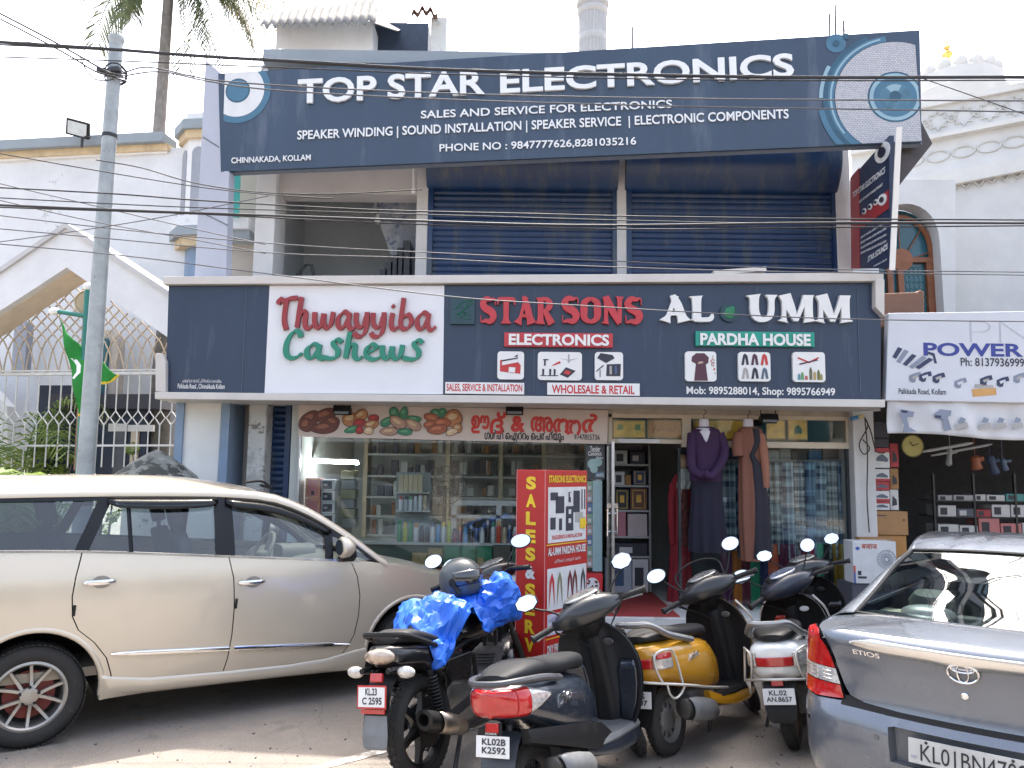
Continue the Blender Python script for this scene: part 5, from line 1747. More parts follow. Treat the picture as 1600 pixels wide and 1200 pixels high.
# --- fruit and perfume banner over the left window
fb = Board('perfume_banner', 'cream banner with pictures of dates and nuts and red Malayalam words', 'banner', P(466, 683, 9.14), P(949, 690, 9.14))
fb.quad(((466, 682), (949, 694), (950, 641), (466, 632)), 0.0, 0.012, mat('cream_flex', (0.60, 0.50, 0.44), 0.55, var=0.04, scale=2), 'flex')
BRED = mat('banner_red', (0.55, 0.03, 0.02), 0.5)
for t_, xa, ya, xb, yb in (('ഊ', 737, 676, 764, 650), ('ദ്', 766, 677, 790, 645), ('&', 799, 674, 819, 651), ('അ', 830, 674, 863, 652), ('ത', 865, 676, 888, 655), ('ത', 884, 679, 907, 657), ('ർ', 910, 676, 935, 648)):
 fb.text(t_, xa, ya, xb, yb, -0.004 - .0002 * (xa % 3), BRED, 0.012 if t_ == '&' else 0, fat=.009)
fb.text('ഗൾഫ് ഐറ്റം െപർഫ്യൂം', 757, 690, 881, 673, -0.004, INK, 0, fat=.0025)
fb.text('9747855736', 897, 687, 937, 679, -0.004, INK, 0.012)
def nut(px, py, rx, ry, ang, m, y):
 u, z_ = fb.uv(px, py)
 k = 9.14 / FPX
 q_ = MB()
 pts = []
 for j in range(20):
  t = 2 * PI * j / 20
  r_ = 1 + 0.05 * math.sin(3 * t + px)
  x, z = rx * k * math.cos(t) * r_, ry * k * math.sin(t) * r_
  pts.append((u + x * math.cos(ang) - z * math.sin(ang), y, z_ + x * math.sin(ang) + z * math.cos(ang)))
 q_.add(pts, [tuple(range(20))])
 q_.build('picture', m, fb.e, smooth=0, fix=False)
DATE = mat('print_date', (0.13, 0.035, 0.025), 0.5, var=0.3, scale=30)
WALN = mat('print_walnut', (0.42, 0.18, 0.07), 0.5, var=0.35, scale=40)
PIST = mat('print_pistachio', (0.40, 0.24, 0.17), 0.5, var=0.25, scale=30)
ALM = mat('print_almond', (0.36, 0.10, 0.05), 0.5, var=0.3, scale=40)
LEAFP = mat('print_leaf', (0.04, 0.20, 0.11), 0.5, var=0.2, scale=30)
NUTW = mat('print_nut_pale', (0.62, 0.45, 0.27), 0.5, var=0.2, scale=30)
BERRY = mat('print_berry', (0.30, 0.03, 0.03), 0.5, var=0.2, scale=30)
lay = [(484, 655, 16, 11, .6, DATE), (508, 649, 17, 10, .3, DATE), (478, 664, 10, 11, .9, DATE), (508, 668, 21, 9, .15, DATE), (520, 659, 11, 8, -.3, DATE),
 (548, 655, 13, 10, .3, WALN), (564, 649, 11, 8, .5, WALN), (584, 654, 8, 6, 0, BERRY), (562, 661, 10, 6, .1, BERRY), (580, 664, 11, 7, .3, WALN), (551, 671, 12, 5, .25, LEAFP), (562, 672, 6, 6, 0, BERRY), (576, 673, 7, 6, 0, NUTW),
 (616, 646, 7, 10, .25, LEAFP), (631, 646, 6, 10, -.25, LEAFP), (605, 659, 11, 6, .5, LEAFP), (647, 655, 11, 5, -.1, LEAFP), (622, 660, 14, 8, -.5, PIST), (646, 664, 13, 7, -.5, PIST), (608, 674, 13, 6, .05, PIST), (633, 675, 11, 5, 0, LEAFP),
 (682, 646, 9, 6, -.4, LEAFP), (692, 645, 6, 7, .4, LEAFP), (708, 654, 14, 13, .3, WALN), (676, 654, 13, 7, -.4, ALM), (690, 661, 14, 7, .1, ALM), (672, 664, 9, 6, .2, ALM), (684, 671, 15, 7, .15, ALM), (715, 669, 7, 7, 0, WALN), (706, 675, 9, 5, .3, NUTW)]
LITE = {WALN: NUTW, DATE: mat('print_date_light', (0.30, 0.11, 0.06), 0.5, var=.4, scale=60), PIST: NUTW, ALM: mat('print_almond_light', (0.52, 0.19, 0.09), 0.5, var=.4, scale=60), LEAFP: mat('print_leaf_light', (0.12, 0.34, 0.19), 0.5), BERRY: PR, NUTW: mat('print_cream', (0.75, 0.62, 0.45), 0.5)}
EDGE = mat('print_nut_edge', (0.07, 0.025, 0.015), 0.5)
for i, (px, py, rx, ry, an, m) in enumerate(lay):
 y_ = -0.003 - 0.0006 * i
 nut(px, py, rx * 1.06 + .4, ry * 1.06 + .5, an, EDGE if m is not LEAFP else mat('print_leaf_edge', (0.015, 0.09, 0.05), 0.5), y_)
 nut(px, py, rx, ry, an, m, y_ - .0002)
 nut(px - rx * .12, py - ry * .22, rx * .55, ry * .38, an, LITE[m], y_ - .0004)
# --- goods in and in front of the shops
def item(name, label, cat, px0, py0, px1, py1, Y, dp, m, group=None, bevel=.004, rz=0):
 a, b = pcorn(px0, py0, px1, py1, Y)
 c = Vector(((a.x + b.x) / 2, Y + dp / 2, a.z))
 q = MB()
 q.box((0, 0, (b.z - a.z) / 2), (b.x - a.x, dp, b.z - a.z))
 o = q.build(name, m, smooth=0, bevel=bevel)
 o.location = c
 o.rotation_euler = (0, 0, rz)
 o['w'], o['h'], o['d'] = b.x - a.x, b.z - a.z, dp
 return tag(o, label, cat, group)
def decal(o, x0, z0, x1, z1, m, name='picture', y=.003, poly=None):
 """Print on the front of a box; unit coordinates across its front."""
 w_, h_, d_ = o['w'], o['h'], o['d']
 pts = poly or [(x0, z0), (x1, z0), (x1, z1), (x0, z1)]
 q = MB()
 q.add([((x - .5) * w_, -d_ / 2 - y, z * h_) for x, z in pts], [tuple(range(len(pts)))])
 return q.build(name, m, o, smooth=0, fix=False)
def pm(name, c, r=.55, v=.1):
 return mat(name, c, r, var=v, scale=8)
KRAFT = mat('cardboard', (0.36, 0.20, 0.09), 0.85, var=0.12, scale=5)
CARTW = pm('white_carton', (0.60, 0.60, 0.60))
PINKB = pm('pink_carton', (0.55, 0.20, 0.20))
DKB = pm('dark_carton', (0.035, 0.035, 0.05))
GOLD = mat('gold_print', (0.72, 0.42, 0.05), 0.45, 0.0, var=0.3, scale=14)
SHELFM = pm('pale_shelf', (0.42, 0.44, 0.42))
GRNP = mat('green_panel', (0.012, 0.20, 0.10), 0.45, var=0.08)
bz = P(700, 848, 9.5).z
be = thing('display_bench', 'window display bench with green front panels', 'bench', (P(750, 848, 9.5).x, 9.75, FZ))
q = MB()
xa, xb = P(545, 848, 9.5).x, P(938, 848, 9.5).x
q.bb((xa, 9.5, bz - .03), (xb, 10.1, bz))
wbuild(q, 'top', SHELFM, be, smooth=0)
q = MB()
q.bb((xa, 9.56, FZ), (xb, 10.05, bz - .03))
wbuild(q, 'carcass', pm('bench_dark', (0.05, 0.09, 0.07)), be, smooth=0)
for k, px in enumerate((693, 719, 745, 800)):
 q = MB()
 pbox(q, px, 852, px + 24, 886, 9.53, 9.558)
 wbuild(q, 'front_panel', GRNP, be, smooth=0, bevel=.003)
NUTS = mat('nut_bag', (0.34, 0.27, 0.12), 0.7, var=0.6, scale=70)
for px0, px1, py, lab in ((643, 667, 864, 'lower clear bag of pale nuts, left of two in front of the display bench'), (668, 691, 857, 'taller clear bag of pale nuts next to the green panels'), (745, 756, 872, 'small bag of nuts against the green panels'), (770, 798, 852, 'bag of dark mixed nuts at the right of the green panels')):
 item('nut_bag', lab, 'bag', px0, py, px1, 886, 9.44, .07, NUTS if px0 < 760 else mat('dark_nut_bag', (0.08, 0.075, 0.06), 0.6, var=0.7, scale=60), 'nut bags', .012)
def can(px, py0, py1, wpx, Y, m, cap, label, group, cat='spray can', name='spray_can'):
 k = Y / FPX
 t_ = thing(name, label, cat, P(px, py1, Y), group=group)
 h, r = (py1 - py0) * k, wpx * k / 2
 q = MB()
 q.lathe([(0, 0), (r * .95, 0), (r, .006), (r, h * .72), (r * .8, h * .78), (r * .55, h * .79)], 14)
 q.build('can_body' if cat == 'spray can' else 'bottle_body', m, t_, smooth=40)
 q = MB()
 q.lathe([(r * .68, h * .77), (r * .68, h * .96), (r * .55, h), (0, h)], 12)
 q.build('cap', cap, t_, smooth=40)
 return t_
cw_ = {'green': (.02, .25, .10), 'lime green': (.38, .45, .04), 'white': (.6, .6, .6), 'orange': (.55, .22, .02), 'black': (.02, .02, .025), 'navy': (.02, .05, .16), 'sky blue': (.06, .25, .50), 'maroon': (.22, .02, .06), 'red': (.5, .04, .02), 'silver': (.42, .45, .48), 'beige': (.45, .36, .24), 'yellow': (.6, .45, .04), 'pink': (.5, .18, .2)}
cm = {k: pm('print_can_' + k.replace(' ', '_'), v, .3) for k, v in cw_.items()}
ROW = 'green:green lime+lime green:yellow green:green white:orange black:black black:navy white:navy sky+blue:sky+blue white:yellow lime+green:lime+green maroon:black maroon:red sky+blue:navy black:silver navy:black white:silver black:beige white:green red:orange beige:black navy:silver silver:white black:black navy:navy black:maroon maroon:black silver:silver'
seen = {}
items = []
for k, t in enumerate(ROW.replace('lime+lime green', 'lime+green').split()):
 a, b = [x.replace('+', ' ') for x in t.split(':')]
 key = '%s spray can with %s cap' % (a, b)
 pass
 items.append((a, b, key))
cnt = {}
ordn = ['first', 'second', 'third', 'fourth', 'fifth', 'sixth', 'seventh', 'eighth', 'ninth', 'tenth', 'eleventh', 'twelfth', 'thirteenth', 'fourteenth', 'fifteenth', 'sixteenth', 'seventeenth', 'eighteenth', 'nineteenth', 'twentieth', 'twenty-first', 'twenty-second', 'twenty-third', 'twenty-fourth', 'twenty-fifth', 'twenty-sixth']
for k, (a, b, key) in enumerate(items[:26]):
 px = 624 + k * 8.6
 hh = (34, 31, 33, 30, 27, 24, 31, 28, 31, 33, 22, 24, 30, 27, 29, 23)[k % 16]
 can(px, 848 - hh, 848, 7.2, 9.55 + .03 * (k % 3), cm[a], cm[b], '%s, %s from the left on the bench' % (key, ordn[k]), 'spray cans on the display bench')
rk = thing('wall_rack', 'small white two shelf rack behind the glass above the spray cans', 'rack', P(642, 800, 9.9))
q = MB()
for py in (769, 798):
 pbox(q, 618, py, 672, py + 2, 9.7, 9.95)
wbuild(q, 'shelf', SHELFM, rk, smooth=0)
q = MB()
pbox(q, 618, 738, 672, 848, 9.955, 9.97)
wbuild(q, 'back', pm('rack_back', (0.25, 0.28, 0.28)), rk, smooth=0)
for k in range(5):
 item('perfume_carton', 'cream perfume carton, %s of five on the small rack' % ordn[k], 'carton', 623 + 7.5 * k, 742, 630 + 7.5 * k, 769, 9.74, .05, pm('cream_carton', (.50, .42, .28)), 'cream cartons on the rack', .002)
for k, (a, b) in enumerate((('white', 'red'), ('silver', 'black'), ('white', 'green'), ('silver', 'white'), ('white', 'maroon'), ('beige', 'black'))):
 can(626 + 7.6 * k, 776 - (8 if k > 3 else 0), 798, 6.5, 9.76, cm[a], cm[b], '%s bottle with %s cap on the lower shelf of the small rack' % (a, b), 'bottles on the small rack', 'bottle', 'perfume_bottle')
for k, (y0, y1) in enumerate(((747, 778), (779, 810))):
 o = item('pink_carton', '%s of two pink cartons with gold edges stacked at the window end' % ('upper', 'lower')[k], 'carton', 477 - k, y0, 500, y1, 9.5, .16, PINKB, 'pink cartons', .003)
 decal(o, .06, .05, .94, .95, GOLD, 'print', .002)
 decal(o, .10, .08, .90, .92, PINKB, 'print', .003)
 decal(o, .42, .15, .62, .35, DKB, 'print', .004)
for k in range(4):
 o = item('white_carton', 'white carton with a dark picture, %s from the top beside the pink cartons' % ordn[k], 'carton', 502, 749 + 18 * k, 523, 766 + 18 * k, 9.55, .2, CARTW, 'white cartons with dark pictures', .002)
 decal(o, .08, .12, .80, .85, DKB)
 decal(o, .2, .4, .45, .6, pm('print_grey', (.35, .34, .33)), 'picture', .004)
for k in range(6):
 item('grey_carton', 'flat grey carton, %s from the top of the stack beside the white cartons' % ordn[k], 'carton', 533 + k % 2, 735 + 15 * k, 553 + k % 3, 749 + 15 * k, 9.8, .22, pm('grey_carton', (.20, .21, .20)) if k % 2 else pm('olive_carton', (.22, .21, .12)), 'flat cartons', .002)
tl = thing('tube_light', 'lit white tube light hanging inside the left window', 'lamp', P(520, 720, 9.9))
q = MB()
a, b = P(484, 721, 9.9), P(560, 724, 9.9)
q.tube([a, b], .014, 10)
TUBE = mat('lit_tube', (0.95, 0.97, 1.0), 0.5, var=0.0, emit=30.0)
wbuild(q, 'tube', TUBE, tl)
q = MB()
q.tube([a + Vector((0, .02, .03)), b + Vector((0, .02, .03))], .022, 6)
wbuild(q, 'batten', WHITE, tl)
bs = thing('back_shelf', 'tall pale back shelf unit of small bottles inside the left shop', 'shelf', (P(770, 700, 11.6).x, 11.8, FZ))
q = MB()
for px in (572, 700, 783, 850, 925):
 a = P(px, 700, 11.6).x
 q.bb((a - .03, 11.6, FZ), (a + .03, 11.95, 2.5))
wbuild(q, 'upright', pm('shelf_upright', (.50, .44, .30)), bs, smooth=0)
q = MB()
SH = (708, 742, 775, 805, 835)
for py in SH:
 a, b = P(572, py, 11.6), P(925, py, 11.6)
 q.bb((a.x, 11.61, a.z - .03), (b.x, 11.94, a.z))
wbuild(q, 'board', SHELFM, bs, smooth=0)
rb = random.Random(2)
n = 0
for si, py in enumerate(SH):
 px = 580
 while px < 918:
  wd = rb.choice((7, 9, 11))
  hh = rb.choice((12, 16, 20, 23))
  if min(abs(px + wd / 2 - u) for u in (572, 700, 783, 850, 925)) > 8 and rb.random() < .8 and n < 90:
   c = rb.choice(('dark', 'dark', 'amber', 'pale'))
   o = item('shelf_bottle', c + ' little bottle or box among many on the tall back shelf', 'bottle', px, py - hh, px + wd, py, 11.66 + .02 * rb.random(), .07, {'dark': DKB, 'amber': pm('amber_glass', (.22, .10, .03), .2), 'pale': pm('pale_box', (.42, .44, .42))}[c], c + ' bottles on the tall back shelf', .006)
   n += 1
  px += wd + rb.choice((1, 2, 4))
q = MB()
pbox(q, 705, 782, 815, 790, 10.5, 11.0)
pbox(q, 705, 790, 713, 845, 10.5, 11.0)
pbox(q, 775, 790, 783, 845, 10.5, 11.0)
pbox(q, 705, 805, 815, 810, 10.5, 11.0)
tag(q.build('white_counter', CARTW, smooth=0), 'white open counter standing inside behind the spray cans', 'counter')
fan = thing('table_fan', 'round grey fan standing in the shop behind the glass', 'fan', P(694, 810, 10.3))
q = MB()
for k in range(24):
 a = k * PI / 12
 q.tube([(.06 * math.cos(a), -.02, .42 + .06 * math.sin(a)), (.15 * math.cos(a), -.05, .42 + .15 * math.sin(a)), (.25 * math.cos(a), -.0, .42 + .25 * math.sin(a))], .004, 4)
for r_ in (.06, .16, .25):
 q.tube([(r_ * math.cos(k * PI / 14), -.03, .42 + r_ * math.sin(k * PI / 14)) for k in range(28)], .007, 5, closed=True)
q.build('guard', GREYP, fan)
q = MB()
q.tube([(0, .05, .42), (0, .06, -.6)], .025, 8)
q.build('post', DARKMETAL, fan)
po = Board('coconut_poster', 'dark drink poster Tender Coconut on the window beside the door', 'poster', P(916, 749, 9.2), P(945, 749, 9.2))
po.rect(916, 692, 945, 749, 0, .006, pm('poster_dark', (.07, .075, .08)), 'sheet')
po.text('Tender', 922, 706, 938, 697, -.003, WHITE, .02)
po.text('Coconut', 919, 712, 940, 705, -.003, WHITE, .02)
po.text('Shake', 932, 717, 942, 713, -.003, WHITE, .02)
po.rect(930, 737, 944, 746, -.003, 0, pm('poster_blue', (.12, .2, .28)), 'picture')
po.text('WHITE', 932, 745, 943, 740, -.005, WHITE, .02)
for px, py, r_ in ((926, 725, 8), (934, 722, 7), (928, 733, 6)):
 u, z_ = po.uv(px, py)
 q = MB()
 q.lathe([(0, 0), (r_ * .0075, 0)], 18, Matrix.Translation((u, -.004 - r_ * .0003, z_)) @ Matrix.Rotation(R(90), 4, 'X'))
 q.build('picture', pm('poster_mint', (.35, .50, .48)), po.e, smooth=0)
item('glass_strip', 'pale aqua glass edge panel below the drink poster', 'panel', 926, 751, 941, 893, 9.2, .02, pm('aqua_panel', (.34, .48, .50), .2), None, .002)
for k in range(8):
 o = item('sticker', 'small product sticker, %s from the top in the strip beside the aqua panel' % ordn[k], 'sticker', 917, 752 + 17 * k, 925.5, 768 + 17 * k, 9.215, .004, [pm('st_a', (.25, .35, .25)), pm('st_b', (.4, .3, .28)), pm('st_c', (.12, .18, .3))][k % 3], 'stickers beside the aqua panel', 0)
 decal(o, .2, .2, .8, .55, CARTW)
rbo = Board('nut_board', 'small red board with a picture of dates leaning by the door', 'board', P(915, 962, 8.75), P(941, 962, 8.8))
rbo.rect(913, 897, 941, 962, 0, .02, REDINK, 'sheet')
q = MB()
u, z_ = rbo.uv(925, 915)
q.lathe([(0, 0), (.085, 0)], 20, Matrix.Translation((u, -.003, z_)) @ Matrix.Rotation(R(90), 4, 'X'))
q.build('picture', CARTW, rbo.e, smooth=0)
q = MB()
for k in range(9):
 q.ell((u + .05 * math.cos(k * 2.4), -.006, z_ + .05 * math.sin(k * 1.7)), (.022, .004, .010), 8, 6, Matrix.Rotation(k * .8, 4, 'Y'))
q.build('picture', pm('print_date_b', (.13, .035, .025)), rbo.e)
dr = thing('glass_door', 'open glass shop door with a long steel pull handle', 'door', (P(950, 900, 9.2).x, 9.2, FZ))
q = MB()
xd = P(950, 800, 9.2).x
zt = P(950, 692, 9.2).z
q.bb((xd - .005, 8.75, FZ + .03), (xd + .005, 9.19, zt))
wbuild(q, 'pane', GLS, dr, smooth=0)
q = MB()
for y_ in (8.75, 9.19):
 q.bb((xd - .015, y_ - .012, FZ + .02), (xd + .015, y_ + .012, zt))
q.bb((xd - .015, 8.75, zt - .03), (xd + .015, 9.19, zt))
wbuild(q, 'door_frame', STEEL, dr, smooth=0)
q = MB()
h0, h1 = P(948, 838, 8.8), P(948, 795, 8.8)
for dx in (-.05, .05):
 q.tube([Vector((xd + dx, 8.82, h0.z)), Vector((xd + dx, 8.82, h1.z))], .012, 8)
for z_ in (h0.z + .05, h1.z - .05):
 q.tube([Vector((xd - .05, 8.82, z_)), Vector((xd + .05, 8.82, z_))], .009, 8)
q.box((xd, 8.80, P(948, 790, 8.8).z), (.12, .03, .05))
wbuild(q, 'door_handle', CHROME, dr)
ds = thing('doorway_shelf', 'pale five tier shelf of boxed goods just inside the doorway', 'shelf', (P(985, 920, 10.2).x, 10.4, FZ))
q = MB()
DS = (725, 758, 797, 838, 869)
for py in DS:
 pbox(q, 952, py, 1016, py + 3, 10.2, 10.7)
wbuild(q, 'board', SHELFM, ds, smooth=0)
q = MB()
pbox(q, 1014.5, 695, 1017, 925, 10.18, 10.7)
pbox(q, 952, 695, 1016, 925, 10.71, 10.75)
wbuild(q, 'upright', pm('shelf_back', (.30, .30, .29)), ds, smooth=0)
goods = [(960, 704, 980, 725, CARTW, 'white gadget carton on the top tier'), (985, 706, 1008, 725, DKB, 'dark gadget carton on the top tier'),
  (960, 737, 976, 758, CARTW, 'white carton with small print on the second tier'), (977, 742, 986, 758, KRAFT, 'small brown box on the second tier'), (989, 735, 1010, 758, pm('navy_book', (.03, .05, .12)), 'dark blue holy book case on the second tier'),
  (961, 764, 983, 797, pm('black_book', (.02, .03, .035)), 'black ornate book with a pale border'), (985, 763, 1011, 797, pm('brown_book', (.14, .06, .04)), 'brown ornate book with a gold border'),
  (961, 799, 978, 838, pm('rose_box', (.50, .2, .24)), 'rose and white packet on the fourth tier'), (981, 803, 1011, 838, pm('pale_pink_box', (.55, .46, .45)), 'large pale square packet leaning on the fourth tier'),
  (960, 849, 1011, 869, DKB, 'long dark electronics carton on the lowest tier'),
  (946, 874, 987, 926, pm('pale_blue_carton', (.46, .50, .56)), 'big pale carton with a blue picture under the shelf'), (988, 874, 1013, 926, CARTW, 'white carton with dark dots under the shelf')]
for i, (x0, y0, x1, y1, m, lab) in enumerate(goods):
 o = item('boxed_goods' if 'book' not in lab else 'ornate_book', lab, 'book' if 'book' in lab else 'carton', x0, y0, x1, y1, 10.22, .22, m, None, .003)
 if 'book' in lab:
  decal(o, .12, .08, .88, .92, GOLD, 'border', .002)
  decal(o, .17, .11, .83, .89, m, 'cover', .0035)
  decal(o, .35, .35, .65, .7, GOLD, 'emblem', .005)
 elif m is CARTW or 'big' in lab:
  decal(o, .15, .2, .7, .75, pm('pic_blue', (.06, .12, .22)) if 'big' in lab else DKB)
 elif m is DKB:
  decal(o, .15, .25, .55, .7, CARTW)
for x0, x1, y0, y1, lab in ((957, 1009, 656, 685, 'wide gold picture with two small stamps above the doorway'), (1011, 1066, 656, 685, 'wide orange gold picture with script above the doorway'), (1083, 1178, 655, 688, 'long gold embroidered cloth panel behind the transom glass'), (1197, 1227, 655, 687, 'yellow gold panel with a pale mosque print'), (1231, 1262, 654, 688, 'framed gold picture of a green dome')):
 o = item('gold_picture', lab, 'picture', x0, y0, x1, y1, 9.27, .03, pm('gilt_frame', (.30, .17, .04), .4), None, .003)
 decal(o, .04, .08, .96, .92, GOLD if x0 != 1011 else pm('orange_gold', (.50, .20, .03), .4), 'sheet')
 if x0 == 957:
  for u in (.15, .68):
   decal(o, u, .45, u + .16, .75, pm('stamp_green', (.12, .2, .06)), 'stamp', .005)
 if x0 == 1011:
  put_text(o, 'ماشاء الله', -.14, .14, .06, .16, -.02, pm('script_brown', (.2, .06, .02)), .01)
 if x0 == 1231:
  decal(o, 0, 0, 0, 0, pm('dome_green', (.02, .10, .05)), 'dome', .006, [(.3, .3), (.7, .3), (.7, .5), (.62, .62), (.5, .72), (.38, .62), (.3, .5)])
item('strip_label', 'narrow white strip label over the shop doorway', 'label', 966, 686, 1031, 692, 9.18, .004, CARTW, None, 0)
for i, (px, py, lab) in enumerate(((535, 641, 'black floodlight hanging before the dates picture'), (804, 641, 'black floodlight hanging before the red Malayalam words'), (1201, 654, 'black floodlight hanging beside the brown dress'))):
 t_ = thing('hanging_floodlight', lab, 'floodlight', P(px, py, 8.95), group='floodlights under the sign')
 q = MB()
 q.box((0, 0, 0), (.20, .10, .075), Matrix.Rotation(R(-30), 4, 'X'))
 q.build('housing', BLACK, t_, smooth=0, bevel=.008)
 q = MB()
 q.box((0, -.045, -.022), (.16, .008, .05), Matrix.Rotation(R(-30), 4, 'X'))
 q.build('lens', pm('flood_glass', (.25, .28, .3), .15), t_, smooth=0)
 q = MB()
 for dx in (-.085, .085):
  q.tube([(dx, .0, .02), (dx, .02, 2.56 - t_.location.z)], .007, 5)
 q.build('bracket', DARKMETAL, t_)
# ---- mannequins and cloth
def garment(px, rings, m, Y, folds, amp, parent, name, n=64, ph=0.0):
 k = Y / FPX
 rr_ = []
 for t in range((len(rings) - 1) * 5 + 1):
  i, f = divmod(t, 5)
  a, b = rings[i], rings[min(i + 1, len(rings) - 1)]
  py, cx_, hw, dp = [a[j] + (b[j] - a[j]) * f / 5 for j in range(4)]
  c = P(px + cx_, py, Y)
  g = t / ((len(rings) - 1) * 5)
  rr_.append([Vector((c.x + hw * k * math.cos(2 * PI * j / n) * (1 + amp * g * math.sin(folds * 2 * PI * j / n + ph)), Y + dp * k * math.sin(2 * PI * j / n) * (1 + 2 * amp * g * math.sin(folds * 2 * PI * j / n + ph)), c.z)) for j in range(n)])
 q_ = MB()
 q_.loft(rr_)
 return wbuild(q_, name, m, parent, smooth=70)
def sleeve(pts, r, m, Y, parent, name='sleeve'):
 q_ = MB()
 k = Y / FPX
 q_.tube(catmull([P(x, y, Y + dy) for x, y, dy in pts], 5), [rr_ * k for rr_ in [r[0] + (r[1] - r[0]) * i / ((len(pts) - 1) * 5) for i in range((len(pts) - 1) * 5 + 1)]], 14)
 return wbuild(q_, name, m, parent, smooth=70)
PURP = mat('plum_knit', (0.036, 0.012, 0.050), 0.85, var=0.15, scale=12, bump=0.1, bscale=180)
INDI = mat('dark_indigo_cloth', (0.011, 0.009, 0.024), 0.85, var=0.2, scale=8)
BRWN = mat('rust_brown_cloth', (0.21, 0.085, 0.055), 0.85, var=0.12, scale=8)
BRW2 = mat('light_brown_cloth', (0.30, 0.125, 0.08), 0.85, var=0.12, scale=8)
CHAR = mat('charcoal_cloth', (0.022, 0.02, 0.03), 0.85, var=0.2, scale=8)
def mannequin(px, py, Y, lab, scoop=False):
 t_ = thing('mannequin', lab, 'mannequin', P(px, py + 190, Y))
 k = Y / FPX
 q_ = MB()
 q_.loft([sup(a * k, 0, 0, 4) if False else [Vector((P(px, y, Y).x + a * k * math.cos(2 * PI * j / 20), Y + b_ * k * math.sin(2 * PI * j / 20), P(px, y, Y).z)) for j in range(20)] for y, a, b_ in (((py + 36, 1.5, 14.4), (py + 32, 7, 14.0), (py + 26, 11.5, 13.7), (py + 20, 15, 13.4), (py + 15, 15.5, 11.5)) if scoop else ((py + 18, 12, 9),)) + ( (py + 12, 8, 6), (py + 2, 7.5, 6), (py, 7, 5.5))])
 wbuild(q_, 'neck_form', mat('mannequin_white', (.62, .60, .68), .5), t_, smooth=50)
 q_ = MB()
 a = P(px, py, Y)
 q_.tube(catmull([a, a + Vector((0, 0, .05)), a + Vector((.03, 0, .08)), a + Vector((0, 0, .11)), Vector((a.x, a.y, 2.55))], 4), .005, 5)
 wbuild(q_, 'hook', DARKMETAL, t_)
 return t_
YM = 8.98
m1 = mannequin(1100, 655, YM, 'headless mannequin in a plum top over a long dark indigo skirt', True)
garment(1102, [(667, 0, 12, 8), (672, 0, 22, 12), (690, 1, 24, 13), (715, 1, 23, 13), (752, 1, 25, 14)], PURP, YM, 5, .02, m1, 'top')
garment(1104, [(745, 0, 22, 13), (790, 1, 25, 16), (830, 2, 28, 17), (862, 4, 29, 18)], INDI, YM, 9, .10, m1, 'skirt')
sleeve([(1082, 678, 0), (1080, 705, -.05), (1082, 732, -.12), (1096, 742, -.18), (1104, 738, -.2)], (8, 5.5), PURP, YM, m1)
sleeve([(1124, 678, 0), (1132, 705, -.04), (1124, 728, -.13), (1110, 744, -.2), (1100, 738, -.22)], (8, 5.5), PURP, YM, m1)
m2 = mannequin(1169, 655, YM + .02, 'headless mannequin in a rust brown and charcoal two tone abaya')
garment(1172, [(667, 0, 11, 8), (671, 0, 19, 11), (690, 0, 21, 12), (720, 1, 18, 12), (760, 3, 20, 13), (820, 6, 22, 15), (876, 8, 20, 15)], BRWN, YM + .02, 7, .09, m2, 'robe')
garment(1181, [(670, -4, 9, 10.5), (690, -1, 8, 12.5), (712, -9, 6, 13.2), (725, -3, 10, 13.6), (770, 3, 15, 15), (820, 5, 18, 16.5), (872, 6, 18, 16.5)], CHAR, YM + .005, 6, .05, m2, 'front_panel', ph=1)
sleeve([(1155, 678, 0), (1152, 695, -.03), (1154, 712, -.03)], (8, 9), BRWN, YM, m2)
sleeve([(1187, 680, 0), (1193, 705, -.05), (1196, 735, -.08), (1197, 762, -.08)], (8, 5), BRW2, YM, m2)
m3 = thing('mannequin', 'mannequin in a red embroidered dress and white scarf inside the doorway', 'mannequin', P(1062, 940, 9.75))
garment(1064, [(740, 0, 8, 7), (752, 0, 15, 10), (780, 0, 15, 11), (800, -1, 13, 11), (845, -1, 15, 12), (900, -1, 18, 14), (942, -2, 20, 15)], mat('deep_red_cloth', (.24, .015, .025), .85, var=.2), 9.75, 8, .05, m3, 'dress')
garment(1066, [(762, 0, 10, 11.5), (800, 0, 9.5, 12.2), (852, 0, 10, 13.2)], mat('embroidered_maroon', (.13, .03, .03), .8, var=.9, scale=22), 9.745, 5, .02, m3, 'front_panel')
garment(1068, [(732, 0, 6, 6), (740, 0, 10, 9), (756, -1, 13, 12.5), (764, -2, 11, 12.5)], mat('white_scarf', (.5, .5, .5), .8, var=.3, scale=20), 9.74, 7, .08, m3, 'scarf')
sleeve([(1052, 756, 0), (1049, 790, -.03), (1051, 850, -.03)], (6, 5), mat('deep_red_cloth', (.24, .015, .025), .85), 9.72, m3)
q = MB()
c = P(1067, 722, 9.75)
q.ell(c, (.06, .075, .095), 18, 12)
q.tube([c - Vector((0, 0, .06)), c - Vector((0, 0, .16))], .035, 10)
wbuild(q, 'head', pm('mannequin_skin', (.50, .33, .22)), m3)
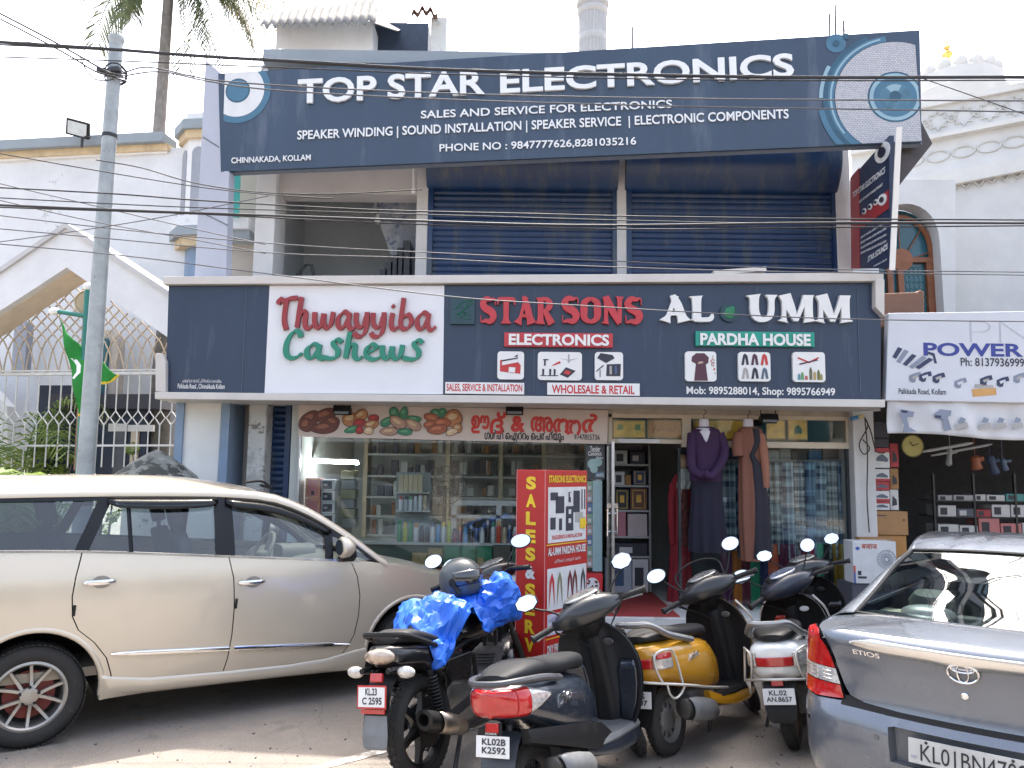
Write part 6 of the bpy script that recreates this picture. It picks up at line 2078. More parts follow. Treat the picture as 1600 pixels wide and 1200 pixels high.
def plaid(name, c0, c1, sx, sz):
 m, nt, b = nodes_of(name)
 N, L = nt.nodes, nt.links
 tc = N.new('ShaderNodeTexCoord')
 sp = N.new('ShaderNodeSeparateXYZ')
 L.new(tc.outputs['Object'], sp.inputs[0])
 cur = None
 for ax_, s_, ph in ((0, sx, 0), (2, sz, .6), (0, sx * 2.3, 1.1), (2, sz * 1.7, 2)):
  mu_ = N.new('ShaderNodeMath'); mu_.operation = 'MULTIPLY_ADD'; mu_.inputs[1].default_value = s_; mu_.inputs[2].default_value = ph
  L.new(sp.outputs[ax_], mu_.inputs[0])
  sn = N.new('ShaderNodeMath'); sn.operation = 'SINE'
  L.new(mu_.outputs[0], sn.inputs[0])
  gt_ = N.new('ShaderNodeMath'); gt_.operation = 'GREATER_THAN'; gt_.inputs[1].default_value = .25
  L.new(sn.outputs[0], gt_.inputs[0])
  if cur is None:
   cur = gt_.outputs[0]
  else:
   ad = N.new('ShaderNodeMath'); ad.operation = 'ADD'
   L.new(cur, ad.inputs[0]); L.new(gt_.outputs[0], ad.inputs[1])
   cur = ad.outputs[0]
 dv = N.new('ShaderNodeMath'); dv.operation = 'DIVIDE'; dv.inputs[1].default_value = 4
 L.new(cur, dv.inputs[0])
 r = N.new('ShaderNodeValToRGB')
 r.color_ramp.elements[0].color = list(c0) + [1]
 r.color_ramp.elements[1].color = list(c1) + [1]
 L.new(dv.outputs[0], r.inputs[0])
 L.new(r.outputs[0], b.inputs['Base Color'])
 b.inputs['Roughness'].default_value = .9
 return m
def drape(name, lab, cat, px0, py0, px1, py1, Y, m, group, fold=3, amp=.03, taper=0.0, seed=0):
 k = Y / FPX
 a, b = pcorn(px0, py0, px1, py1, Y)
 t_ = Vector(((a.x + b.x) / 2, Y, a.z))
 w_, h_ = b.x - a.x, b.z - a.z
 q_ = MB()
 q_.grid(lambda u, v: Vector(((u - .5) * w_ * (1 + taper * (1 - v)), amp * math.sin(u * fold * 2 * PI + seed + .8 * math.sin(v * 3 + seed)) * (1.1 - .5 * v), v * h_ - .02 * math.sin(u * 5 + seed) * (1 - v))), 22, 14)
 o = q_.build(name, m, smooth=180, thick=.004)
 o.location = t_
 return tag(o, lab, cat, group)
q = MB()
a, b = P(1128, 720, 9.42), P(1326, 720, 9.42)
q.tube([a, b], .012, 8)
tag(q.build('scarf_rail', STEEL), 'thin steel rail carrying the checked scarves behind the right window', 'rail')
PL = [plaid('plaid_blue', (.02, .05, .12), (.62, .76, .82), 42, 30), plaid('plaid_white', (.015, .02, .04), (.75, .80, .82), 70, 46), plaid('plaid_navy', (.015, .045, .12), (.35, .55, .68), 34, 24), plaid('plaid_grey', (.04, .05, .07), (.62, .70, .70), 55, 40)]
nm_ = ['light blue and navy', 'white and black fine', 'dark navy', 'grey and pale']
for k in range(11):
 px = 1130 + k * 18
 j = (0, 2, 1, 1, 3, 0, 1, 2, 0, 3, 2)[k]
 drape('checked_scarf', '%s checked scarf, %s from the left along the steel rail' % (nm_[j], ordn[k]), 'scarf', px, 721, px + 20, 862 + (k * 7) % 13, 9.42 + .012 * (k % 3), PL[j], 'checked scarves on the rail', 2, .036, .0, k)
shc = [(1126, 1144, (.075, .015, .06), 'plum'), (1144, 1158, (.42, .13, .015), 'orange'), (1158, 1172, (.11, .012, .03), 'dotted maroon'), (1171, 1188, (.015, .20, .10), 'green'), (1188, 1201, (.012, .02, .09), 'navy blue'), (1201, 1216, (.50, .11, .05), 'coral'), (1216, 1232, (.09, .012, .04), 'dark wine'), (1232, 1256, (.10, .02, .06), 'broad purple wine'), (1256, 1274, (.38, .02, .03), 'bright red'), (1273, 1288, (.06, .36, .22), 'mint green'), (1288, 1302, (.015, .02, .02), 'black'), (1302, 1316, (.38, .22, .03), 'mustard'), (1315, 1329, (.45, .38, .14), 'pale straw yellow')]
for k, (x0, x1, c, nm2) in enumerate(shc):
 drape('shawl', '%s shawl hanging in the row below the checked scarves' % nm2, 'shawl', x0, 850, x1, 948, 9.40 + .014 * (k % 2), mat('shawl_' + nm2.replace(' ', '_'), c, .85, var=.15, scale=14), 'plain shawls below the checked scarves', 1.5, .016, .05, k * 1.3)
for k, (x0, y0, x1, c, nm2) in enumerate(((1135, 700, 1160, (.05, .07, .12), 'dark blue'), (1200, 703, 1218, (.42, .45, .45), 'white'), (1218, 701, 1236, (.30, .33, .33), 'pale grey'), (1238, 704, 1262, (.06, .07, .08), 'charcoal'), (1264, 702, 1284, (.08, .18, .34), 'mid blue'), (1286, 700, 1322, (.25, .20, .20), 'mixed brown'))):
 o = item('folded_cloth', nm2 + ' folded cloth pile on the ledge above the scarves', 'cloth', x0, y0, x1, 719, 9.5, .25, mat('folded_' + nm2.replace(' ', '_'), c, .9, var=.5, scale=3, stretch=(1, 1, 14)), 'folded cloth piles', .012)
q = MB()
pbox(q, 1128, 719, 1328, 722, 9.46, 9.8)
tag(q.build('cloth_ledge', SHELFM, smooth=0), 'ledge under the folded cloth piles behind the right window', 'shelf')
q = MB()
pbox(q, 1066, 690, 1330, 960, 9.85, 9.9)
tag(q.build('window_backing', pm('backing_dark', (.05, .06, .07)), smooth=0), 'dark board closing the right display window behind the scarves', 'board')
lh = thing('lamp_holder', 'blue and white lamp on a bracket with loose wires on the right pier', 'lamp', P(1343, 652, 8.98))
q = MB()
q.tube([(-.10, 0, -.02), (-.02, 0, .0)], .022, 10)
q.build('lamp_tip', pm('lamp_blue', (.05, .22, .45)), lh)
q = MB()
q.tube([(-.02, 0, 0), (.05, 0, .02)], .026, 10)
q.build('lamp_base', pm('lamp_cream', (.5, .42, .22)), lh)
q = MB()
for pl in (((.05, 0, .02), (.10, .02, -.1), (.0, .03, -.3), (.05, .04, -.42), (.12, .04, -.35), (.05, .05, -.25)), ((.06, 0, .01), (.09, .03, -.4), (.075, .05, -.9), (.09, .06, -1.3)), ((.05, 0, .02), (.12, .0, -.15), (.20, .05, -.38), (.30, .05, -.40))):
 q.tube(catmull(pl, 5), .007, 5)
q.build('wire', INK, lh)
# --- red sales board
e0 = ground(853, 1090)
e0 = Vector((P(853, 735, 6.0).x, 6.0, 0))
f0 = e0 + Vector((-.81, .59, 0)) * .27
sb = Board('sales_board', 'tall red box sign SALES & SERVICE with printed sides standing by the scooters', 'sign', e0, e0 + Vector((.60, .80, 0)))
BW, BD, BH = .60, .27, 1.83
SRED = mat('standee_red', (0.40, 0.014, 0.012), 0.45, var=0.05)
SYEL = mat('standee_yellow', (0.70, 0.48, 0.02), 0.5)
mxs = sb.mx.inverted()
fl_ = (mxs @ f0)
q = MB()
q.prism([(0, 0), (BW, 0), (BW + fl_.x, fl_.y), (fl_.x, fl_.y)], lambda p, t: Vector((p[0], p[1], t)), 0, BH)
q.build('box', SRED, sb.e, smooth=0, bevel=.004)
def sp(x0, z0, x1, z1, m, name='panel', y=-.002):
 q_ = MB()
 q_.add([(x0 * BW, y, z0), (x1 * BW, y, z0), (x1 * BW, y, z1), (x0 * BW, y, z1)], [(0, 1, 2, 3)])
 return q_.build(name, m, sb.e, smooth=0, fix=False)
def st_(t, x0, z0, x1, z1, m, y=-.004, bold=.02):
 put_text(sb.e, t, x0 * BW, x1 * BW, z0, z1, y, m, bold)
st_('STARSONS ELECTRONICS', .06, 1.735, .96, 1.79, SYEL, bold=.03)
sp(.05, 1.28, .96, 1.70, CARTW)
st_('SALES,SERVICE & INSTALLACTION', .14, 1.30, .86, 1.335, REDINK)
for x, z, w2, h2 in ((.1, 1.6, .17, .06), (.22, 1.50, .2, .13), (.52, 1.58, .06, .08), (.64, 1.50, .16, .17), (.84, 1.52, .03, .16), (.91, 1.52, .03, .16), (.46, 1.36, .18, .19), (.10, 1.38, .12, .09), (.30, 1.37, .07, .09), (.68, 1.42, .20, .08)):
 sp(x, z, x + w2, z + h2, PD if w2 != .2 or h2 != .08 else pm('pic_grey', (.35, .36, .33)), 'picture', -.004)
for x, z in ((.52, 1.42), (.52, 1.49), (.55, 1.62)):
 sp(x, z, x + .06, z + .035, CARTW, 'picture', -.0055)
q = MB()
q.add([(x * BW, -.006, z) for x, z in ((.80, 1.37), (.90, 1.37), (.90, 1.35), (.97, 1.41), (.90, 1.47), (.90, 1.45), (.80, 1.45))], [tuple(range(7))])
q.build('arrow', SYEL, sb.e, smooth=0)
sp(.02, 1.262, .98, 1.27, SYEL)
st_('AL-UMM PARDHA HOUSE', .05, 1.185, .95, 1.245, CARTW, bold=.035)
st_('പർദ്ദകൾ, ഷാളുകൾ, മഫ്ത', .20, 1.12, .82, 1.155, CARTW, bold=0)
sp(.04, .78, .97, 1.09, CARTW)
for i, (c, x) in enumerate((((.45, .02, .03), .08), ((.20, .2, .12), .26), ((.14, .02, .03), .50), ((.14, .04, .03), .62), ((.05, .05, .06), .82))):
 q = MB()
 q.add([((x + dx * .13) * BW, -.004, .80 + dz * .26) for dx, dz in ((0, 0), (.3, .5), (.5, .8), (.7, .5), (1, 0), (.9, .75), (.5, 1), (.1, .75))], [tuple(range(8))])
 q.build('picture', pm('pic_dress_%s' % 'abcde'[i], c), sb.e, smooth=0)
sp(.05, .60, .93, .755, pm('pale_lilac', (.50, .50, .58)))
st_('പർദ്ദ, ചുരിദാർ, ഷാൾ', .08, .69, .88, .735, pm('print_royal', (.03, .05, .3)), bold=0)
st_('എല്ലാം ലഭിക്കും', .16, .62, .80, .665, pm('print_olive', (.3, .25, .02)), bold=0)
sp(.02, .572, .98, .58, SYEL)
st_('DRY FRUITS & CHOCOLATES', .05, .47, .97, .53, CARTW, bold=.035)
sp(.05, .20, .40, .42, CARTW)
for k in range(6):
 sp(.10 + .1 * (k % 3), .23 + .08 * (k // 3), .18 + .1 * (k % 3), .29 + .08 * (k // 3), pm('print_date_b', (.13, .035, .025)), 'picture', -.004)
st_('SPICES', .50, .32, .92, .38, SYEL)
st_('STAR SONS-AL-UMM', .05, .10, .97, .16, SYEL)
nf = Board('narrow', '', '', f0, e0)
mrel = sb.mx.inverted() @ nf.mx
bpy.data.objects.remove(nf.e)
for k, ch in enumerate('SALES&SERVICE'):
 z1 = 1.78 - k * .134
 m = SYEL if ch != '&' else CARTW
 put_text(sb.e, ch, BD * .34 if ch != 'I' else BD * .45, BD * .68 if ch != 'I' else BD * .55, z1 - .10, z1, -.003, m, .05, 0, 'lettering', mrel)
q = MB()
for x in (0.004, BD - .004):
 q.tube([mrel @ Vector((x, -.002, 0)), mrel @ Vector((x, -.002, BH))], .004, 4)
q.build('edge_trim', PINKB, sb.e)
# --- the tool shop on the right
tsb = thing('tool_shop', 'dark open tool shop under the pale POWER sign', 'building', (P(1500, 760, 9.4).x, 9.4, 0))
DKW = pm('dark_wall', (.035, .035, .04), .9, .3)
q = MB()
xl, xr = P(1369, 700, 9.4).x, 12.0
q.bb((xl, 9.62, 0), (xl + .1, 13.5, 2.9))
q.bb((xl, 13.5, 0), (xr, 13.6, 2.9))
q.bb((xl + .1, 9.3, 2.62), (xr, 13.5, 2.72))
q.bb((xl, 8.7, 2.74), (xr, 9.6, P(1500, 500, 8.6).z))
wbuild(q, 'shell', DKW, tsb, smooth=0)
q = MB()
q.bb((xl, 8.8, 0.0), (xr, 13.5, .16))
wbuild(q, 'floor', pm('shop_floor', (.16, .15, .14), .8), tsb, smooth=0)
cols = [pm('red_carton', (.38, .04, .05)), CARTW, pm('grey_white_carton', (.42, .42, .44)), PINKB]
ylist = [(660, 684), (685, 699), (700, 731), (733, 752), (753, 766), (767, 783), (784, 797)]
for k, (y0, y1) in enumerate(ylist):
 if k < 2:
  o = item('dark_carton', '%s dark carton at the top of the appliance column beside the pier' % ('upper', 'lower')[k], 'carton', 1366, y0, 1389, y1, 9.2, .2, DKB, 'appliance cartons', .003)
  continue
 o = item('iron_carton', 'carton picturing an iron or pan, %s from the top beside the pier' % ordn[k - 2], 'carton', 1366, y0, 1390, y1, 9.2, .2, CARTW if k != 4 else cols[0], 'appliance cartons', .003)
 decal(o, 0, .0 if k % 2 else .78, 1, .22 if k % 2 else 1, cols[0], 'band', .002)
 decal(o, 0, 0, 0, 0, pm('pic_slate', (.10, .12, .16)), 'picture', .004, [(.12, .35), (.85, .3), (.9, .45), (.55, .7), (.3, .62), (.14, .5)])
for k, (y0, y1) in enumerate(((693, 730), (732, 764), (765, 797))):
 o = item('kettle_carton', '%s carton of the second column just inside the tool shop' % ('top', 'middle', 'bottom')[k], 'carton', 1391, y0, 1404, y1, 9.32, .2, (cols[0], KRAFT, CARTW)[k], 'second column cartons', .003)
 decal(o, 0, 0, 0, 0, DKB, 'picture', .004, [(.2, .2), (.8, .25), (.75, .5), (.3, .7)])
o = item('brown_carton', 'large brown carton, upper of two stacked at the tool shop entrance', 'carton', 1367, 799, 1419, 836, 9.15, .35, KRAFT, 'brown cartons', .006)
decal(o, .06, .80, .35, .84, DKB, 'print')
decal(o, .85, .6, .9, .68, DKB, 'print')
o = item('brown_carton', 'large brown carton, lower of two stacked at the tool shop entrance', 'carton', 1367, 836.5, 1417, 878, 9.17, .35, mat('cardboard_orange', (.42, .21, .07), .85, var=.12, scale=5), 'brown cartons', .006)
item('brown_carton', 'low brown carton standing behind the white fan carton', 'carton', 1344, 840, 1400, 912, 8.98, .12, KRAFT, 'brown cartons', .006)
o = item('fan_carton', 'white carton with a fan picture and a blue diamond logo', 'carton', 1333, 846, 1401, 912, 8.70, .24, CARTW, None, .005)
put_text(o, 'बजाज', -.14, .03, .37, .42, -.123, pm('carton_red', (.45, .08, .05)), .02)
decal(o, 0, 0, 0, 0, pm('logo_blue', (.05, .1, .4)), 'logo', .004, [(.05, .83), (.11, .78), (.17, .83), (.11, .88)])
decal(o, 0, 0, .05, .26, pm('carton_edge_blue', (.08, .12, .3)), 'print', .003)
decal(o, 0, .26, .05, .42, pm('carton_red', (.45, .08, .05)), 'print', .003)
decal(o, .1, .12, .3, .17, DKB, 'print', .003)
decal(o, .1, .2, .18, .3, DKB, 'print', .003)
q = MB()
for k in range(20):
 a = k * PI / 10
 q.tube([(.13 + .02 * math.cos(a), -.1235, .26 + .02 * math.sin(a)), (.13 + .10 * math.cos(a), -.1235, .26 + .10 * math.sin(a))], .003, 4)
for r_ in (.03, .06, .10):
 q.tube([(.13 + r_ * math.cos(k * PI / 12), -.1235, .26 + r_ * math.sin(k * PI / 12)) for k in range(24)], .003, 4, closed=True)
q.bb((.12, -.125, .02), (.14, -.1205, .16))
q.build('fan_picture', pm('pic_fan_grey', (.36, .38, .42)), o)
o = item('grey_plinth', 'dark grey block under the white fan carton', 'block', 1332, 912.5, 1403, 962, 8.72, .4, pm('slate', (.07, .07, .09)), None, .006)
ck = thing('wall_clock', 'round yellow wall clock hanging in the tool shop', 'clock', P(1425, 697, 9.3))
q = MB()
r_ = .125
mC = Matrix.Rotation(R(90), 4, 'X')
q.lathe([(0, 0), (r_, 0), (r_ * 1.06, .015), (r_, .03), (r_ * .94, .02)], 32, mC)
q.build('rim', pm('clock_rim', (.30, .27, .10)), ck, smooth=40)
q = MB()
q.lathe([(0, .018), (r_ * .95, .018)], 32, mC)
q.build('dial', pm('clock_dial', (.45, .40, .14)), ck, smooth=0)
q = MB()
q.tube([(0, -.022, 0), (-.03, -.022, .05)], .005, 5)
q.tube([(0, -.022, 0), (.07, -.022, .03)], .004, 5)
q.build('hand', INK, ck)
for i, (a, b, w2, c, lab) in enumerate((((1440, 706), (1520, 692), 5, (.45, .46, .47), 'long white tube slanting under the tool shop ceiling'), ((1455, 712), (1550, 694), 4, (.35, .36, .38), 'thin grey rod slanting under the tool shop ceiling'), ((1484, 700), (1482, 728), 9, (.30, .32, .33), 'grey hanging tool with a white head'), ((1523, 712), (1527, 735), 16, (.30, .10, .05), 'rust red drill hanging under the ceiling'), ((1546, 712), (1556, 742), 13, (.04, .06, .12), 'dark blue tool hanging under the ceiling'), ((1566, 716), (1572, 736), 9, (.10, .14, .22), 'small blue hanging tool beside the dark blue one'))):
 Yh = 9.5
 q = MB()
 pa, pb_ = P(*a, Yh), P(*b, Yh)
 k = Yh / FPX * w2 / 2
 q.tube([pa, pa.lerp(pb_, .15), pa.lerp(pb_, .5), pa.lerp(pb_, .9), pb_], [k * .6, k, k * (.8 if w2 > 8 else 1), k * 1.1, k * .5], 10)
 if w2 > 8:
  q.tube([pa.lerp(pb_, .3), pa.lerp(pb_, .3) + Vector((.09, 0, .02))], k * .5, 8)
  q.tube([pa, Vector((pa.x, pa.y, 2.6))], .004, 4)
 tag(q.build('hanging_tool', pm('tool_paint_%s' % 'abcdef'[i], c)), lab, 'tool', 'tools under the ceiling')
rs = random.Random(4)
sy = [(772, 782), (787, 797), (798, 807), (810, 818), (819, 838), (838, 856)]
tn = ['white', 'red topped', 'teal', 'pale grey', 'slate', 'pink']
tcol = [CARTW, cols[0], pm('teal_carton', (.08, .30, .30)), cols[2], pm('slate_carton', (.10, .11, .14)), PINKB]
sk = thing('tool_shelf', 'dark metal shelf of boxed tools inside the tool shop', 'shelf', (P(1530, 850, 10.6).x, 10.8, .16))
q = MB()
for py in (783, 808, 838, 858):
 pbox(q, 1462, py, 1680, py + 1.5, 10.55, 11.0)
for px in (1462, 1525, 1590, 1660):
 pbox(q, px, 740, px + 3, 960, 10.56, 10.6)
wbuild(q, 'rack', DARKMETAL, sk, smooth=0)
for r_, (yb, hs) in enumerate(((783, (9, 12)), (808, (9, 20)), (838, (16, 28)), (858, (12, 19)))):
 px = 1466
 c = 0
 while px < 1670:
  wd = rs.choice((18, 24, 30, 34))
  j = rs.randrange(6) if px > 1520 else rs.choice((0, 3, 4))
  hh = rs.uniform(*hs)
  o = item('tool_carton', '%s tool carton, %s from the left on the %s tier of the tool shelf' % (tn[j], ordn[c], ('top', 'second', 'third', 'lowest')[r_]), 'carton', px, yb - hh, px + wd - 2, yb, 10.57, .3, tcol[j], 'tool cartons on the shelf', .003)
  decal(o, .12, .2, .5, .8, DKB if j != 4 else CARTW)
  px += wd
  c += 1
# --- two-wheelers
def paint(name, col, rough=0.28, coat=0.6, metal=0.0, dust=0.25):
 return mat(name, col, rough, metal, var=0.07, scale=2.5, coat=coat, dirt=tuple(c * 0.6 + d * 0.4 for c, d in zip(col, (0.22, 0.19, 0.15))), dirt_amt=dust, dirt_scale=4)
SEATM = mat('seat_vinyl', (0.012, 0.012, 0.013), 0.55, var=0.2, scale=10, bump=0.15, bscale=260, spec=0.3)
MIRR = mat('mirror_glass', (0.85, 0.87, 0.9), 0.04, 1.0, var=0.01)
LENSR = mat('red_lens', (0.42, 0.012, 0.012), 0.12, var=0.15, scale=30, coat=0.8)
LENSC = mat('clear_lens', (0.52, 0.50, 0.47), 0.12, 0.3, var=0.45, scale=45, coat=0.8)
LENSO = mat('orange_lens', (0.55, 0.20, 0.04), 0.15, var=0.2, scale=40, coat=0.6)
PLATEW = mat('plate_white', (0.68, 0.68, 0.66), 0.4, var=0.08, scale=8)
ENGINE = mat('engine_metal', (0.16, 0.16, 0.165), 0.5, 0.7, var=0.35, scale=12, dirt=(0.12, 0.10, 0.08), dirt_amt=0.5)
TAILTXT = Matrix(((0, 1, 0, 0), (-1, 0, 0, 0), (0, 0, 1, 0), (0, 0, 0, 1)))   # board axes -> facing backwards (-X)
SIDETXT = Matrix.Identity(4)                                                   # facing the right side (-Y), words run forwards
def sup(hw, zb, zt, n=24, e=2.6, X=0.0, y0=0.0):
 zc, hz = (zb + zt) / 2, (zt - zb) / 2
 r = []
 for k in range(n):
  a = 2 * PI * k / n
  c, s_ = math.cos(a), math.sin(a)
  r.append(Vector((X, y0 + hw * math.copysign(abs(c) ** (2 / e), c), zc + hz * math.copysign(abs(s_) ** (2 / e), s_))))
 return r
def yaxis(c):
 return Matrix.Translation(c) @ Matrix.Rotation(R(90), 4, 'X')
def tyre_mb(c, R_, wd, rim):
 q = MB()
 h = wd / 2
 q.lathe([(rim, h * .75), (rim + .01, h * .9), ((R_ + rim) / 2, h), (R_ - .02, h * .82), (R_ - .004, h * .5), (R_, 0), (R_ - .004, -h * .5), (R_ - .02, -h * .82), ((R_ + rim) / 2, -h), (rim + .01, -h * .9), (rim, -h * .75)], 40, yaxis(c))
 for k in range(44):
  a = 2 * PI * k / 44
  for sg in (-1, 1):
   m_ = Matrix.Translation(c) @ Matrix.Rotation(-a, 4, 'Y')
   q.box(m_ @ Vector((R_ - .001, sg * h * .33, 0)), (0.008, h * .42, 2 * PI * R_ / 44 * .55), m_.to_3x3().to_4x4() @ Matrix.Rotation(R(20 * sg), 4, 'X'))
 return q
def scooter_rim(c, r_, wd):
 q = MB()
 h = wd / 2
 for sg in (1, -1):
  q.lathe([(r_ + .008, h * .9), (r_, h * .95), (r_ * .93, h * .6), (r_ * .84, h * .45), (r_ * .78, h * .2)], 40, yaxis(c) @ Matrix.Diagonal((1, 1, sg, 1)))
  q.lathe([(r_ * .55, h * .25), (r_ * .45, h * .5), (r_ * .2, h * .6), (0, h * .6)], 32, yaxis(c) @ Matrix.Diagonal((1, 1, sg, 1)))
  n = 10
  for k in range(n):
   a = 2 * PI * k / n
   m_ = yaxis(c) @ Matrix.Rotation(a, 4, 'Z')
   q.box(m_ @ Vector((r_ * .67, 0, sg * h * .22)), (r_ * .26, r_ * .22, .006), m_.to_3x3().to_4x4())
 return q
def build_plate(root, c, lines, w_=0.20, h_=0.10, tilt=12, bord=None, ztxt=None, bold=0.02):
 mx = Matrix.Translation(c) @ Matrix.Rotation(R(tilt), 4, 'Y') @ TAILTXT
 q = MB()
 q.box((0, 0, 0), (w_, 0.004, h_))
 q.xf(mx)
 o = q.build('number_plate', PLATEW if bord is None else bord, root, smooth=0, bevel=0.004)
 if bord is not None:
  q = MB()
  q.box((0, -0.003, 0), (w_ * .9, 0.003, h_ * .84))
  q.xf(mx).build('plate_face', PLATEW, o, smooth=0)
 n = len(lines)
 for i, (t, a, b) in enumerate(lines):
  z1 = h_ / 2 - h_ * (0.12 + i * (0.78 / n))
  z0 = z1 - h_ * 0.62 / n
  put_text(o, t, a * w_ / 2, b * w_ / 2, z0, z1, -0.006, INK, bold, 0, 'lettering', mx)
 return o
def scooter(name, label, cat, loc, head, lean, steer, cfg, group=None):
 root = thing(name, label, cat, group=group, mx=Matrix.Translation(loc) @ Matrix.Rotation(head, 4, 'Z') @ Matrix.Rotation(-lean, 4, 'X'))
 dio = cfg['dio']
 BC = cfg['body']
 FC = cfg.get('front', BC)
 RW, FWc = Vector((0, 0, .215)), Vector((1.238, 0, .215))
 A = Vector((1.205, 0, .215))
 axd = Vector((-math.sin(R(27)), 0, math.cos(R(27))))
 ST = Matrix.Translation(A) @ Matrix.Rotation(steer, 4, axd) @ Matrix.Translation(-A)
 def wheel(c, nm, mxx=None):
  t_ = tyre_mb(c, .215, .092, .137)
  r_ = scooter_rim(c, .137, .07)
  if mxx is not None:
   t_.xf(mxx)
   r_.xf(mxx)
  o = t_.build(nm, RUBBER, root, smooth=45)
  r_.build('rim', cfg['rim'], o, smooth=40)
  return o
 wheel(RW, 'rear_wheel')
 wheel(FWc, 'front_wheel', ST)
 if dio:
  tab = [(-.43, .0, .620, .730), (-.27, .165, .565, .760), (-.05, .185, .485, .745), (.15, .19, .40, .725), (.32, .18, .345, .70), (.48, .15, .31, .66), (.60, .11, .30, .58)]
 else:
  tab = [(-.41, .0, .545, .70), (-.27, .172, .475, .735), (-.05, .195, .43, .735), (.15, .20, .385, .72), (.32, .19, .34, .70), (.48, .155, .305, .66), (.60, .115, .295, .58)]
 x0 = tab[0][0]
 def prof(X):
  if X < -.27:
   t = (-.27 - X) / (-.27 - x0)
   hw = tab[1][1] * math.sqrt(max(0, 1 - t * t))
   return max(hw, .004), tab[1][2] + (tab[0][2] - tab[1][2]) * t ** 2, tab[1][3] + (tab[0][3] - tab[1][3]) * t ** 2
  return tuple(smooth_table([(r[0], r[k]) for r in tab[1:]], X) for k in (1, 2, 3))
 xs = [x0 + .001, x0 + .006, x0 + .02, x0 + .05, x0 + .09, -.28, -.24, -.18, -.1, -.02, .06, .14, .22, .30, .38, .46, .53, .60]
 q = MB()
 q.loft([sup(*prof(X), n=32, e=3.0, X=X) for X in xs])
 q.build('tail_body', BC, root, smooth=60)
 q = MB()
 for sg in (-1, 1):
  rings = []
  for X, hw, zb, zt in ((-.30, .16, .46, .53), (-.05, .20, .40, .50), (.2, .205, .33, .46), (.4, .19, .27, .42), (.55, .17, .24, .38), (.66, .17, .24, .30)):
   rings.append([Vector((X, sg * y, z)) for y, z in ((hw - .05, zb), (hw, zb + .01), (hw + .004, (zb + zt) / 2), (hw - .01, zt), (hw - .05, zt))])
  q.loft(rings)
 if dio:
  q.build('side_cover', BLACK, root, smooth=40)
 ha, hb = (.60, .735) if dio else (.565, .655)
 pz = .47 if dio else .40
 def lamp(t0, t1, m, nm, off=0.010, z0=ha, z1=hb):
  q_ = MB()
  def f(u, v):
   t = t0 + (t1 - t0) * u
   s_ = abs(t)
   if s_ <= 1:
    ang = s_ * PI / 2
    X = -.27 + (x0 + .27) * math.cos(ang)
    y = math.sin(ang)
   else:
    X = -.27 + (s_ - 1) * .17
    y = 1
   hw, zb, zt = prof(min(X, .6))
   z = z0 + (z1 - z0) * v
   if dio and s_ > 0.9:
    sh_ = (s_ - .9) * .05
    z = (z0 + sh_ * .9) + (z1 - sh_ - z0 - sh_ * .9) * v
   zc, hz = (zb + zt) / 2, (zt - zb) / 2
   c = max(0, 1 - min(1, abs((z - zc) / hz)) ** 3.0) ** (1 / 3.0)
   W = hw * c + off * y + (.002)
   dx = -off * math.cos(min(s_, 1) * PI / 2) * (1.0 if c > .4 else c)
   return Vector((X + dx, math.copysign(W, t) if s_ > 1e-6 else 0, z))
  q_.grid(f, 14, 8)
  return q_.build(nm, m, root, smooth=60, thick=0.006)
 if dio:
  lamp(-.62, .62, LENSR, 'tail_lamp', 0.012)
  lamp(.64, 2.2, LENSC, 'indicator', 0.012)
  lamp(-2.2, -.64, LENSC, 'indicator', 0.012)
  lamp(-.98, -.62, LENSR, 'side_lens', 0.0135)
 else:
  lamp(-.44, .44, LENSR, 'tail_lamp', 0.012, .582, .640)
  lamp(.46, 1.30, LENSC, 'indicator', 0.013, .575, .668)
  lamp(-1.30, -.46, LENSC, 'indicator', 0.013, .575, .668)
  if cfg['body'] is YEL:
   lamp(-1.25, -.55, LENSR, 'side_reflector', 0.0145, .636, .672)
   lamp(.55, 1.25, LENSR, 'side_reflector', 0.0145, .636, .672)
 st = [(-.36, .075, .735, .775), (-.26, .125, .725, .80), (-.08, .14, .715, .815), (.10, .14, .705, .795), (.28, .135, .695, .775), (.45, .11, .68, .765), (.56, .075, .665, .745), (.60, .03, .68, .72)]
 if dio:
  st = [(r[0], r[1], r[2] + .01, r[3] + .02) for r in st]
 q = MB()
 q.loft([sup(*[smooth_table([(r[0], r[k]) for r in st], X) for k in (1, 2, 3)], n=28, e=2.8, X=X) for X in [-.36, -.345, -.31, -.26, -.18, -.08, 0, .10, .18, .28, .36, .45, .51, .56, .585, .60]])
 q.build('seat', SEATM if not dio else mat('dark_grey_vinyl', (0.020, 0.021, 0.023), 0.55, var=0.2, scale=8, bump=0.15, bscale=240, spec=0.16), root, smooth=70)
 gz = .80 if not dio else .765
 q = MB()
 pth = [(.16, .172, .70), (-.02, .178, .735), (-.20, .165, .775), (-.36, .115, gz + .045), (-.42, .05, gz + .05), (-.42, -.05, gz + .05), (-.36, -.115, gz + .045), (-.20, -.165, .775), (-.02, -.178, .735), (.16, -.172, .70)]
 if dio:
  pth = [(.12, .17, .715), (-.10, .178, .75), (-.30, .155, .765), (-.42, .09, .765), (-.45, .0, .765), (-.42, -.09, .765), (-.30, -.155, .765), (-.10, -.178, .75), (.12, -.17, .715)]
 q.tube(catmull(pth, 5), .021 if not dio else .017, 8, flat=1.25)
 q.build('grab_rail', cfg['rail'], root)
 q = MB()
 rings = []
 for X, z, hw in ((-.24, .50, .085), (-.33, .46, .10), (-.385, .40, .105), (-.415, .33, .10), (-.43, .26, .085), (-.425, .235, .06)):
  rings.append([Vector((X, y, z)) for y in (-hw, -hw * .5, 0, hw * .5, hw)] + [Vector((X + .03, y, z)) for y in (hw * .8, 0, -hw * .8)])
 q.loft(rings)
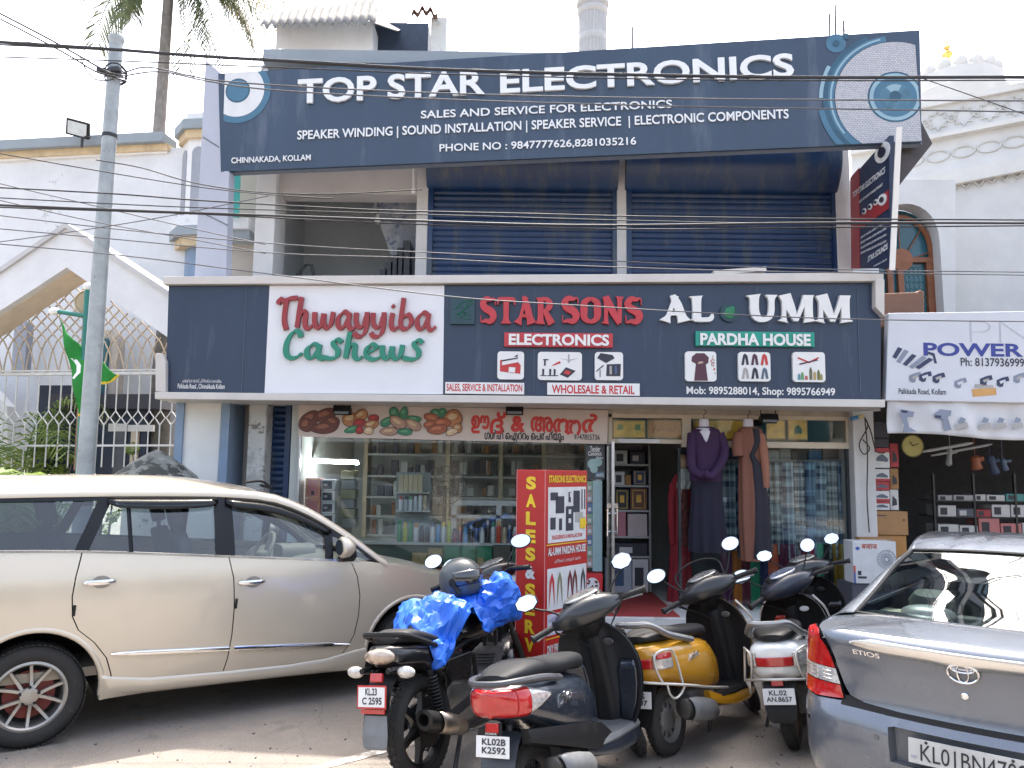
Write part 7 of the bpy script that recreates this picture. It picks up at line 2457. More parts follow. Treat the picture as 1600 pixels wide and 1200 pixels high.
 q.build('rear_mudguard', BLACK if not dio else mat('blue_grey_plastic', (0.04, 0.045, 0.055), 0.45), root, smooth=50)
 build_plate(root, Vector((-.432, cfg.get('plate_y', 0), pz)), cfg['plate'], tilt=14)
 q = MB()
 q.box((-.415, 0, pz + .085), (.02, .075, .045), Matrix.Rotation(R(14), 4, 'Y'))
 q.build('reflector', LENSR, root, smooth=0, bevel=0.004)
 if dio:
  q = MB()
  q.box((-.41, 0, .52), (.02, .10, .11), Matrix.Rotation(R(14), 4, 'Y'))
  q.build('reflector_holder', BLACK, root, smooth=0, bevel=0.006)
  put_text(root, 'HONDA', -.035, .035, .527, .537, 0, mat('steel_lettering', (0.5, 0.5, 0.5), 0.4), 0.02, 0, 'lettering', Matrix.Translation((-.436, 0, 0)) @ TAILTXT)
 q = MB()
 q.loft([sup(.07, z0, z1, 16, 2.5, X, .06) for X, z0, z1 in ((-.08, .14, .29), (.1, .13, .31), (.3, .15, .33), (.46, .18, .33))])
 q.loft([sup(.08, z0, z1, 16, 2.5, X, -.04) for X, z0, z1 in ((.15, .18, .38), (.3, .15, .42), (.5, .17, .36))])
 q.tube([(-.02, .12, .22), (.05, .13, .48)], .028, 10)
 for k in range(9):
  q.lathe([(.036, -.006), (.042, 0), (.036, .006)], 12, Matrix.Translation((-.012 + .007 * k, .1215, .25 + .025 * k)))
 q.build('engine', ENGINE, root, smooth=40)
 q = MB()
 q.tube([(.42, .16, .26), (.36, .24, .02)], .012, 8)
 q.tube([(.36, .24, .02), (.33, .27, .012)], .016, 8)
 q.tube([(.42, .12, .22), (.30, .14, .09), (.24, .15, .10)], .013, 8)
 q.tube([(.42, -.12, .22), (.30, -.14, .09), (.24, -.15, .10)], .013, 8)
 q.build('stand', DARKMETAL, root)
 q = MB()
 q.tube([(.36, -.06, .20), (.26, -.14, .18), (.16, -.165, .20)], .02, 10)
 q.loft([[Vector((X, -.185 + r_ * math.cos(2 * PI * k / 20), z + 1.15 * r_ * math.sin(2 * PI * k / 20))) for k in range(20)] for X, z, r_ in ((.34, .225, .02), (.31, .23, .045), (.16, .26, .056), (.02, .29, .058), (-.08, .31, .052), (-.09, .31, .03))])
 ex = q.build('silencer', mat('silencer_metal', (0.07, 0.068, 0.065), 0.5, 0.5, var=0.4, scale=10, dirt=(0.16, 0.14, 0.11), dirt_amt=0.5), root, smooth=40)
 q = MB()
 q.loft([[Vector((X, -.19 + (r_ + .012) * math.cos(R(110 + 140 * k / 12)), z + 1.15 * (r_ + .012) * math.sin(R(110 + 140 * k / 12)))) for k in range(13)] for X, z, r_ in ((.28, .235, .046), (.16, .26, .056), (.04, .285, .058), (-.05, .30, .055))], closed=False)
 q.build('heat_shield', GREYP, ex, smooth=60, thick=0.004)
 q = MB()
 q.loft([[Vector((X, y, z)) for y, z in ((-hw, .25), (-hw - .012, .275), (-hw, .30), (-hw * .4, .303), (hw * .4, .303), (hw, .30), (hw + .012, .275), (hw, .25))] for X, hw in ((.40, .14), (.50, .165), (.65, .18), (.85, .185), (.98, .18), (1.04, .14))])
 q.build('floorboard', BLACK if not dio else GREYP, root, smooth=30)
 q = MB()
 for sg in (-1, 1):
  q.loft([[Vector((X, sg * y, z)) for y, z in ((hw - .05, zb), (hw + .012, zb + .015), (hw + .016, (zb + zt) / 2), (hw + .005, zt), (hw - .05, zt))] for X, hw, zb, zt in ((.34, .15, .25, .34), (.48, .165, .21, .285), (.66, .18, .175, .265), (.85, .185, .17, .262), (.98, .175, .19, .27), (1.06, .12, .23, .30))])
 q.build('floor_side', BC, root, smooth=40)
 zt_ = [(.27, 1.00, .15), (.36, 1.005, .19), (.50, 1.0, .228), (.64, .985, .238), (.76, .955, .215), (.84, .925, .17), (.89, .90, .11)]
 ks = 1.18 if dio else 1.06
 def shield(z):
  return smooth_table([(r[0], r[1]) for r in zt_], z) - .05, ks * smooth_table([(r[0], r[2]) for r in zt_], z)
 zs = [.27, .31, .36, .42, .5, .57, .64, .70, .76, .80, .84, .87, .89]
 q = MB()
 rings = []
 for z in zs:
  xc, hw = shield(z)
  rings.append([Vector((xc - .05 * t * t - (.04 * max(0, 1 - (t / .45) ** 2) if z < .86 else 0), hw * t, z)) for t in [k / 10 - 1 for k in range(21)]] +
     [Vector((xc + .018 - .05 * t * t, hw * t, z)) for t in [1 - k / 10 for k in range(21)]])
 q.loft(rings)
 lg = q.build('leg_shield', cfg['inner'], root, smooth=50)
 q = MB()
 rings = []
 for z in zs:
  xc, hw = shield(z)
  h2 = hw * 1.02
  bul = .14 * math.sin(PI * min(1, (z - .22) / .72)) + .02
  rings.append([Vector((xc + .0185 - .05 * t * t, h2 * t, z)) for t in [1 - k / 10 for k in range(21)]] +
     [Vector((xc + .02 + bul * (1 - abs(t) ** 2.4) - .05 * t * t, h2 * t, z)) for t in [k / 10 - 1 for k in range(21)]])
 q.loft(rings)
 q.build('front_apron', FC, root, smooth=50)
 q = MB()
 q.loft([[Vector((shield(z)[0] - d_ * (1 - abs(t) ** 3), w2 * t, z)) for t in [k / 6 - 1 for k in range(13)]] for z, d_, w2 in ((.30, .055, .085), (.45, .06, .08), (.60, .07, .075), (.72, .075, .07), (.80, .06, .065), (.85, .02, .06))], False)
 q.build('spine', BLACK, lg, smooth=60)
 if dio:
  for sg in (-1, 1):
   q = MB()
   q.loft([[Vector((shield(z)[0] - .008 - .05 * t * t, shield(z)[1] * t, z)) for t in [sg * (a_ + (.9 - a_) * k / 6) for k in range(7)]] for z, a_ in ((.31, .42), (.42, .38), (.52, .36), (.60, .38), (.66, .5))], False)
   q.build('inner_panel', BC, lg, smooth=60, thick=.004)
 q = MB()
 q.lathe([(0, .012), (.018, .01), (.02, 0), (.0, 0)], 14, Matrix.Translation((.905, -.06, .76)) @ Matrix.Rotation(R(-90), 4, 'Y'))
 q.tube(catmull([(.93, 0, .70), (.90, 0, .69), (.895, 0, .665), (.915, 0, .655)], 3), .006, 6)
 q.build('key_lock', STEEL, lg)
 xb, hb_ = shield(.80)
 q = MB()
 q.ell((xb - .028, -.10, .775), (.004, .036, .022), 16, 8, Matrix.Rotation(R(-12), 4, 'Y'))
 q.build('badge', cfg['badge'], lg)
 if not dio:
  q = MB()
  q.bb((.935, -.03, .49), (.945, .03, .52))
  q.bb((.935, -.022, .54), (.945, .022, .58))
  q.build('sticker', PLATEW, lg, smooth=0)
 # ---- steered parts
 q = MB()
 for sg in (-1, 1):
  q.tube([FWc + Vector((0, sg * .075, 0)), A + axd * .28 + Vector((.0, sg * .07, 0)), A + axd * .36 + Vector((0, sg * .03, 0))], .019, 10)
 q.tube([A + axd * .34, A + axd * .80], .026, 10)
 q.tube([FWc + Vector((0, -.085, 0)), FWc + Vector((0, .085, 0))], .014, 8)
 q.xf(ST).build('fork', DARKMETAL, root)
 q = MB()
 def mg(u, v):
  a = R(-38 + 200 * u)
  r_ = .243 + .012 * math.cos((v - .5) * PI)
  y = (v - .5) * .145 * (.75 + .25 * math.sin(PI * u))
  r_ -= .05 * (abs(v - .5) * 2) ** 4
  return FWc + Vector((r_ * math.cos(a), y, r_ * math.sin(a)))
 q.grid(mg, 26, 10)
 q.xf(ST).build('front_mudguard', FC, root, smooth=70, thick=0.006)
 HB = A + axd * .845
 q = MB()
 rings = []
 for y in (-.235, -.21, -.17, -.12, -.06, 0, .06, .12, .17, .21, .235):
  k = abs(y) / .235
  rx = .135 * (1 - k ** 2.2) + .022
  rz = .078 * (1 - k ** 2.0) + .024
  ring_ = []
  for j in range(24):
   a = 2 * PI * j / 24
   ca, sa = math.cos(a), math.sin(a)
   x = rx * math.copysign(abs(ca) ** .62, ca)
   z = rz * .86 * math.copysign(abs(sa) ** .55, sa) + .018 * (1 - k)
   ring_.append(HB + Vector((x + .03 * (1 - k) - .01, y, z + .30 * x * (1 - k) * .5 - .012 * k)))
  rings.append(ring_)
 q.loft(rings)
 cw = q.xf(ST).build('handlebar_cowl', FC if cfg.get('cowl') is None else cfg['cowl'], root, smooth=60)
 q = MB()
 q.loft([[HB + Vector((x, w_ * math.cos(2 * PI * j / 24), z + h_ * math.sin(2 * PI * j / 24))) for j in range(24)] for x, w_, z, h_ in ((-.085, .08, .035, .02), (-.075, .115, .045, .035), (-.02, .135, .07, .042), (.06, .125, .078, .034), (.12, .09, .06, .02))])
 q.xf(ST).build('binnacle', BLACK, cw, smooth=50)
 q = MB()
 for sg in (-1, 1):
  for dy, dz in ((0, 0), (.012, .01)):
   q.tube(catmull([HB + Vector((.02, sg * (.20 + dy), -.02)), HB + Vector((.10, sg * .22, -.05 - dz)), HB + Vector((.09, sg * .12, -.14)), HB + Vector((.03, sg * .05, -.22))], 4), .0045, 6)
 q.xf(ST).build('cable', BLACK, cw)
 q = MB()
 q.loft([[A + axd * t + Vector((rx * math.cos(2 * PI * j / 20) - .01, ry * math.sin(2 * PI * j / 20), 0)) for j in range(20)] for t, rx, ry in ((.66, .06, .07), (.74, .075, .09), (.80, .085, .12))])
 q.xf(ST).build('steering_neck', BLACK, root, smooth=60)
 q = MB()
 mI = Matrix.Translation(HB + Vector((-.035, 0, .098))) @ Matrix.Rotation(R(-24), 4, 'Y')
 q.ell((0, 0, 0), (.058, .115, .012), 24, 10, mI.to_3x3().to_4x4())
 q.v = [tuple(Vector(v) + mI.translation) for v in q.v]
 q.xf(ST).build('instrument_glass', mat('instrument_glass', (0.10, 0.105, 0.105), 0.12, 0.0, var=0.6, scale=18, coat=1.0) if not cfg.get('dial') else cfg['dial'], cw, smooth=60)
 q = MB()
 q.ell(HB + Vector((.135, 0, -.005)), (.035, .12, .055), 20, 10)
 q.xf(ST).build('headlamp', LENSC, cw, smooth=60)
 for sg in (-1, 1):
  q = MB()
  q.tube([HB + Vector((-.01, sg * .20, -.01)), HB + Vector((-.045, sg * .27, -.012)), HB + Vector((-.085, sg * .375, -.02))], [.017, .018, .019], 12)
  q.tube([HB + Vector((-.085, sg * .372, -.02)), HB + Vector((-.09, sg * .385, -.021))], .023, 12)
  q.xf(ST).build('grip', mat('grip_rubber', (0.014, 0.014, 0.014), 0.75, bump=0.5, bscale=150), root)
  q = MB()
  q.tube(catmull([HB + Vector((.03, sg * .20, -.02)), HB + Vector((.035, sg * .26, -.03)), HB + Vector((-.02, sg * .36, -.045))], 4), .0075, 7)
  q.xf(ST).build('brake_lever', STEEL, root)
  q = MB()
  q.box(HB + Vector((-.02, sg * .205, .0)), (.06, .055, .05))
  q.xf(ST).build('switch_box', BLACK, root, smooth=0, bevel=0.01)
  mt = HB + Vector((-.02, sg * .165, .035))
  mc = HB + Vector((-.005, sg * cfg.get('mirror_y', .31), cfg.get('mirror_z', .19)))
  q = MB()
  q.tube(catmull([mt, mt + Vector((.01, sg * .05, .05)), mc + Vector((.012, -sg * .03, -.05)), mc + Vector((.01, 0, 0))], 4), .0065, 7)
  ms = q.xf(ST).build('mirror_stem', BLACK, root)
  tl = Matrix.Rotation(R(13), 4, 'Y') @ Matrix.Rotation(R(sg * -14), 4, 'Z')
  n_ = 8 if dio else 24
  def outline(r0, x):
   pts = []
   for j in range(n_):
    a = 2 * PI * (j + .5) / n_
    pts.append(mc + tl @ Vector((x, 1.0 * r0 * 1.45 * math.cos(a), r0 * math.sin(a) + .10 * r0 * math.cos(a) * sg)))
   return pts
  q = MB()
  q.loft([outline(.052, 0), outline(.055, .004), outline(.052, .018), outline(.03, .035), outline(.005, .04)])
  hd = q.xf(ST).build('mirror_shell', BLACK, root, smooth=40)
  q = MB()
  q.add(outline(.049, -.0015), [tuple(range(n_))])
  q.xf(ST).build('mirror_face', MIRR, hd, smooth=0)
 if cfg.get('word'):
  hw, zb, zt = prof(.02)
  b = text_mb(cfg['word'], 0.02, 1.0)
  xs_ = [v[0] for v in b.v]
  ys_ = [v[1] for v in b.v]
  sx = .17 / (max(xs_) - min(xs_))
  sy = (.045 if not dio else .06) / (max(ys_) - min(ys_))
  for sg in (-1, 1):
   vv = []
   for v in b.v:
    u = (v[0] - min(xs_)) * sx
    z = .575 + (v[1] - min(ys_)) * sy + .12 * u
    X = (.02 + u) + .25 * (v[1] - min(ys_)) * sy
    if sg == 1:
     X = .24 - u + .25 * (v[1] - min(ys_)) * sy
    hw, zb, zt = prof(X)
    zc, hz = (zb + zt) / 2, (zt - zb) / 2
    c = max(0, 1 - min(1, abs((z - zc) / hz)) ** 3) ** (1 / 3)
    vv.append((X, sg * (hw * c + .003 + .003 * v[2]), z))
   q = MB()
   q.add(vv, b.f)
   q.build('lettering', CHROME, root, smooth=0)
 if cfg.get('guard'):
  G = cfg['guard']
  q = MB()
  half = [(.50, .215, .33), (.30, .245, .37), (.0, .255, .43), (-.25, .225, .475), (-.40, .14, .50), (-.455, .05, .51)]
  pth = half + [(-.455, -.05, .51)] + [(x, -y, z) for x, y, z in half[::-1][1:]]
  q.tube(catmull(pth, 5), .0085, 8)
  for sg in (-1, 1):
   q.tube(catmull([(-.36, sg * .17, .49), (-.40, sg * .15, .57), (-.40, sg * .145, .66), (-.33, sg * .185, .69), (-.22, sg * .205, .66), (-.2, sg * .235, .47)], 5), .008, 8)
   q.tube(catmull([(-.34, sg * .185, .49), (-.33, sg * .19, .43), (-.28, sg * .20, .395), (-.20, sg * .21, .41), (-.17, sg * .235, .46)], 5), .008, 8)
   q.tube(catmull([(1.0, sg * .16, .30), (1.01, sg * .235, .42), (1.0, sg * .265, .58), (.955, sg * .25, .75), (.91, sg * .17, .87)], 5), .008, 8)
  q.build('crash_guard', G, root)
 if cfg.get('front_bar'):
  q = MB()
  up_ = [HB + Vector((.02, -.17, .04)), HB + Vector((.06, -.18, .15)), HB + Vector((.07, -.10, .20)), HB + Vector((.075, 0, .215)), HB + Vector((.07, .10, .20)), HB + Vector((.06, .18, .15)), HB + Vector((.02, .17, .04))]
  q.tube(catmull(up_, 5), .0075, 8)
  q.xf(ST).build('visor_bar', BLACK, root)
 shorten(root, .12, .78)
 return root
def shorten(root, x0, k, lift=0.0, skip=('wheel', 'engine', 'stand', 'silencer', 'swing', 'shock', 'frame')):
 def go(o):
  for c in [q_ for q_ in bpy.data.objects if q_.parent == o]:
   if any(w_ in c.name for w_ in skip):
    continue
   for v in c.data.vertices:
    if v.co.x < x0:
     d_ = x0 - v.co.x
     v.co.x = x0 - d_ * k
     v.co.z += lift * d_
   go(c)
 go(root)
LEAN = R(8)
YEL = paint('mustard_paint', (0.52, 0.25, 0.014), 0.25, 0.9, dust=.12)
WHP = paint('pearl_white_paint', (0.78, 0.79, 0.75), 0.25, 0.8, dust=.1)
BLP = paint('dark_blue_grey_paint', (0.015, 0.021, 0.032), 0.28, 0.7, dust=.12)
BKP = paint('black_paint', (0.008, 0.008, 0.009), 0.28, 0.5, dust=.12)
RAILG = mat('rail_grey', (0.22, 0.225, 0.23), 0.38, 0.5, var=0.1)
GUARDM = mat('guard_cream_steel', (0.55, 0.54, 0.50), 0.3, 0.6, var=0.1)
scooter('scooter', 'mustard yellow scooter parked between the dark and the white scooters', 'scooter', (1.058, 5.344, 0), R(49.7), LEAN, R(42),
  dict(dio=False, body=YEL, inner=BLACK, cowl=paint('black_cowl', (0.009, 0.009, 0.010), .34, .35, dust=.12), front=YEL, rim=mat('grey_steel_rim', (0.20, 0.20, 0.195), 0.5, 0.5, var=0.2, scale=8, dirt=(0.10, 0.085, 0.07), dirt_amt=0.5), rail=RAILG, plate=[('S', .3, .55), ('07', .15, .75)], plate_y=-.0,
   badge=mat('badge_grey', (0.16, 0.16, 0.16), 0.3, 0.5), word='Activa', guard=GUARDM, front_bar=True, mirror_z=.23), 'parked scooters')
scooter('scooter', 'pearl white scooter with steel guards beside the grey sedan', 'scooter', (1.93, 5.51, 0), R(64), LEAN, R(38),
  dict(dio=False, body=WHP, inner=BLACK, cowl=paint('navy_cowl', (0.010, 0.013, 0.024), .34, .35, dust=.12), front=WHP, rim=mat('rusty_rim', (0.12, 0.085, 0.065), 0.7, 0.3, var=0.4, scale=9), rail=RAILG, plate=[('KL.02', -.6, .5), ('AN.8657', -.8, .8)],
   badge=WHITE, word='Activa', guard=GUARDM, mirror_z=.20, dial=mat('dial_blue', (0.10, 0.12, 0.16), 0.1, 0.2, var=0.4, scale=12, coat=1.0)), 'parked scooters')
scooter('scooter', 'dark blue grey scooter with large red tail lamp nearest the camera', 'scooter', (0.15, 4.28, 0), R(57), LEAN, R(40),
  dict(dio=True, body=BLP, inner=mat('dark_grey_inner', (0.016, 0.018, 0.022), 0.45, var=0.15, scale=6, spec=0.35), cowl=paint('charcoal_cowl', (0.013, 0.015, 0.017), .32, .35, dust=.12), front=BLP, rim=DARKMETAL, rail=mat('charcoal_rail', (0.045, 0.048, 0.055), 0.4), plate=[('KL02B', -.62, .8), ('K2592', -.62, .8)],
   badge=mat('badge_dark', (0.09, 0.09, 0.10), 0.3, 0.5), word='Dio', mirror_z=.19, mirror_y=.33), 'parked scooters')
scooter('scooter', 'black scooter half hidden behind the red sales board', 'scooter', (-0.42, 5.95, 0), R(60), LEAN, R(35),
  dict(dio=False, body=BKP, inner=BLACK, cowl=BKP, front=BKP, rim=DARKMETAL, rail=RAILG, plate=[],
   badge=DARKMETAL, word=None, mirror_z=.20), 'parked scooters')
scooter('scooter', 'black scooter almost hidden between the white scooter and the grey sedan', 'scooter', (2.42, 6.6, 0), R(60), LEAN, R(20),
  dict(dio=True, body=BKP, inner=BLACK, cowl=BKP, front=mat('brown_grey_paint', (0.07, 0.06, 0.06), .3, coat=.6), rim=DARKMETAL, rail=BLACK, plate=[],
   badge=DARKMETAL, word=None, mirror_z=.20), 'parked scooters')
# --- motorcycle
HEADM = R(62.7)
mb_root = thing('motorcycle', 'black motorcycle with red edged number plate parked beside the beige car', 'motorcycle', mx=Matrix.Translation((-0.49, 4.87, 0)) @ Matrix.Rotation(HEADM, 4, 'Z') @ Matrix.Rotation(-R(7), 4, 'X'))
RWc, FWm = Vector((0, 0, .30)), Vector((1.32, 0, .30))
axm = Vector((-math.sin(R(26)), 0, math.cos(R(26))))
Am = Vector((1.27, 0, .30))
STM = Matrix.Translation(Am) @ Matrix.Rotation(R(18), 4, axm) @ Matrix.Translation(-Am)
def alloy(c, r_, wd, n=6):
 q = MB()
 h = wd / 2
 q.lathe([(r_ + .012, h), (r_, h), (r_ - .022, h * .5), (r_ - .022, -h * .5), (r_, -h), (r_ + .012, -h)], 44, yaxis(c))
 q.lathe([(0, .06), (.03, .06), (.05, .045), (.05, -.045), (.03, -.06), (0, -.06)], 24, yaxis(c))
 for k in range(n):
  a = 2 * PI * k / n + .3
  m_ = yaxis(c) @ Matrix.Rotation(a, 4, 'Z')
  q.loft([[m_ @ Vector((x, sy * w_, sz * t_)) for sy, sz in ((-1, -1), (1, -1), (1, 1), (-1, 1))] for x, w_, t_ in ((.04, .026, .026), (.12, .016, .018), (r_ - .02, .022, .014))])
 q.lathe([(.05, .066), (.11, .066), (.11, .070), (.05, .070)], 28, yaxis(c))
 return q
for c, nm, mxx, wd in ((RWc, 'rear_wheel', None, .105), (FWm, 'front_wheel', STM, .085)):
 t_ = tyre_mb(c, .302, wd, .225)
 r_ = alloy(c, .222, wd * .7)
 if mxx:
  t_.xf(mxx)
  r_.xf(mxx)
 o = t_.build(nm, RUBBER, mb_root, smooth=45)
 r_.build('rim', mat('black_alloy', (0.012, 0.012, 0.012), 0.35, 0.4, var=0.2, scale=10, dirt=(0.08, .07, .06), dirt_amt=.3), o, smooth=35)
st = [(-.47, .085, .800, .835), (-.38, .12, .790, .868), (-.20, .13, .775, .868), (-.02, .135, .760, .835), (.12, .14, .735, .800), (.28, .13, .725, .785), (.42, .10, .725, .790), (.50, .07, .74, .80)]
q = MB()
q.loft([sup(*[smooth_table([(r[0], r[k]) for r in st], X) for k in (1, 2, 3)], n=28, e=2.8, X=X) for X in [-.47, -.455, -.42, -.38, -.3, -.2, -.1, -.02, .05, .12, .2, .28, .36, .42, .47, .50]])
q.build('seat', SEATM, mb_root, smooth=70)
tt_ = [(-.56, .03, .72, .77), (-.52, .09, .68, .79), (-.42, .125, .66, .80), (-.2, .14, .64, .79), (.05, .145, .58, .77), (.25, .13, .54, .75), (.38, .10, .56, .74)]
q = MB()
q.loft([sup(*[smooth_table([(r[0], r[k]) for r in tt_], X) for k in (1, 2, 3)], n=28, e=3, X=X) for X in [-.56, -.55, -.52, -.47, -.42, -.3, -.2, -.08, .05, .15, .25, .32, .38]])
q.build('tail_cowl', BKP, mb_root, smooth=50)
q = MB()
q.ell((-.545, 0, .735), (.05, .105, .045), 24, 12)
q.build('tail_lamp', mat('smoky_lens', (0.42, 0.33, 0.26), 0.1, 0.3, var=0.5, scale=18, coat=0.8), mb_root, smooth=60)
q = MB()
q.tube(catmull([(-.05, .155, .76), (-.25, .165, .80), (-.45, .14, .845), (-.545, .075, .855), (-.56, 0, .855), (-.545, -.075, .855), (-.45, -.14, .845), (-.25, -.165, .80), (-.05, -.155, .76)], 5), .017, 8)
q.build('grab_rail', BLACK, mb_root)
q = MB()
rings = []
for X, z, hw in ((-.30, .66, .10), (-.46, .64, .10), (-.56, .58, .085), (-.61, .50, .085), (-.645, .40, .085), (-.665, .32, .09), (-.67, .275, .085)):
 rings.append([Vector((X, y, z)) for y in (-hw, -hw * .5, 0, hw * .5, hw)] + [Vector((X + .035, y, z)) for y in (hw * .8, 0, -hw * .8)])
q.loft(rings)
q.build('rear_mudguard', BLACK, mb_root, smooth=50)
q = MB()
q.loft([[Vector((X, y, z)) for y in (-hw, 0, hw)] + [Vector((X + .006, y, z)) for y in (hw, 0, -hw)] for X, z, hw in ((-.645, .43, .075), (-.672, .33, .085), (-.68, .27, .08), (-.675, .255, .06))])
q.build('mud_flap', mat('grey_flap', (0.16, 0.17, 0.18), 0.5, var=0.2), mb_root, smooth=0)
build_plate(mb_root, Vector((-.662, .01, .53)), [('KL.23', -.42, .38), ('C 2595', -.62, .72)], .20, .125, 12, mat('plate_red_border', (0.45, 0.03, 0.03), 0.4), bold=0.03)
q = MB()
q.box((-.658, .01, .452), (.01, .16, .022), Matrix.Rotation(R(12), 4, 'Y'))
q.build('red_reflector', LENSR, mb_root, smooth=0)
q = MB()
q.box((-.60, 0, .625), (.03, .085, .05), Matrix.Rotation(R(20), 4, 'Y'))
q.build('reflector', LENSR, mb_root, smooth=0, bevel=.006)
for sg in (-1, 1):
 q = MB()
 q.tube([(-.52, sg * .06, .65), (-.54, sg * .13, .65)], .012, 8)
 q.build('indicator_stalk', BLACK, mb_root)
 q = MB()
 q.ell((-.545, sg * .175, .652), (.035, .06, .033), 16, 10)
 q.build('indicator', LENSC, mb_root)
q = MB()
for sg in (-1, 1):
 q.loft([[Vector((X, sg * .105 + dy, z + dz)) for dy, dz in ((-.014, -.022), (.014, -.022), (.014, .022), (-.014, .022))] for X, z in ((-.06, .30), (.25, .33), (.45, .36))])
q.tube([(0, -.13, .30), (0, .13, .30)], .015, 8)
q.loft([[Vector((X, .125 + dy, z + dz)) for dy, dz in ((-.012, -.03), (.012, -.03), (.012, .03), (-.012, .03))] for X, z in ((-.03, .34), (.25, .38), (.42, .40))])
q.build('swing_arm', DARKMETAL, mb_root, smooth=30)
for sg in (-1, 1):
 q = MB()
 a_, b_2 = Vector((.02, sg * .135, .34)), Vector((-.06, sg * .14, .64))
 q.tube([a_, b_2], .018, 10)
 hel = []
 for k in range(110):
  t = k / 109
  hel.append(a_.lerp(b_2, .12 + .76 * t) + Vector((.032 * math.cos(k * .63), .032 * math.sin(k * .63), 0)))
 q.tube(hel, .0065, 6)
 q.build('shock_absorber', BLACK, mb_root, smooth=50)
q = MB()
q.tube(catmull([(.75, -.10, .36), (.62, -.14, .23), (.40, -.15, .22), (.18, -.17, .26)], 5), .022, 10)
q.loft([[Vector((X, -.185 + r_ * math.cos(2 * PI * k / 22), z + r_ * math.sin(2 * PI * k / 22))) for k in range(22)] for X, z, r_ in ((.22, .25, .02), (.18, .265, .048), (.0, .325, .06), (-.18, .385, .062), (-.22, .40, .058), (-.225, .402, .035), (-.15, .378, .03))])
ex = q.build('silencer', mat('black_silencer', (0.02, 0.02, 0.02), 0.4, 0.5, var=0.3, scale=9), mb_root, smooth=40)
q = MB()
q.loft([[Vector((X, -.19 + (r_ + .008) * math.cos(R(120 + 130 * k / 10)), z + (r_ + .008) * math.sin(R(120 + 130 * k / 10)))) for k in range(11)] for X, z, r_ in ((.14, .28, .052), (.0, .325, .060), (-.12, .365, .061))], closed=False)
q.build('heat_shield', mat('burnt_steel', (0.35, 0.30, 0.25), 0.35, 0.9, var=0.3, scale=10), ex, smooth=60, thick=0.003)
q = MB()
q.loft([sup(.11, z0, z1, 20, 3, X) for X, z0, z1 in ((.48, .22, .44), (.55, .18, .50), (.75, .18, .50), (.90, .22, .44))])
for k in range(7):
 q.box((.80 + .015 * k, 0, .48 + .018 * k), (.16, .20, .008), Matrix.Rotation(R(-15), 4, 'Y'))
q.lathe([(0, .03), (.085, .03), (.09, 0), (.09, -.03)], 24, Matrix.Translation((.58, -.11, .34)) @ Matrix.Rotation(R(90), 4, 'X'))
q.build('engine', ENGINE, mb_root, smooth=35)
q = MB()
for sg in (-1, 1):
 q.tube([(-.40, sg * .09, .70), (.20, sg * .11, .68), (.50, sg * .11, .62), (.52, sg * .11, .30)], .016, 8)
 q.tube([(.20, sg * .11, .68), (.95, sg * .05, .78), (1.02, 0, .80)], .018, 8)
 q.tube([(.95, sg * .04, .70), (.85, sg * .07, .25), (.55, sg * .09, .2)], .015, 8)
 q.tube([(.45, sg * .12, .30), (.35, sg * .20, .30)], .014, 8)
q.build('frame', BLACK, mb_root)
q = MB()
q.loft([[Vector((X, sg_ * y, z)) for X, z in ((.10, .66), (.42, .66), (.38, .48), (.16, .52))] for sg_, y in ((-1, .15), (-1, .11))])
q.loft([[Vector((X, sg_ * y, z)) for X, z in ((.10, .66), (.42, .66), (.38, .48), (.16, .52))] for sg_, y in ((1, .15), (1, .11))])
q.build('side_panel', BKP, mb_root, smooth=0, bevel=.01)
q = MB()
q.tube([(.30, -.10, .22), (.10, -.15, .02), (.04, -.16, .02)], .014, 8)
q.tube([(.30, .10, .22), (.10, .15, .02), (.04, .16, .02)], .014, 8)
q.tube([(.10, -.15, .025), (.10, .15, .025)], .012, 8)
q.tube([(.45, .12, .24), (.42, .27, .01)], .012, 8)
q.build('stand', DARKMETAL, mb_root)
tk = [(.40, .09, .72, .80), (.48, .125, .70, .88), (.62, .155, .69, .95), (.78, .16, .69, .97), (.92, .12, .72, .94), (.98, .06, .76, .88)]
q = MB()
q.loft([sup(*[smooth_table([(r[0], r[k]) for r in tk], X) for k in (1, 2, 3)], n=28, e=2.6, X=X) for X in [.40, .42, .45, .48, .55, .62, .7, .78, .86, .92, .96, .98]])
q.build('fuel_tank', BKP, mb_root, smooth=60)
HBm = Am + axm * .80
q = MB()
for sg in (-1, 1):
 q.tube([FWm + Vector((0, sg * .085, 0)), Am + axm * .40 + Vector((0, sg * .085, 0))], .026, 12)
 q.tube([Am + axm * .38 + Vector((0, sg * .085, 0)), Am + axm * .74 + Vector((0, sg * .085, 0))], .018, 12)
q.xf(STM).build('fork', DARKMETAL, mb_root)
q = MB()
q.tube(catmull([HBm + Vector((-.10, -.36, .05)), HBm + Vector((-.06, -.22, .07)), HBm + Vector((0, -.10, .02)), HBm, HBm + Vector((0, .10, .02)), HBm + Vector((-.06, .22, .07)), HBm + Vector((-.10, .36, .05))], 5), .012, 10)
for sg in (-1, 1):
 q.tube([HBm + Vector((-.075, sg * .25, .065)), HBm + Vector((-.10, sg * .365, .05))], .018, 12)
 q.tube(catmull([HBm + Vector((-.03, sg * .20, .065)), HBm + Vector((-.02, sg * .28, .05)), HBm + Vector((-.06, sg * .37, .035))], 4), .007, 6)
q.xf(STM).build('handlebar', BLACK, mb_root)
q = MB()
q.loft([[HBm + Vector((x, y * wy, -.06 + z * wz)) for y, z in [(math.cos(2 * PI * k / 20), math.sin(2 * PI * k / 20)) for k in range(20)]] for x, wy, wz in ((.0, .10, .10), (.08, .13, .13), (.16, .12, .12), (.20, .07, .08))])
q.xf(STM).build('headlamp_cowl', BKP, mb_root, smooth=60)
q = MB()
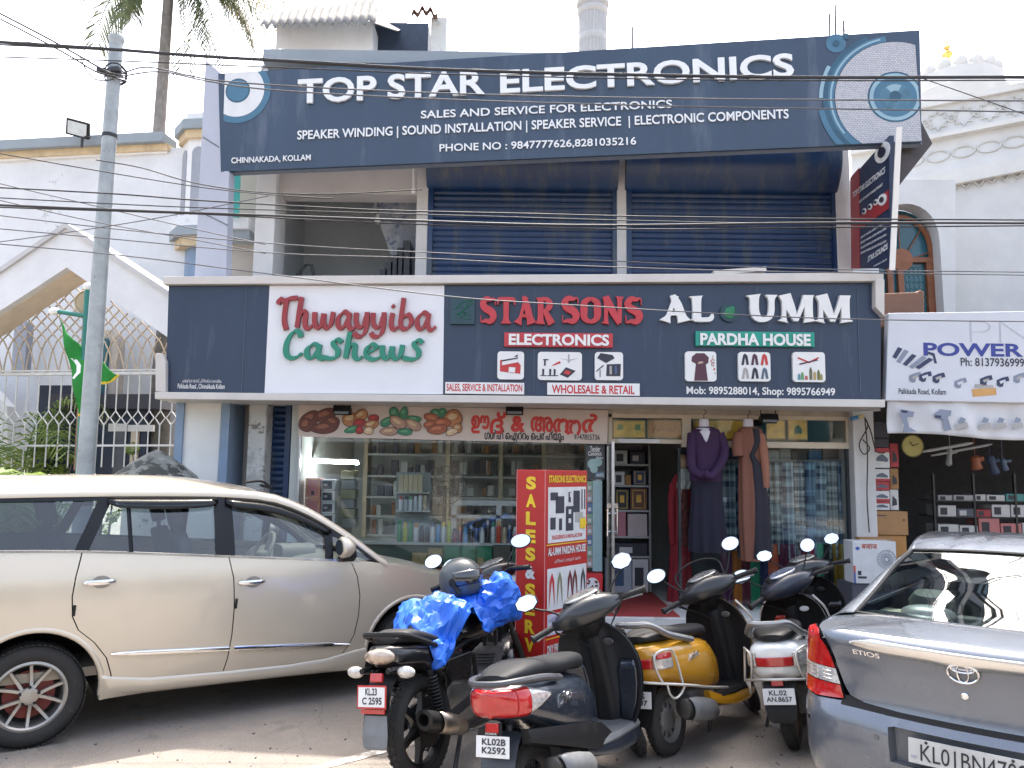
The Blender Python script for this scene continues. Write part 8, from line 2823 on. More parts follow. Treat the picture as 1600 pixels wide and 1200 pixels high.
q.grid(lambda u, v: FWm + Vector(((.325 - .03 * abs(2 * v - 1) ** 3) * math.cos(R(-10 + 160 * u)), (v - .5) * .13, (.325 - .03 * abs(2 * v - 1) ** 3) * math.sin(R(-10 + 160 * u)))), 24, 8)
q.xf(STM).build('front_mudguard', BKP, mb_root, smooth=70, thick=.005)
for sg in (-1, 1):
 mc = HBm + Vector((-.02, sg * .33, .24))
 q = MB()
 q.tube(catmull([HBm + Vector((-.06, sg * .20, .07)), HBm + Vector((-.05, sg * .23, .14)), mc + Vector((.02, -sg * .04, -.03)), mc], 4), .006, 6)
 q.xf(STM).build('mirror_stem', BLACK, mb_root)
 tl = Matrix.Rotation(R(13), 4, 'Y') @ Matrix.Rotation(R(sg * -10), 4, 'Z')
 ol_ = lambda r0, x: [mc + tl @ Vector((x, r0 * 1.5 * math.cos(2 * PI * j / 20), r0 * math.sin(2 * PI * j / 20))) for j in range(20)]
 q = MB()
 q.loft([ol_(.050, 0), ol_(.052, .01), ol_(.03, .035), ol_(.004, .04)])
 hd = q.xf(STM).build('mirror_shell', BLACK, mb_root, smooth=40)
 q = MB()
 q.add(ol_(.046, -.002), [tuple(range(20))])
 q.xf(STM).build('mirror_face', MIRR, hd, smooth=0)
tarp = thing('rain_sheet', 'crumpled blue plastic sheet draped over the motorcycle tank and bars', 'tarpaulin', mx=mb_root.matrix_basis.copy())
BLUE = mat('blue_plastic', (0.012, 0.115, 0.56), 0.46, var=0.22, scale=7, spec=0.5)
rr = random.Random(5)
from mathutils import noise as mn_
q = MB()
nu, nv = 44, 50
shorten(mb_root, .12, .70, .05)
def tarpf(u, v):
 u += .8 / nu * mn_.noise(Vector((u * 31, v * 37, 1)))
 v += .8 / nv * mn_.noise(Vector((u * 29, v * 33, 8)))
 t = u * 2 - 1
 X = .42 + .46 * t
 a = (v - .5) * 2
 top = .955 + .13 * math.exp(-((X - .72) / .17) ** 2) + .10 * math.exp(-((X - .26) / .14) ** 2)
 half = .24 + .12 * math.exp(-((X - .76) / .2) ** 2) + .05 * math.sin(X * 7)
 dn = .17 + .07 * math.sin(X * 9 + 2) + .06 * mn_.noise(Vector((X * 5, a, 3)))
 y = half * math.sin(a * 1.35) * 1.0
 z = top - dn * (abs(a) ** 1.7) * (1.15)
 if t < -.4:
  k = (-.4 - t) / .6
  z -= .06 * k ** 1.4
  y *= 1 - .25 * k
 p = Vector((X, y, z))
 n = mn_.noise(p * 5) * .05 + abs(mn_.noise(p * 8 + Vector((3, 1, 2)))) * -.06 + mn_.noise(p * 23) * .022
 d = Vector((t * .5, math.sin(a * 1.35), max(.15, math.cos(a * 1.2)))).normalized()
 return p + d * n
q.grid(tarpf, nu, nv)
q.tri(rr).build('sheet', BLUE, tarp, smooth=22, thick=.003)
q = MB()
def lump(u, v):
 a, b = 2 * PI * u, PI * (v - .5)
 p = Vector((.19 * math.cos(a) * math.cos(b), .15 * math.sin(a) * math.cos(b), .17 * math.sin(b)))
 n = 1 + .3 * mn_.noise(p * 7 + Vector((7, 0, 0))) + .18 * mn_.noise(p * 22)
 return Vector((.76, -.20, .93)) + p * n
q.grid(lump, 34, 24)
q.tri(rr).build('bunched_end', BLUE, tarp, smooth=22)
hel = thing('helmet', 'matte grey motorcycle helmet resting on the blue sheet', 'helmet', mx=mb_root.matrix_basis @ Matrix.Translation((.60, .0, 1.10)) @ Matrix.Rotation(R(-95), 4, 'Z') @ Matrix.Rotation(R(-6), 4, 'Y'))
HELM = mat('helmet_grey', (0.060, 0.068, 0.070), 0.38, var=0.1, scale=6, coat=0.2)
q = MB()
rings = []
for i in range(15):
 a = -0.75 + (PI / 2 + 0.75) * i / 14
 z = .135 * math.sin(a)
 rx, ry = .158 * math.cos(a) + .002, .128 * math.cos(a) + .002
 rings.append([Vector((rx * math.cos(2 * PI * j / 28), ry * math.sin(2 * PI * j / 28), z * (1.0 if z > 0 else 1.25))) for j in range(28)])
q.loft(rings)
q.build('shell', HELM, hel, smooth=70)
q = MB()
q.grid(lambda u, v: Vector((.163 * math.cos(R(-78 + 156 * u)) * math.cos(R(-22 + 40 * v)), .134 * math.sin(R(-78 + 156 * u)) * math.cos(R(-22 + 40 * v)), .140 * math.sin(R(-22 + 40 * v)))), 24, 8)
q.build('visor', mat('dark_visor', (0.02, 0.02, 0.022), 0.1, coat=1.0), hel, smooth=70, thick=.003)
for sg in (-1, 1):
 q = MB()
 q.lathe([(0, .012), (.026, .010), (.032, 0), (0, 0)], 18, Matrix.Translation((.02, sg * .122, -.02)) @ Matrix.Rotation(R(-90 * sg), 4, 'X'))
 q.tube([(.02, sg * .13, -.02), (.06, sg * .126, -.10)], .012, 8)
 q.build('visor_pivot', BLACK, hel)
q = MB()
q.tube([Vector((.159 * math.cos(a), 0, .136 * math.sin(a))) for a in [R(10 + 160 * k / 20) for k in range(21)]], .0035, 5)
q.build('seam', DARKMETAL, hel)
# --- cars
SILV = mat('champagne_paint', (0.56, 0.495, 0.395), 0.30, 0.30, var=0.035, scale=1.2, coat=0.9, dirt=(0.50, 0.45, 0.37), dirt_amt=0.2, dirt_scale=1.6)
GREYC = mat('grey_car_paint', (0.135, 0.152, 0.182), 0.28, 0.45, var=0.04, scale=1.2, coat=0.9, dirt=(0.18, 0.185, 0.20), dirt_amt=0.2, dirt_scale=1.6)
TINT = glass('tinted_glass', (0.70, 0.78, 0.79), 0.09, 0.9)
TINTD = glass('dark_tinted_glass', (0.30, 0.37, 0.43), 0.09, 0.9)
CLEARG = glass('rear_screen_glass', (0.58, 0.66, 0.65), 0.20, 0.95)
VISOR = glass('smoked_acrylic', (0.06, 0.08, 0.10), 0.03, 0.30, 0.15)
BLKG = mat('gloss_black', (0.008, 0.009, 0.011), 0.25, spec=0.25, var=0.05)
WELL = mat('wheel_well', (0.012, 0.012, 0.012), 0.9, var=0.3)
SEATC = mat('beige_seat', (0.34, 0.29, 0.22), 0.8, var=0.08)
SEATD = mat('grey_seat_cover', (0.10, 0.10, 0.10), 0.8, var=0.12)
DASH = mat('beige_dash', (0.40, 0.36, 0.28), 0.6, var=0.06)
def arc(cx, cz, r, a0, a1, n=18):
 return [(cx + r * math.cos(R(a0 + (a1 - a0) * k / n)), cz + r * math.sin(R(a0 + (a1 - a0) * k / n))) for k in range(n + 1)]
def car_wheel(root, c, sgn, R_, wd, rimr, spokes, rimmat, hub=None, name='wheel'):
 """Outer face towards sgn*Y."""
 q = MB()
 h = wd / 2
 q.lathe([(rimr - .01, h * .7), (rimr + .012, h * .98), (rimr + .05, h * 1.04), (R_ - .035, h * .98), (R_ - .012, h * .82), (R_, h * .55), (R_, -h * .55), (R_ - .012, -h * .82), (R_ - .035, -h), (rimr, -h * .9)], 56, yaxis(c))
 for k in range(60):
  a = 2 * PI * k / 60
  m_ = Matrix.Translation(c) @ Matrix.Rotation(-a, 4, 'Y')
  for s2 in (-.35, 0, .35):
   q.box(m_ @ Vector((R_ - .0005, s2 * wd, 0)), (.006, wd * .24, 2 * PI * R_ / 60 * .7), m_.to_3x3().to_4x4())
 o = q.build(name, RUBBER, root, smooth=45)
 mx = yaxis(c) @ Matrix.Diagonal((1, 1, -sgn, 1))      # local +z now towards the outside
 q = MB()
 q.lathe([(rimr + .004, h * .86), (rimr - .012, h * .90), (rimr - .022, h * .80), (rimr - .030, h * .2), (rimr - .035, -h * .7)], 56, mx)
 q.lathe([(.058, h * .62), (.052, h * .76), (.035, h * .80), (0, h * .80)], 32, mx)
 for k in range(spokes):
  for sp in (-1, 1):
   a = 2 * PI * k / spokes + sp * (PI / spokes * .5)
   m_ = mx @ Matrix.Rotation(a, 4, 'Z')
   r0, r1 = .035, rimr - .018
   st_ = []
   for t in (0, .35, .7, 1):
    r = r0 + (r1 - r0) * t
    w_ = .0125 - .002 * t
    zf = h * (.74 + .02 * t) - .02 * math.sin(PI * t)
    off = -sp * .012 * (1 - t)
    st_.append([m_ @ Vector((r, off + y, z)) for y, z in ((-w_, zf - .03), (w_, zf - .03), (w_ * .8, zf), (-w_ * .8, zf))])
   q.loft(st_)
 r = q.build('rim', rimmat, o, smooth=35)
 q = MB()
 for k in range(5):
  a = 2 * PI * k / 5 + .3
  q.lathe([(.010, h * .55), (.010, h * .79), (0, h * .79)], 10, mx @ Matrix.Translation((.056 * math.cos(a), .056 * math.sin(a), 0.0)))
 q.build('wheel_nut', BLACK, o, smooth=30)
 q = MB()
 q.lathe([(.05, h * .1), (.15, h * .12), (.15, -h * .2)], 36, mx)
 q.build('brake_disc', hub or mat('rusty_drum', (0.20, 0.045, 0.035), 0.7, 0.3, var=0.3, scale=9), o, smooth=30)
 q = MB()
 q.lathe([(0, -h * .3), (rimr - .03, -h * .3)], 36, mx)
 q.build('backing', WELL, o, smooth=0)
 return o
def seat_mb(q, x, y, z, w_=.25, lean=14, head=True, hz=.52):
 mS = Matrix.Translation((x, y, z)) @ Matrix.Rotation(R(-lean), 4, 'Y')
 q.loft([[mS @ p for p in [Vector((v.z, v.y, zz)) for v in sup(w_ * k, -.06, .06, 16, 3)]] for zz, k in ((0, .9), (.1, 1), (.32, 1), (.43, .85), (.46, .5))])
 q.loft([sup(w_, z - .08, z + .08, 16, 3, X, y) for X in (x - .05, x, x + .25, x + .45, x + .5)])
 if head:
  q.loft([[mS @ p for p in [Vector((v.z + .01, v.y, zz)) for v in sup(.13 * k, -.05, .05, 16, 2.6)]] for zz, k in ((hz, .7), (hz + .04, 1), (hz + .14, 1), (hz + .19, .7))])
  for dy in (-.05, .05):
   q.tube([mS @ Vector((0, dy, hz - .06)), mS @ Vector((0.01, dy, hz + .05))], .008, 6)
def well(q, cx_, cz_, r, sg, yo):
 pts = [(cx_ + r * math.cos(R(-12 + 204 * k / 20)), cz_ + r * math.sin(R(-12 + 204 * k / 20))) for k in range(21)]
 q.loft([[Vector((x, sg * yo, z)) for x, z in pts], [Vector((x, sg * (yo - .55), z)) for x, z in pts]], False, False)
 q.add([Vector((x, sg * (yo - .55), z)) for x, z in pts], [tuple(range(21))])
# ---- beige people carrier; x forward from the rear axle, y left
mpv = thing('people_carrier', 'beige people carrier with dark rear windows parked nose to the shop', 'car', mx=Matrix.Translation((-3.578, 6.002, 0)) @ Matrix.Rotation(R(34.0), 4, 'Z'))
ZW = [(.20, .80), (.32, .845), (.45, .868), (.62, .878), (.80, .880), (.93, .876), (1.05, .866), (1.15, .848), (1.25, .818), (1.40, .755), (1.55, .685), (1.63, .645), (1.68, .605)]
PLAN = [(-1.05, .90), (-.98, .945), (-.85, .975), (-.5, 1.0), (2.2, 1.0), (2.6, .985), (2.95, .955), (3.20, .90), (3.38, .81), (3.50, .66), (3.56, .50)]
def mw_(x, z):
 return smooth_table(ZW, z) * smooth_table(PLAN, x)
def side_patch(outline, holes, m, name, off=0.0, step=.08, parent=None, thick=0.0, both=True):
 vs, fs = cdt(outline, holes, step)
 obs = []
 for sg in ((-1, 1) if both else (-1,)):
  q = MB()
  q.add([(x, sg * (mw_(x, z) + off), z) for x, z in vs], fs)
  o = q.build(name, m, parent or mpv, smooth=180)
  me = o.data
  if me.polygons and sum(p.normal.y * p.area for p in me.polygons) * sg < 0:
   me.flip_normals()
  if thick:
   md = o.modifiers.new('solid', 'SOLIDIFY')
   md.thickness = thick
   md.offset = -1
  obs.append(o)
 return obs
def belt(x):
 return smooth_table([(-1.1, 1.265), (-.22, 1.252), (.243, 1.232), (1.214, 1.155), (1.92, 1.096), (2.43, 1.055), (2.6, 1.03)], x)
def railz(x):
 return smooth_table([(-1.05, 1.58), (-.6, 1.63), (0, 1.648), (.8, 1.65), (1.30, 1.635), (1.6, 1.595), (1.85, 1.495), (2.05, 1.375), (2.2, 1.275), (2.43, 1.10), (2.55, 1.03)], x)
def hoodz(x):
 return smooth_table([(2.35, 1.065), (2.55, 1.025), (2.77, .968), (3.0, .91), (3.15, .862), (3.3, .80), (3.45, .71), (3.56, .62)], x)
GAP = .004
rearA = arc(0, .335, .405, 180, 0)
frontA = arc(2.75, .335, .405, 180, 0)
dx1 = [(.245, 1.232), (.215, 1.08), (.20, .95), (.21, .82), (.25, .73), (.35, .64), (.43, .53), (.465, .42), (.48, .33)]   # rear edge of the rear door
dx2 = [(1.214, 1.155), (1.25, 1.0), (1.262, .8), (1.255, .6), (1.235, .43), (1.205, .30)]                          # between the doors
dx3 = [(2.18, 1.074), (2.235, .95), (2.26, .8), (2.255, .65), (2.225, .50), (2.18, .41), (2.12, .34), (1.98, .29)]   # front edge of the front door
def offs(e, d):
 return [(x + d, z) for x, z in e]
top = lambda xs: [(x, belt(x)) for x in xs]
quarter = top([-1.03, -.6, -.2, .1, .245 - GAP]) + offs(dx1, -GAP)[1:] + [(.47, .25), (.405, .25)] + rearA[::-1][0:] + [(-.405, .30), (-.7, .30), (-.98, .40), (-1.04, .75)]
side_patch(quarter, [], SILV, 'rear_quarter', 0, .06)
rdoor = top([.245 + GAP, .8, 1.214 - GAP]) + offs(dx2, -GAP)[1:] + [(1.0, .305), (.6, .32)] + offs(dx1, GAP)[::-1][:-1]
rd = side_patch(rdoor, [], SILV, 'rear_door', .001, .07)
fdoor = top([1.214 + GAP, 1.7, 2.18 - GAP]) + offs(dx3, -GAP)[1:] + [(1.6, .295)] + offs(dx2, GAP)[::-1][:-1]
fd = side_patch(fdoor, [], SILV, 'front_door', .001, .07)
wing = [(2.18 + GAP, belt(2.18))] + [(x, min(belt(x), hoodz(x))) for x in (2.35, 2.5)] + [(x, hoodz(x)) for x in (2.65, 2.77, 2.9, 3.05, 3.2, 3.35, 3.47)] + [(3.50, .60), (3.44, .40), (3.30, .26), (3.155, .25)] + frontA[::-1] + [(2.345, .25), (2.03, .27)] + offs(dx3, GAP)[::-1][:-1]
side_patch(wing, [], SILV, 'front_wing', 0, .06)
back = [(-1.0, 1.05), (2.3, 1.02), (2.6, .90)] + [(2.7, .78)] + arc(2.75, .335, .425, 95, 180)[1:] + [(2.32, .26), (.43, .27)] + arc(0, .335, .425, 0, 180)[1:] + [(-.43, .33), (-.9, .38)]
side_patch(back, [], WELL, 'inner_panel', -.025, .12)
for c in (0, 2.75):
 for sg in (-1, 1):
  q = MB()
  rings = []
  for k in range(29):
   a = R(-8 + 196 * k / 28)
   x, z = c + .405 * math.cos(a), .335 + .405 * math.sin(a)
   yy = mw_(x, max(z, .22))
   n = Vector((math.cos(a), 0, math.sin(a)))
   p = Vector((x, sg * yy, z))
   rings.append([p + n * .028 + Vector((0, sg * .001, 0)), p + n * .018 + Vector((0, sg * .008, 0)), p + n * .003 + Vector((0, sg * .007, 0)), p - n * .006, p - n * .006 + Vector((0, -sg * .05, 0)), p + n * .01 + Vector((0, -sg * .05, 0))])
  q.loft(rings, closed=False, caps=False)
  q.build('arch_lip', SILV, mpv, smooth=60)
  q = MB()
  well(q, c, .335, .40, sg, .84)
  q.build('wheel_well', WELL, mpv, smooth=40)
for sg in (-1, 1):
 q = MB()
 rings = []
 for x, zb, zt in ((.41, .235, .42), (.46, .24, .40), (.7, .245, .36), (1.2, .235, .335), (1.7, .22, .32), (2.0, .21, .33), (2.25, .20, .37), (2.34, .19, .38)):
  rings.append([Vector((x, sg * y, z)) for y, z in ((mw_(x, zt) + .003, zt), (mw_(x, zt) + .014, zt - .02), (mw_(x, .28) + .022, (zb + zt) / 2 - .02), (mw_(x, .25) + .012, zb + .01), (mw_(x, .25) - .06, zb), (mw_(x, .25) - .08, zt))])
 q.loft(rings)
 q.build('sill_skirt', SILV, mpv, smooth=45)
 for x0_, x1_, z0_, z1_ in ((.455, 1.24, .552, .500), (1.275, 2.19, .498, .425)):
  q = MB()
  rings = []
  for k in range(13):
   t = k / 12
   x = x0_ + (x1_ - x0_) * t
   z = z0_ + (z1_ - z0_) * t
   hh = .020 * (min(1, .25 + 4 * t) if x0_ < 1 else min(1, .25 + 4 * (1 - t)))
   y = mw_(x, z)
   rings.append([Vector((x, sg * (y + .002), z - hh)), Vector((x, sg * (y + .018), z - hh * .7)), Vector((x, sg * (y + .020), z)), Vector((x, sg * (y + .016), z + hh * .7)), Vector((x, sg * (y + .002), z + hh))])
  q.loft(rings)
  q.build('chrome_moulding', CHROME, mpv, smooth=50)
 q = MB()
 rings = []
 for k in range(30):
  x = -.98 + 3.24 * k / 29
  z = belt(x) + .006
  y = mw_(x, z)
  rings.append([Vector((x, sg * (y + .001), z - .009)), Vector((x, sg * (y + .007), z - .006)), Vector((x, sg * (y + .006), z + .007)), Vector((x, sg * (y - .002), z + .010))])
 q.loft(rings)
 q.build('belt_moulding', CHROME, mpv, smooth=50)
 for hx, zc in ((.255, 1.035), (1.28, .967)):
  q = MB()
  rings = []
  for k in range(11):
   t = k / 10
   x = hx + .205 * t
   y = mw_(x, zc) + .004 + .030 * math.sin(PI * min(1, max(0, t))) ** .5
   hh = .010 + .008 * math.sin(PI * t) ** .6
   rings.append([Vector((x, sg * (y + .006 * math.cos(2 * PI * j / 10)), zc + .002 * t + hh * math.sin(2 * PI * j / 10))) for j in range(10)])
  q.loft(rings)
  q.build('door_handle', CHROME, (rd if hx < 1 else fd)[0 if sg < 0 else 1], smooth=60)
  q = MB()
  pts = [(hx + .115 + .058 * math.cos(2 * PI * j / 24), zc + .042 * math.sin(2 * PI * j / 24)) for j in range(24)]
  q.add([Vector((x, sg * (mw_(x, z) + .0025), z)) for x, z in pts], [tuple(range(24))])
  q.build('handle_shade', mat('recess_shade', (0.26, 0.235, 0.20), 0.35, 0.4), (rd if hx < 1 else fd)[0 if sg < 0 else 1], smooth=0)  # shade of the handle hollow painted as a flat, darker ellipse
 for ex, ez in ((.215, .86), (1.272, .82)):
  q = MB()
  q.tube([Vector((ex, sg * (mw_(ex, ez) + .004), ez - .035)), Vector((ex + .004, sg * (mw_(ex, ez) + .004), ez + .035))], .009, 8)
  q.build('edge_guard', BLACK, mpv)
q1 = [(-.93, 1.275), (-.22, 1.268), (.20, 1.25), (.335, 1.575), (-.4, 1.57), (-.80, 1.545)]
q2 = [(.285, 1.245), (1.12, 1.178), (1.12, 1.578), (.425, 1.58)]
q3 = [(1.26, 1.165), (1.96, 1.105), (1.96, 1.335), (1.82, 1.435), (1.62, 1.52), (1.45, 1.56), (1.255, 1.573)]
q4 = [(2.03, 1.10), (2.36, 1.073), (2.24, 1.17), (2.035, 1.285)]
xs_r = [-1.03, -.8, -.6, -.3, 0, .4, .8, 1.1, 1.3, 1.45, 1.6, 1.72, 1.85, 1.95, 2.05, 2.2, 2.32, 2.43, 2.50]
frame = [(x, belt(x) + .010) for x in (2.42, 2.2, 1.7, 1.3, .8, .3, -.2, -.6, -1.03)] + [(x, railz(x) - .045) for x in xs_r[:-2]]
side_patch(frame, [q1, q2, q3, q4], BLKG, 'window_frame', .002, .06)
for qn, gm in ((q1, TINTD), (q2, TINT), (q3, TINT), (q4, TINT)):
 side_patch(qn, [], gm, 'window_pane', -.006, .12)
for sg in (-1, 1):
 q = MB()
 q.tube([Vector((x, sg * (mw_(x, z) + .001), z)) for x, z in ((.55, 1.225), (.54, 1.4), (.53, 1.58))], .014, 6)
 q.build('window_bar', BLKG, mpv)
 q = MB()
 rings = []
 for x in xs_r:
  z = railz(x)
  y = mw_(x, z - .045)
  rings.append([Vector((x, sg * (y + .004), z - .047)), Vector((x, sg * (y + .006), z - .03)), Vector((x, sg * (y - .012), z)), Vector((x, sg * (y - .05), z + .018)), Vector((x, sg * (y - .09), z + .012)), Vector((x, sg * (y - .09), z - .03))])
 q.loft(rings)
 q.build('roof_rail', SILV, mpv, smooth=50)
 for x0_, x1_ in ((.40, 1.15), (1.21, 2.02)):
  q = MB()
  r1_, r2_ = [], []
  for k in range(15):
   x = x0_ + (x1_ - x0_) * k / 14
   z = railz(x) - .052
   e = math.sin(PI * min(1, max(0.0, k / 14))) ** .35
   dz = .085 * (.5 + .5 * e)
   y = mw_(x, z)
   r1_.append([Vector((x, sg * (y + .008), z)), Vector((x, sg * (mw_(x, z - dz * .5) + .026), z - dz * .45)), Vector((x, sg * (mw_(x, z - dz) + .034), z - dz))])
  q.loft(r1_, closed=False)
  q.build('rain_visor', VISOR, mpv, smooth=60, thick=.003)
def roofp(x, v):
 z = railz(x)
 y = mw_(x, z - .045) - .045
 return Vector((x, (v * 2 - 1) * y, z + .016 + .085 * (1 - (v * 2 - 1) ** 2) * min(1, max(.3, (1.9 - x)))))
q = MB()
q.grid(lambda u, v: roofp(-1.03 + 2.50 * u, v), 26, 14)
q.build('roof', SILV, mpv, smooth=180)
q = MB()
q.grid(lambda u, v: roofp(1.47 + 1.04 * u, v) + Vector((.12 * (1 - (2 * v - 1) ** 2) * u, 0, -.004 - .04 * (1 - (2 * v - 1) ** 2) * u)), 14, 12)
q.build('windscreen', TINT, mpv, smooth=180)
q = MB()
q.grid(lambda u, v: Vector((-1.03 - .05 * (1 - (2 * v - 1) ** 2) - .06 * u, (2 * v - 1) * (mw_(-1.03, railz(-1.03) - .05) * (1 - u) + mw_(-1.03, 1.25) * u - .01), railz(-1.03) + .01 - u * (railz(-1.03) - 1.255))), 8, 10)
q.build('rear_screen', TINTD, mpv, smooth=180)
q = MB()
q.grid(lambda u, v: Vector((-1.03 - .09 * (1 - (2 * v - 1) ** 4) - .10 * math.sin(PI * u) , (2 * v - 1) * mw_(-1.03, 1.26 - .92 * u), 1.26 - .92 * u)), 10, 14)
q.build('tailgate', SILV, mpv, smooth=180)
for sg in (-1, 1):
 q = MB()
 q.grid(lambda u, v: Vector((-1.045 - .05 * (1 - v) + .12 * v, sg * (mw_(-1.03 + .1 * v, 1.2 - .4 * u) - .16 * (1 - v) + .004), 1.22 - .42 * u)), 6, 6)
 q.build('tail_lamp', LENSR, mpv, smooth=180, thick=.01)
q = MB()
def bon(u, v):
 x = 2.44 + 1.06 * u
 y = mw_(x, hoodz(x))
 t = 2 * v - 1
 return Vector((x + .10 * (1 - t * t) * (.3 + u), t * y, hoodz(x) + .05 * (1 - t * t)))
q.grid(bon, 16, 16)
q.build('bonnet', SILV, mpv, smooth=180)
q = MB()
def nose(u, v):
 t = 2 * v - 1
 z = hoodz(3.5) + .002 - u * .50
 y = mw_(3.5, max(z, .25))
 return Vector((3.50 + (.14 - .03 * u) * (1 - t * t) + .05 * math.sin(PI * min(1, u * 1.2)), t * y, z + .05 * (1 - t * t) * (1 - u)))
q.grid(nose, 10, 16)
q.build('front_bumper', SILV, mpv, smooth=180)
for sg in (-1, 1):
 q = MB()
 q.grid(lambda u, v: Vector((3.02 + .46 * u, sg * (mw_(3.02 + .46 * u, .8) + .006), hoodz(3.02 + .46 * u) - .035 - v * (.10 + .06 * u))), 10, 5)
 q.build('headlamp', LENSC, mpv, smooth=180)
for sg in (-1, 1):
 q = MB()
 q.loft([sup(.0, 0, 0, 4)] if False else [[Vector((2.10 + dx, sg * (.86 + yy), 1.085 + dz)) for yy, dz in [(hw * math.cos(2 * PI * j / 20), hz * math.sin(2 * PI * j / 20)) for j in range(20)]] for dx, hw, hz in ((.0, .085, .07), (.02, .105, .085), (.07, .10, .08), (.11, .07, .05), (.125, .02, .02))])
 q.xf(Matrix.Translation((-.06, sg * .10, .115)))
 o = q.build('wing_mirror', SILV, mpv, smooth=60)
 q = MB()
 q.loft([[Vector((2.10 + dx, sg * (.86 + yy), 1.085 + dz)) for yy, dz in [(hw * math.cos(2 * PI * j / 20), hz * math.sin(2 * PI * j / 20)) for j in range(20)]] for dx, hw, hz in ((-.004, .08, .062), (-.003, .001, .001))])
 q.xf(Matrix.Translation((-.06, sg * .10, .115)))
 q.build('mirror_glass', MIRR, o, smooth=0)
 q = MB()
 q.loft([[Vector((2.13 + a, sg * y, z + b)) for a, b in ((-.05, -.03), (.06, -.03), (.05, .02), (-.04, .02))] for y, z in ((.81, 1.10), (.90, 1.11), (.96, 1.15))])
 q.build('mirror_foot', BLACK, o, smooth=30)
ALLOY = mat('alloy_silver', (0.36, 0.345, 0.32), 0.35, 0.7, var=0.08, scale=8, dirt=(0.25, 0.22, 0.18), dirt_amt=0.3, dirt_scale=14)
for x in (0, 2.75):
 for sg in (-1, 1):
  car_wheel(mpv, Vector((x, sg * .755, .325)), sg, .325, .205, .218, 5, ALLOY)
q = MB()
for y in (-.36, .36):
 seat_mb(q, 1.05, y, .86, .24)
q.build('front_seat', SEATD, mpv, smooth=50)
q = MB()
for y in (-.36, .36):
 seat_mb(q, .20, y, .89, .26)
q.build('middle_seat', SEATD, mpv, smooth=50)
q = MB()
for y in (-.36, .36):
 seat_mb(q, -.62, y, .92, .25)
q.build('back_seat', SEATD, mpv, smooth=50)
q = MB()
q.loft([sup(.80, .72, zt_, 20, 4, X) for X, zt_ in ((1.76, 1.04), (1.83, 1.11), (2.05, 1.13), (2.45, 1.05))])
q.loft([sup(.13, 1.06, 1.19, 16, 3, X, -.36) for X in (1.74, 1.80, 2.02)])
q.build('dashboard', DASH, mpv, smooth=50)
q = MB()
mS = Matrix.Translation((1.60, -.36, 1.12)) @ Matrix.Rotation(R(-62), 4, 'Y')
q.tube([mS @ Vector((.185 * math.cos(2 * PI * k / 28), .185 * math.sin(2 * PI * k / 28), 0)) for k in range(28)], .016, 8, closed=True)
for a in (0, 120, 240):
 q.tube([mS @ Vector((0, 0, -.03)), mS @ Vector((.18 * math.cos(R(a)), .18 * math.sin(R(a)), 0))], .018, 6)
q.ell(mS @ Vector((0, 0, -.02)), (.06, .06, .04), 12, 8)
q.build('steering_wheel', DASH, mpv)
q = MB()
q.bb((-1.0, -.78, .40), (2.5, .78, .46))
for sg in (-1, 1):
 q.bb((-.9, sg * .80 - .02, .80), (2.5, sg * .80 + .02, 1.05))
q.build('cabin_trim', SEATC, mpv, smooth=0)
q = MB()
q.bb((-.9, -.56, 1.635), (1.3, .56, 1.65))
q.build('headliner', SEATC, mpv, smooth=0)
q = MB()
q.box((1.72, .02, 1.47), (.03, .22, .06))
q.build('inner_mirror', BLACK, mpv, smooth=0, bevel=.01)
q = MB()
q.tube(catmull([(1.45, -.34, 1.70), (1.58, -.34, 1.71), (1.66, -.34, 1.66)], 4), .01, 6)
q.box((1.62, -.34, 1.665), (.10, .05, .02), Matrix.Rotation(R(14), 4, 'Y'))
q.build('roof_aerial', BLACK, mpv)
# ---- grey sedan seen from behind
sed = thing('sedan', 'grey sedan with red and white tail lamps parked tail to the street', 'car', mx=Matrix.Translation((2.735, 4.56, 0)) @ Matrix.Rotation(R(50), 4, 'Z'))
HWD, RC = .845, .26
UF = HWD - RC
BOW = .075
def plan(u):
 """Arc length u from the middle of the tail (left positive): point and outward normal."""
 s_ = 1 if u >= 0 else -1
 a = abs(u)
 if a <= UF:
  t = a / UF
  p = Vector((-.885 + BOW * t * t, a))
  n = Vector((-1, .28 * t)).normalized()
 elif a <= UF + RC * PI / 2:
  th = (a - UF) / RC
  th0 = 0.0
  p = Vector((-.885 + BOW + RC - RC * math.cos(th), UF + RC * math.sin(th)))
  k = .27 * (1 - th / (PI / 2))
  n = Vector((-math.cos(th), math.sin(th) + k)).normalized()
 else:
  d = a - UF - RC * PI / 2
  x = -.885 + BOW + RC + d
  yy = HWD - (.0 if x < 1.9 else .10 * ((x - 1.9) / 1.5) ** 2)
  p = Vector((x, yy))
  n = Vector((0, 1))
 return Vector((p.x, p.y * s_)), Vector((n.x, n.y * s_))
OFFZ = [(.18, -.05), (.24, -.005), (.34, .020), (.46, .026), (.56, .018), (.605, .004), (.64, -.030), (.70, -.038), (.80, -.036), (.88, -.026), (.93, -.008), (.97, -.002), (.99, -.03), (1.005, -.08)]
OFFS = [(.18, -.06), (.26, -.02), (.45, -.004), (.65, .0), (.80, -.006), (.90, -.03), (.98, -.065), (1.02, -.10)]
def sbody(u, z, off=0.0):
 p, n = plan(u)
 a = abs(u)
 k = min(1, max(0, (a - UF - .12) / .32))
 o = smooth_table(OFFZ, z) * (1 - k) + smooth_table(OFFS, z) * k + off
 return Vector((p.x + n.x * o, p.y + n.y * o, z))
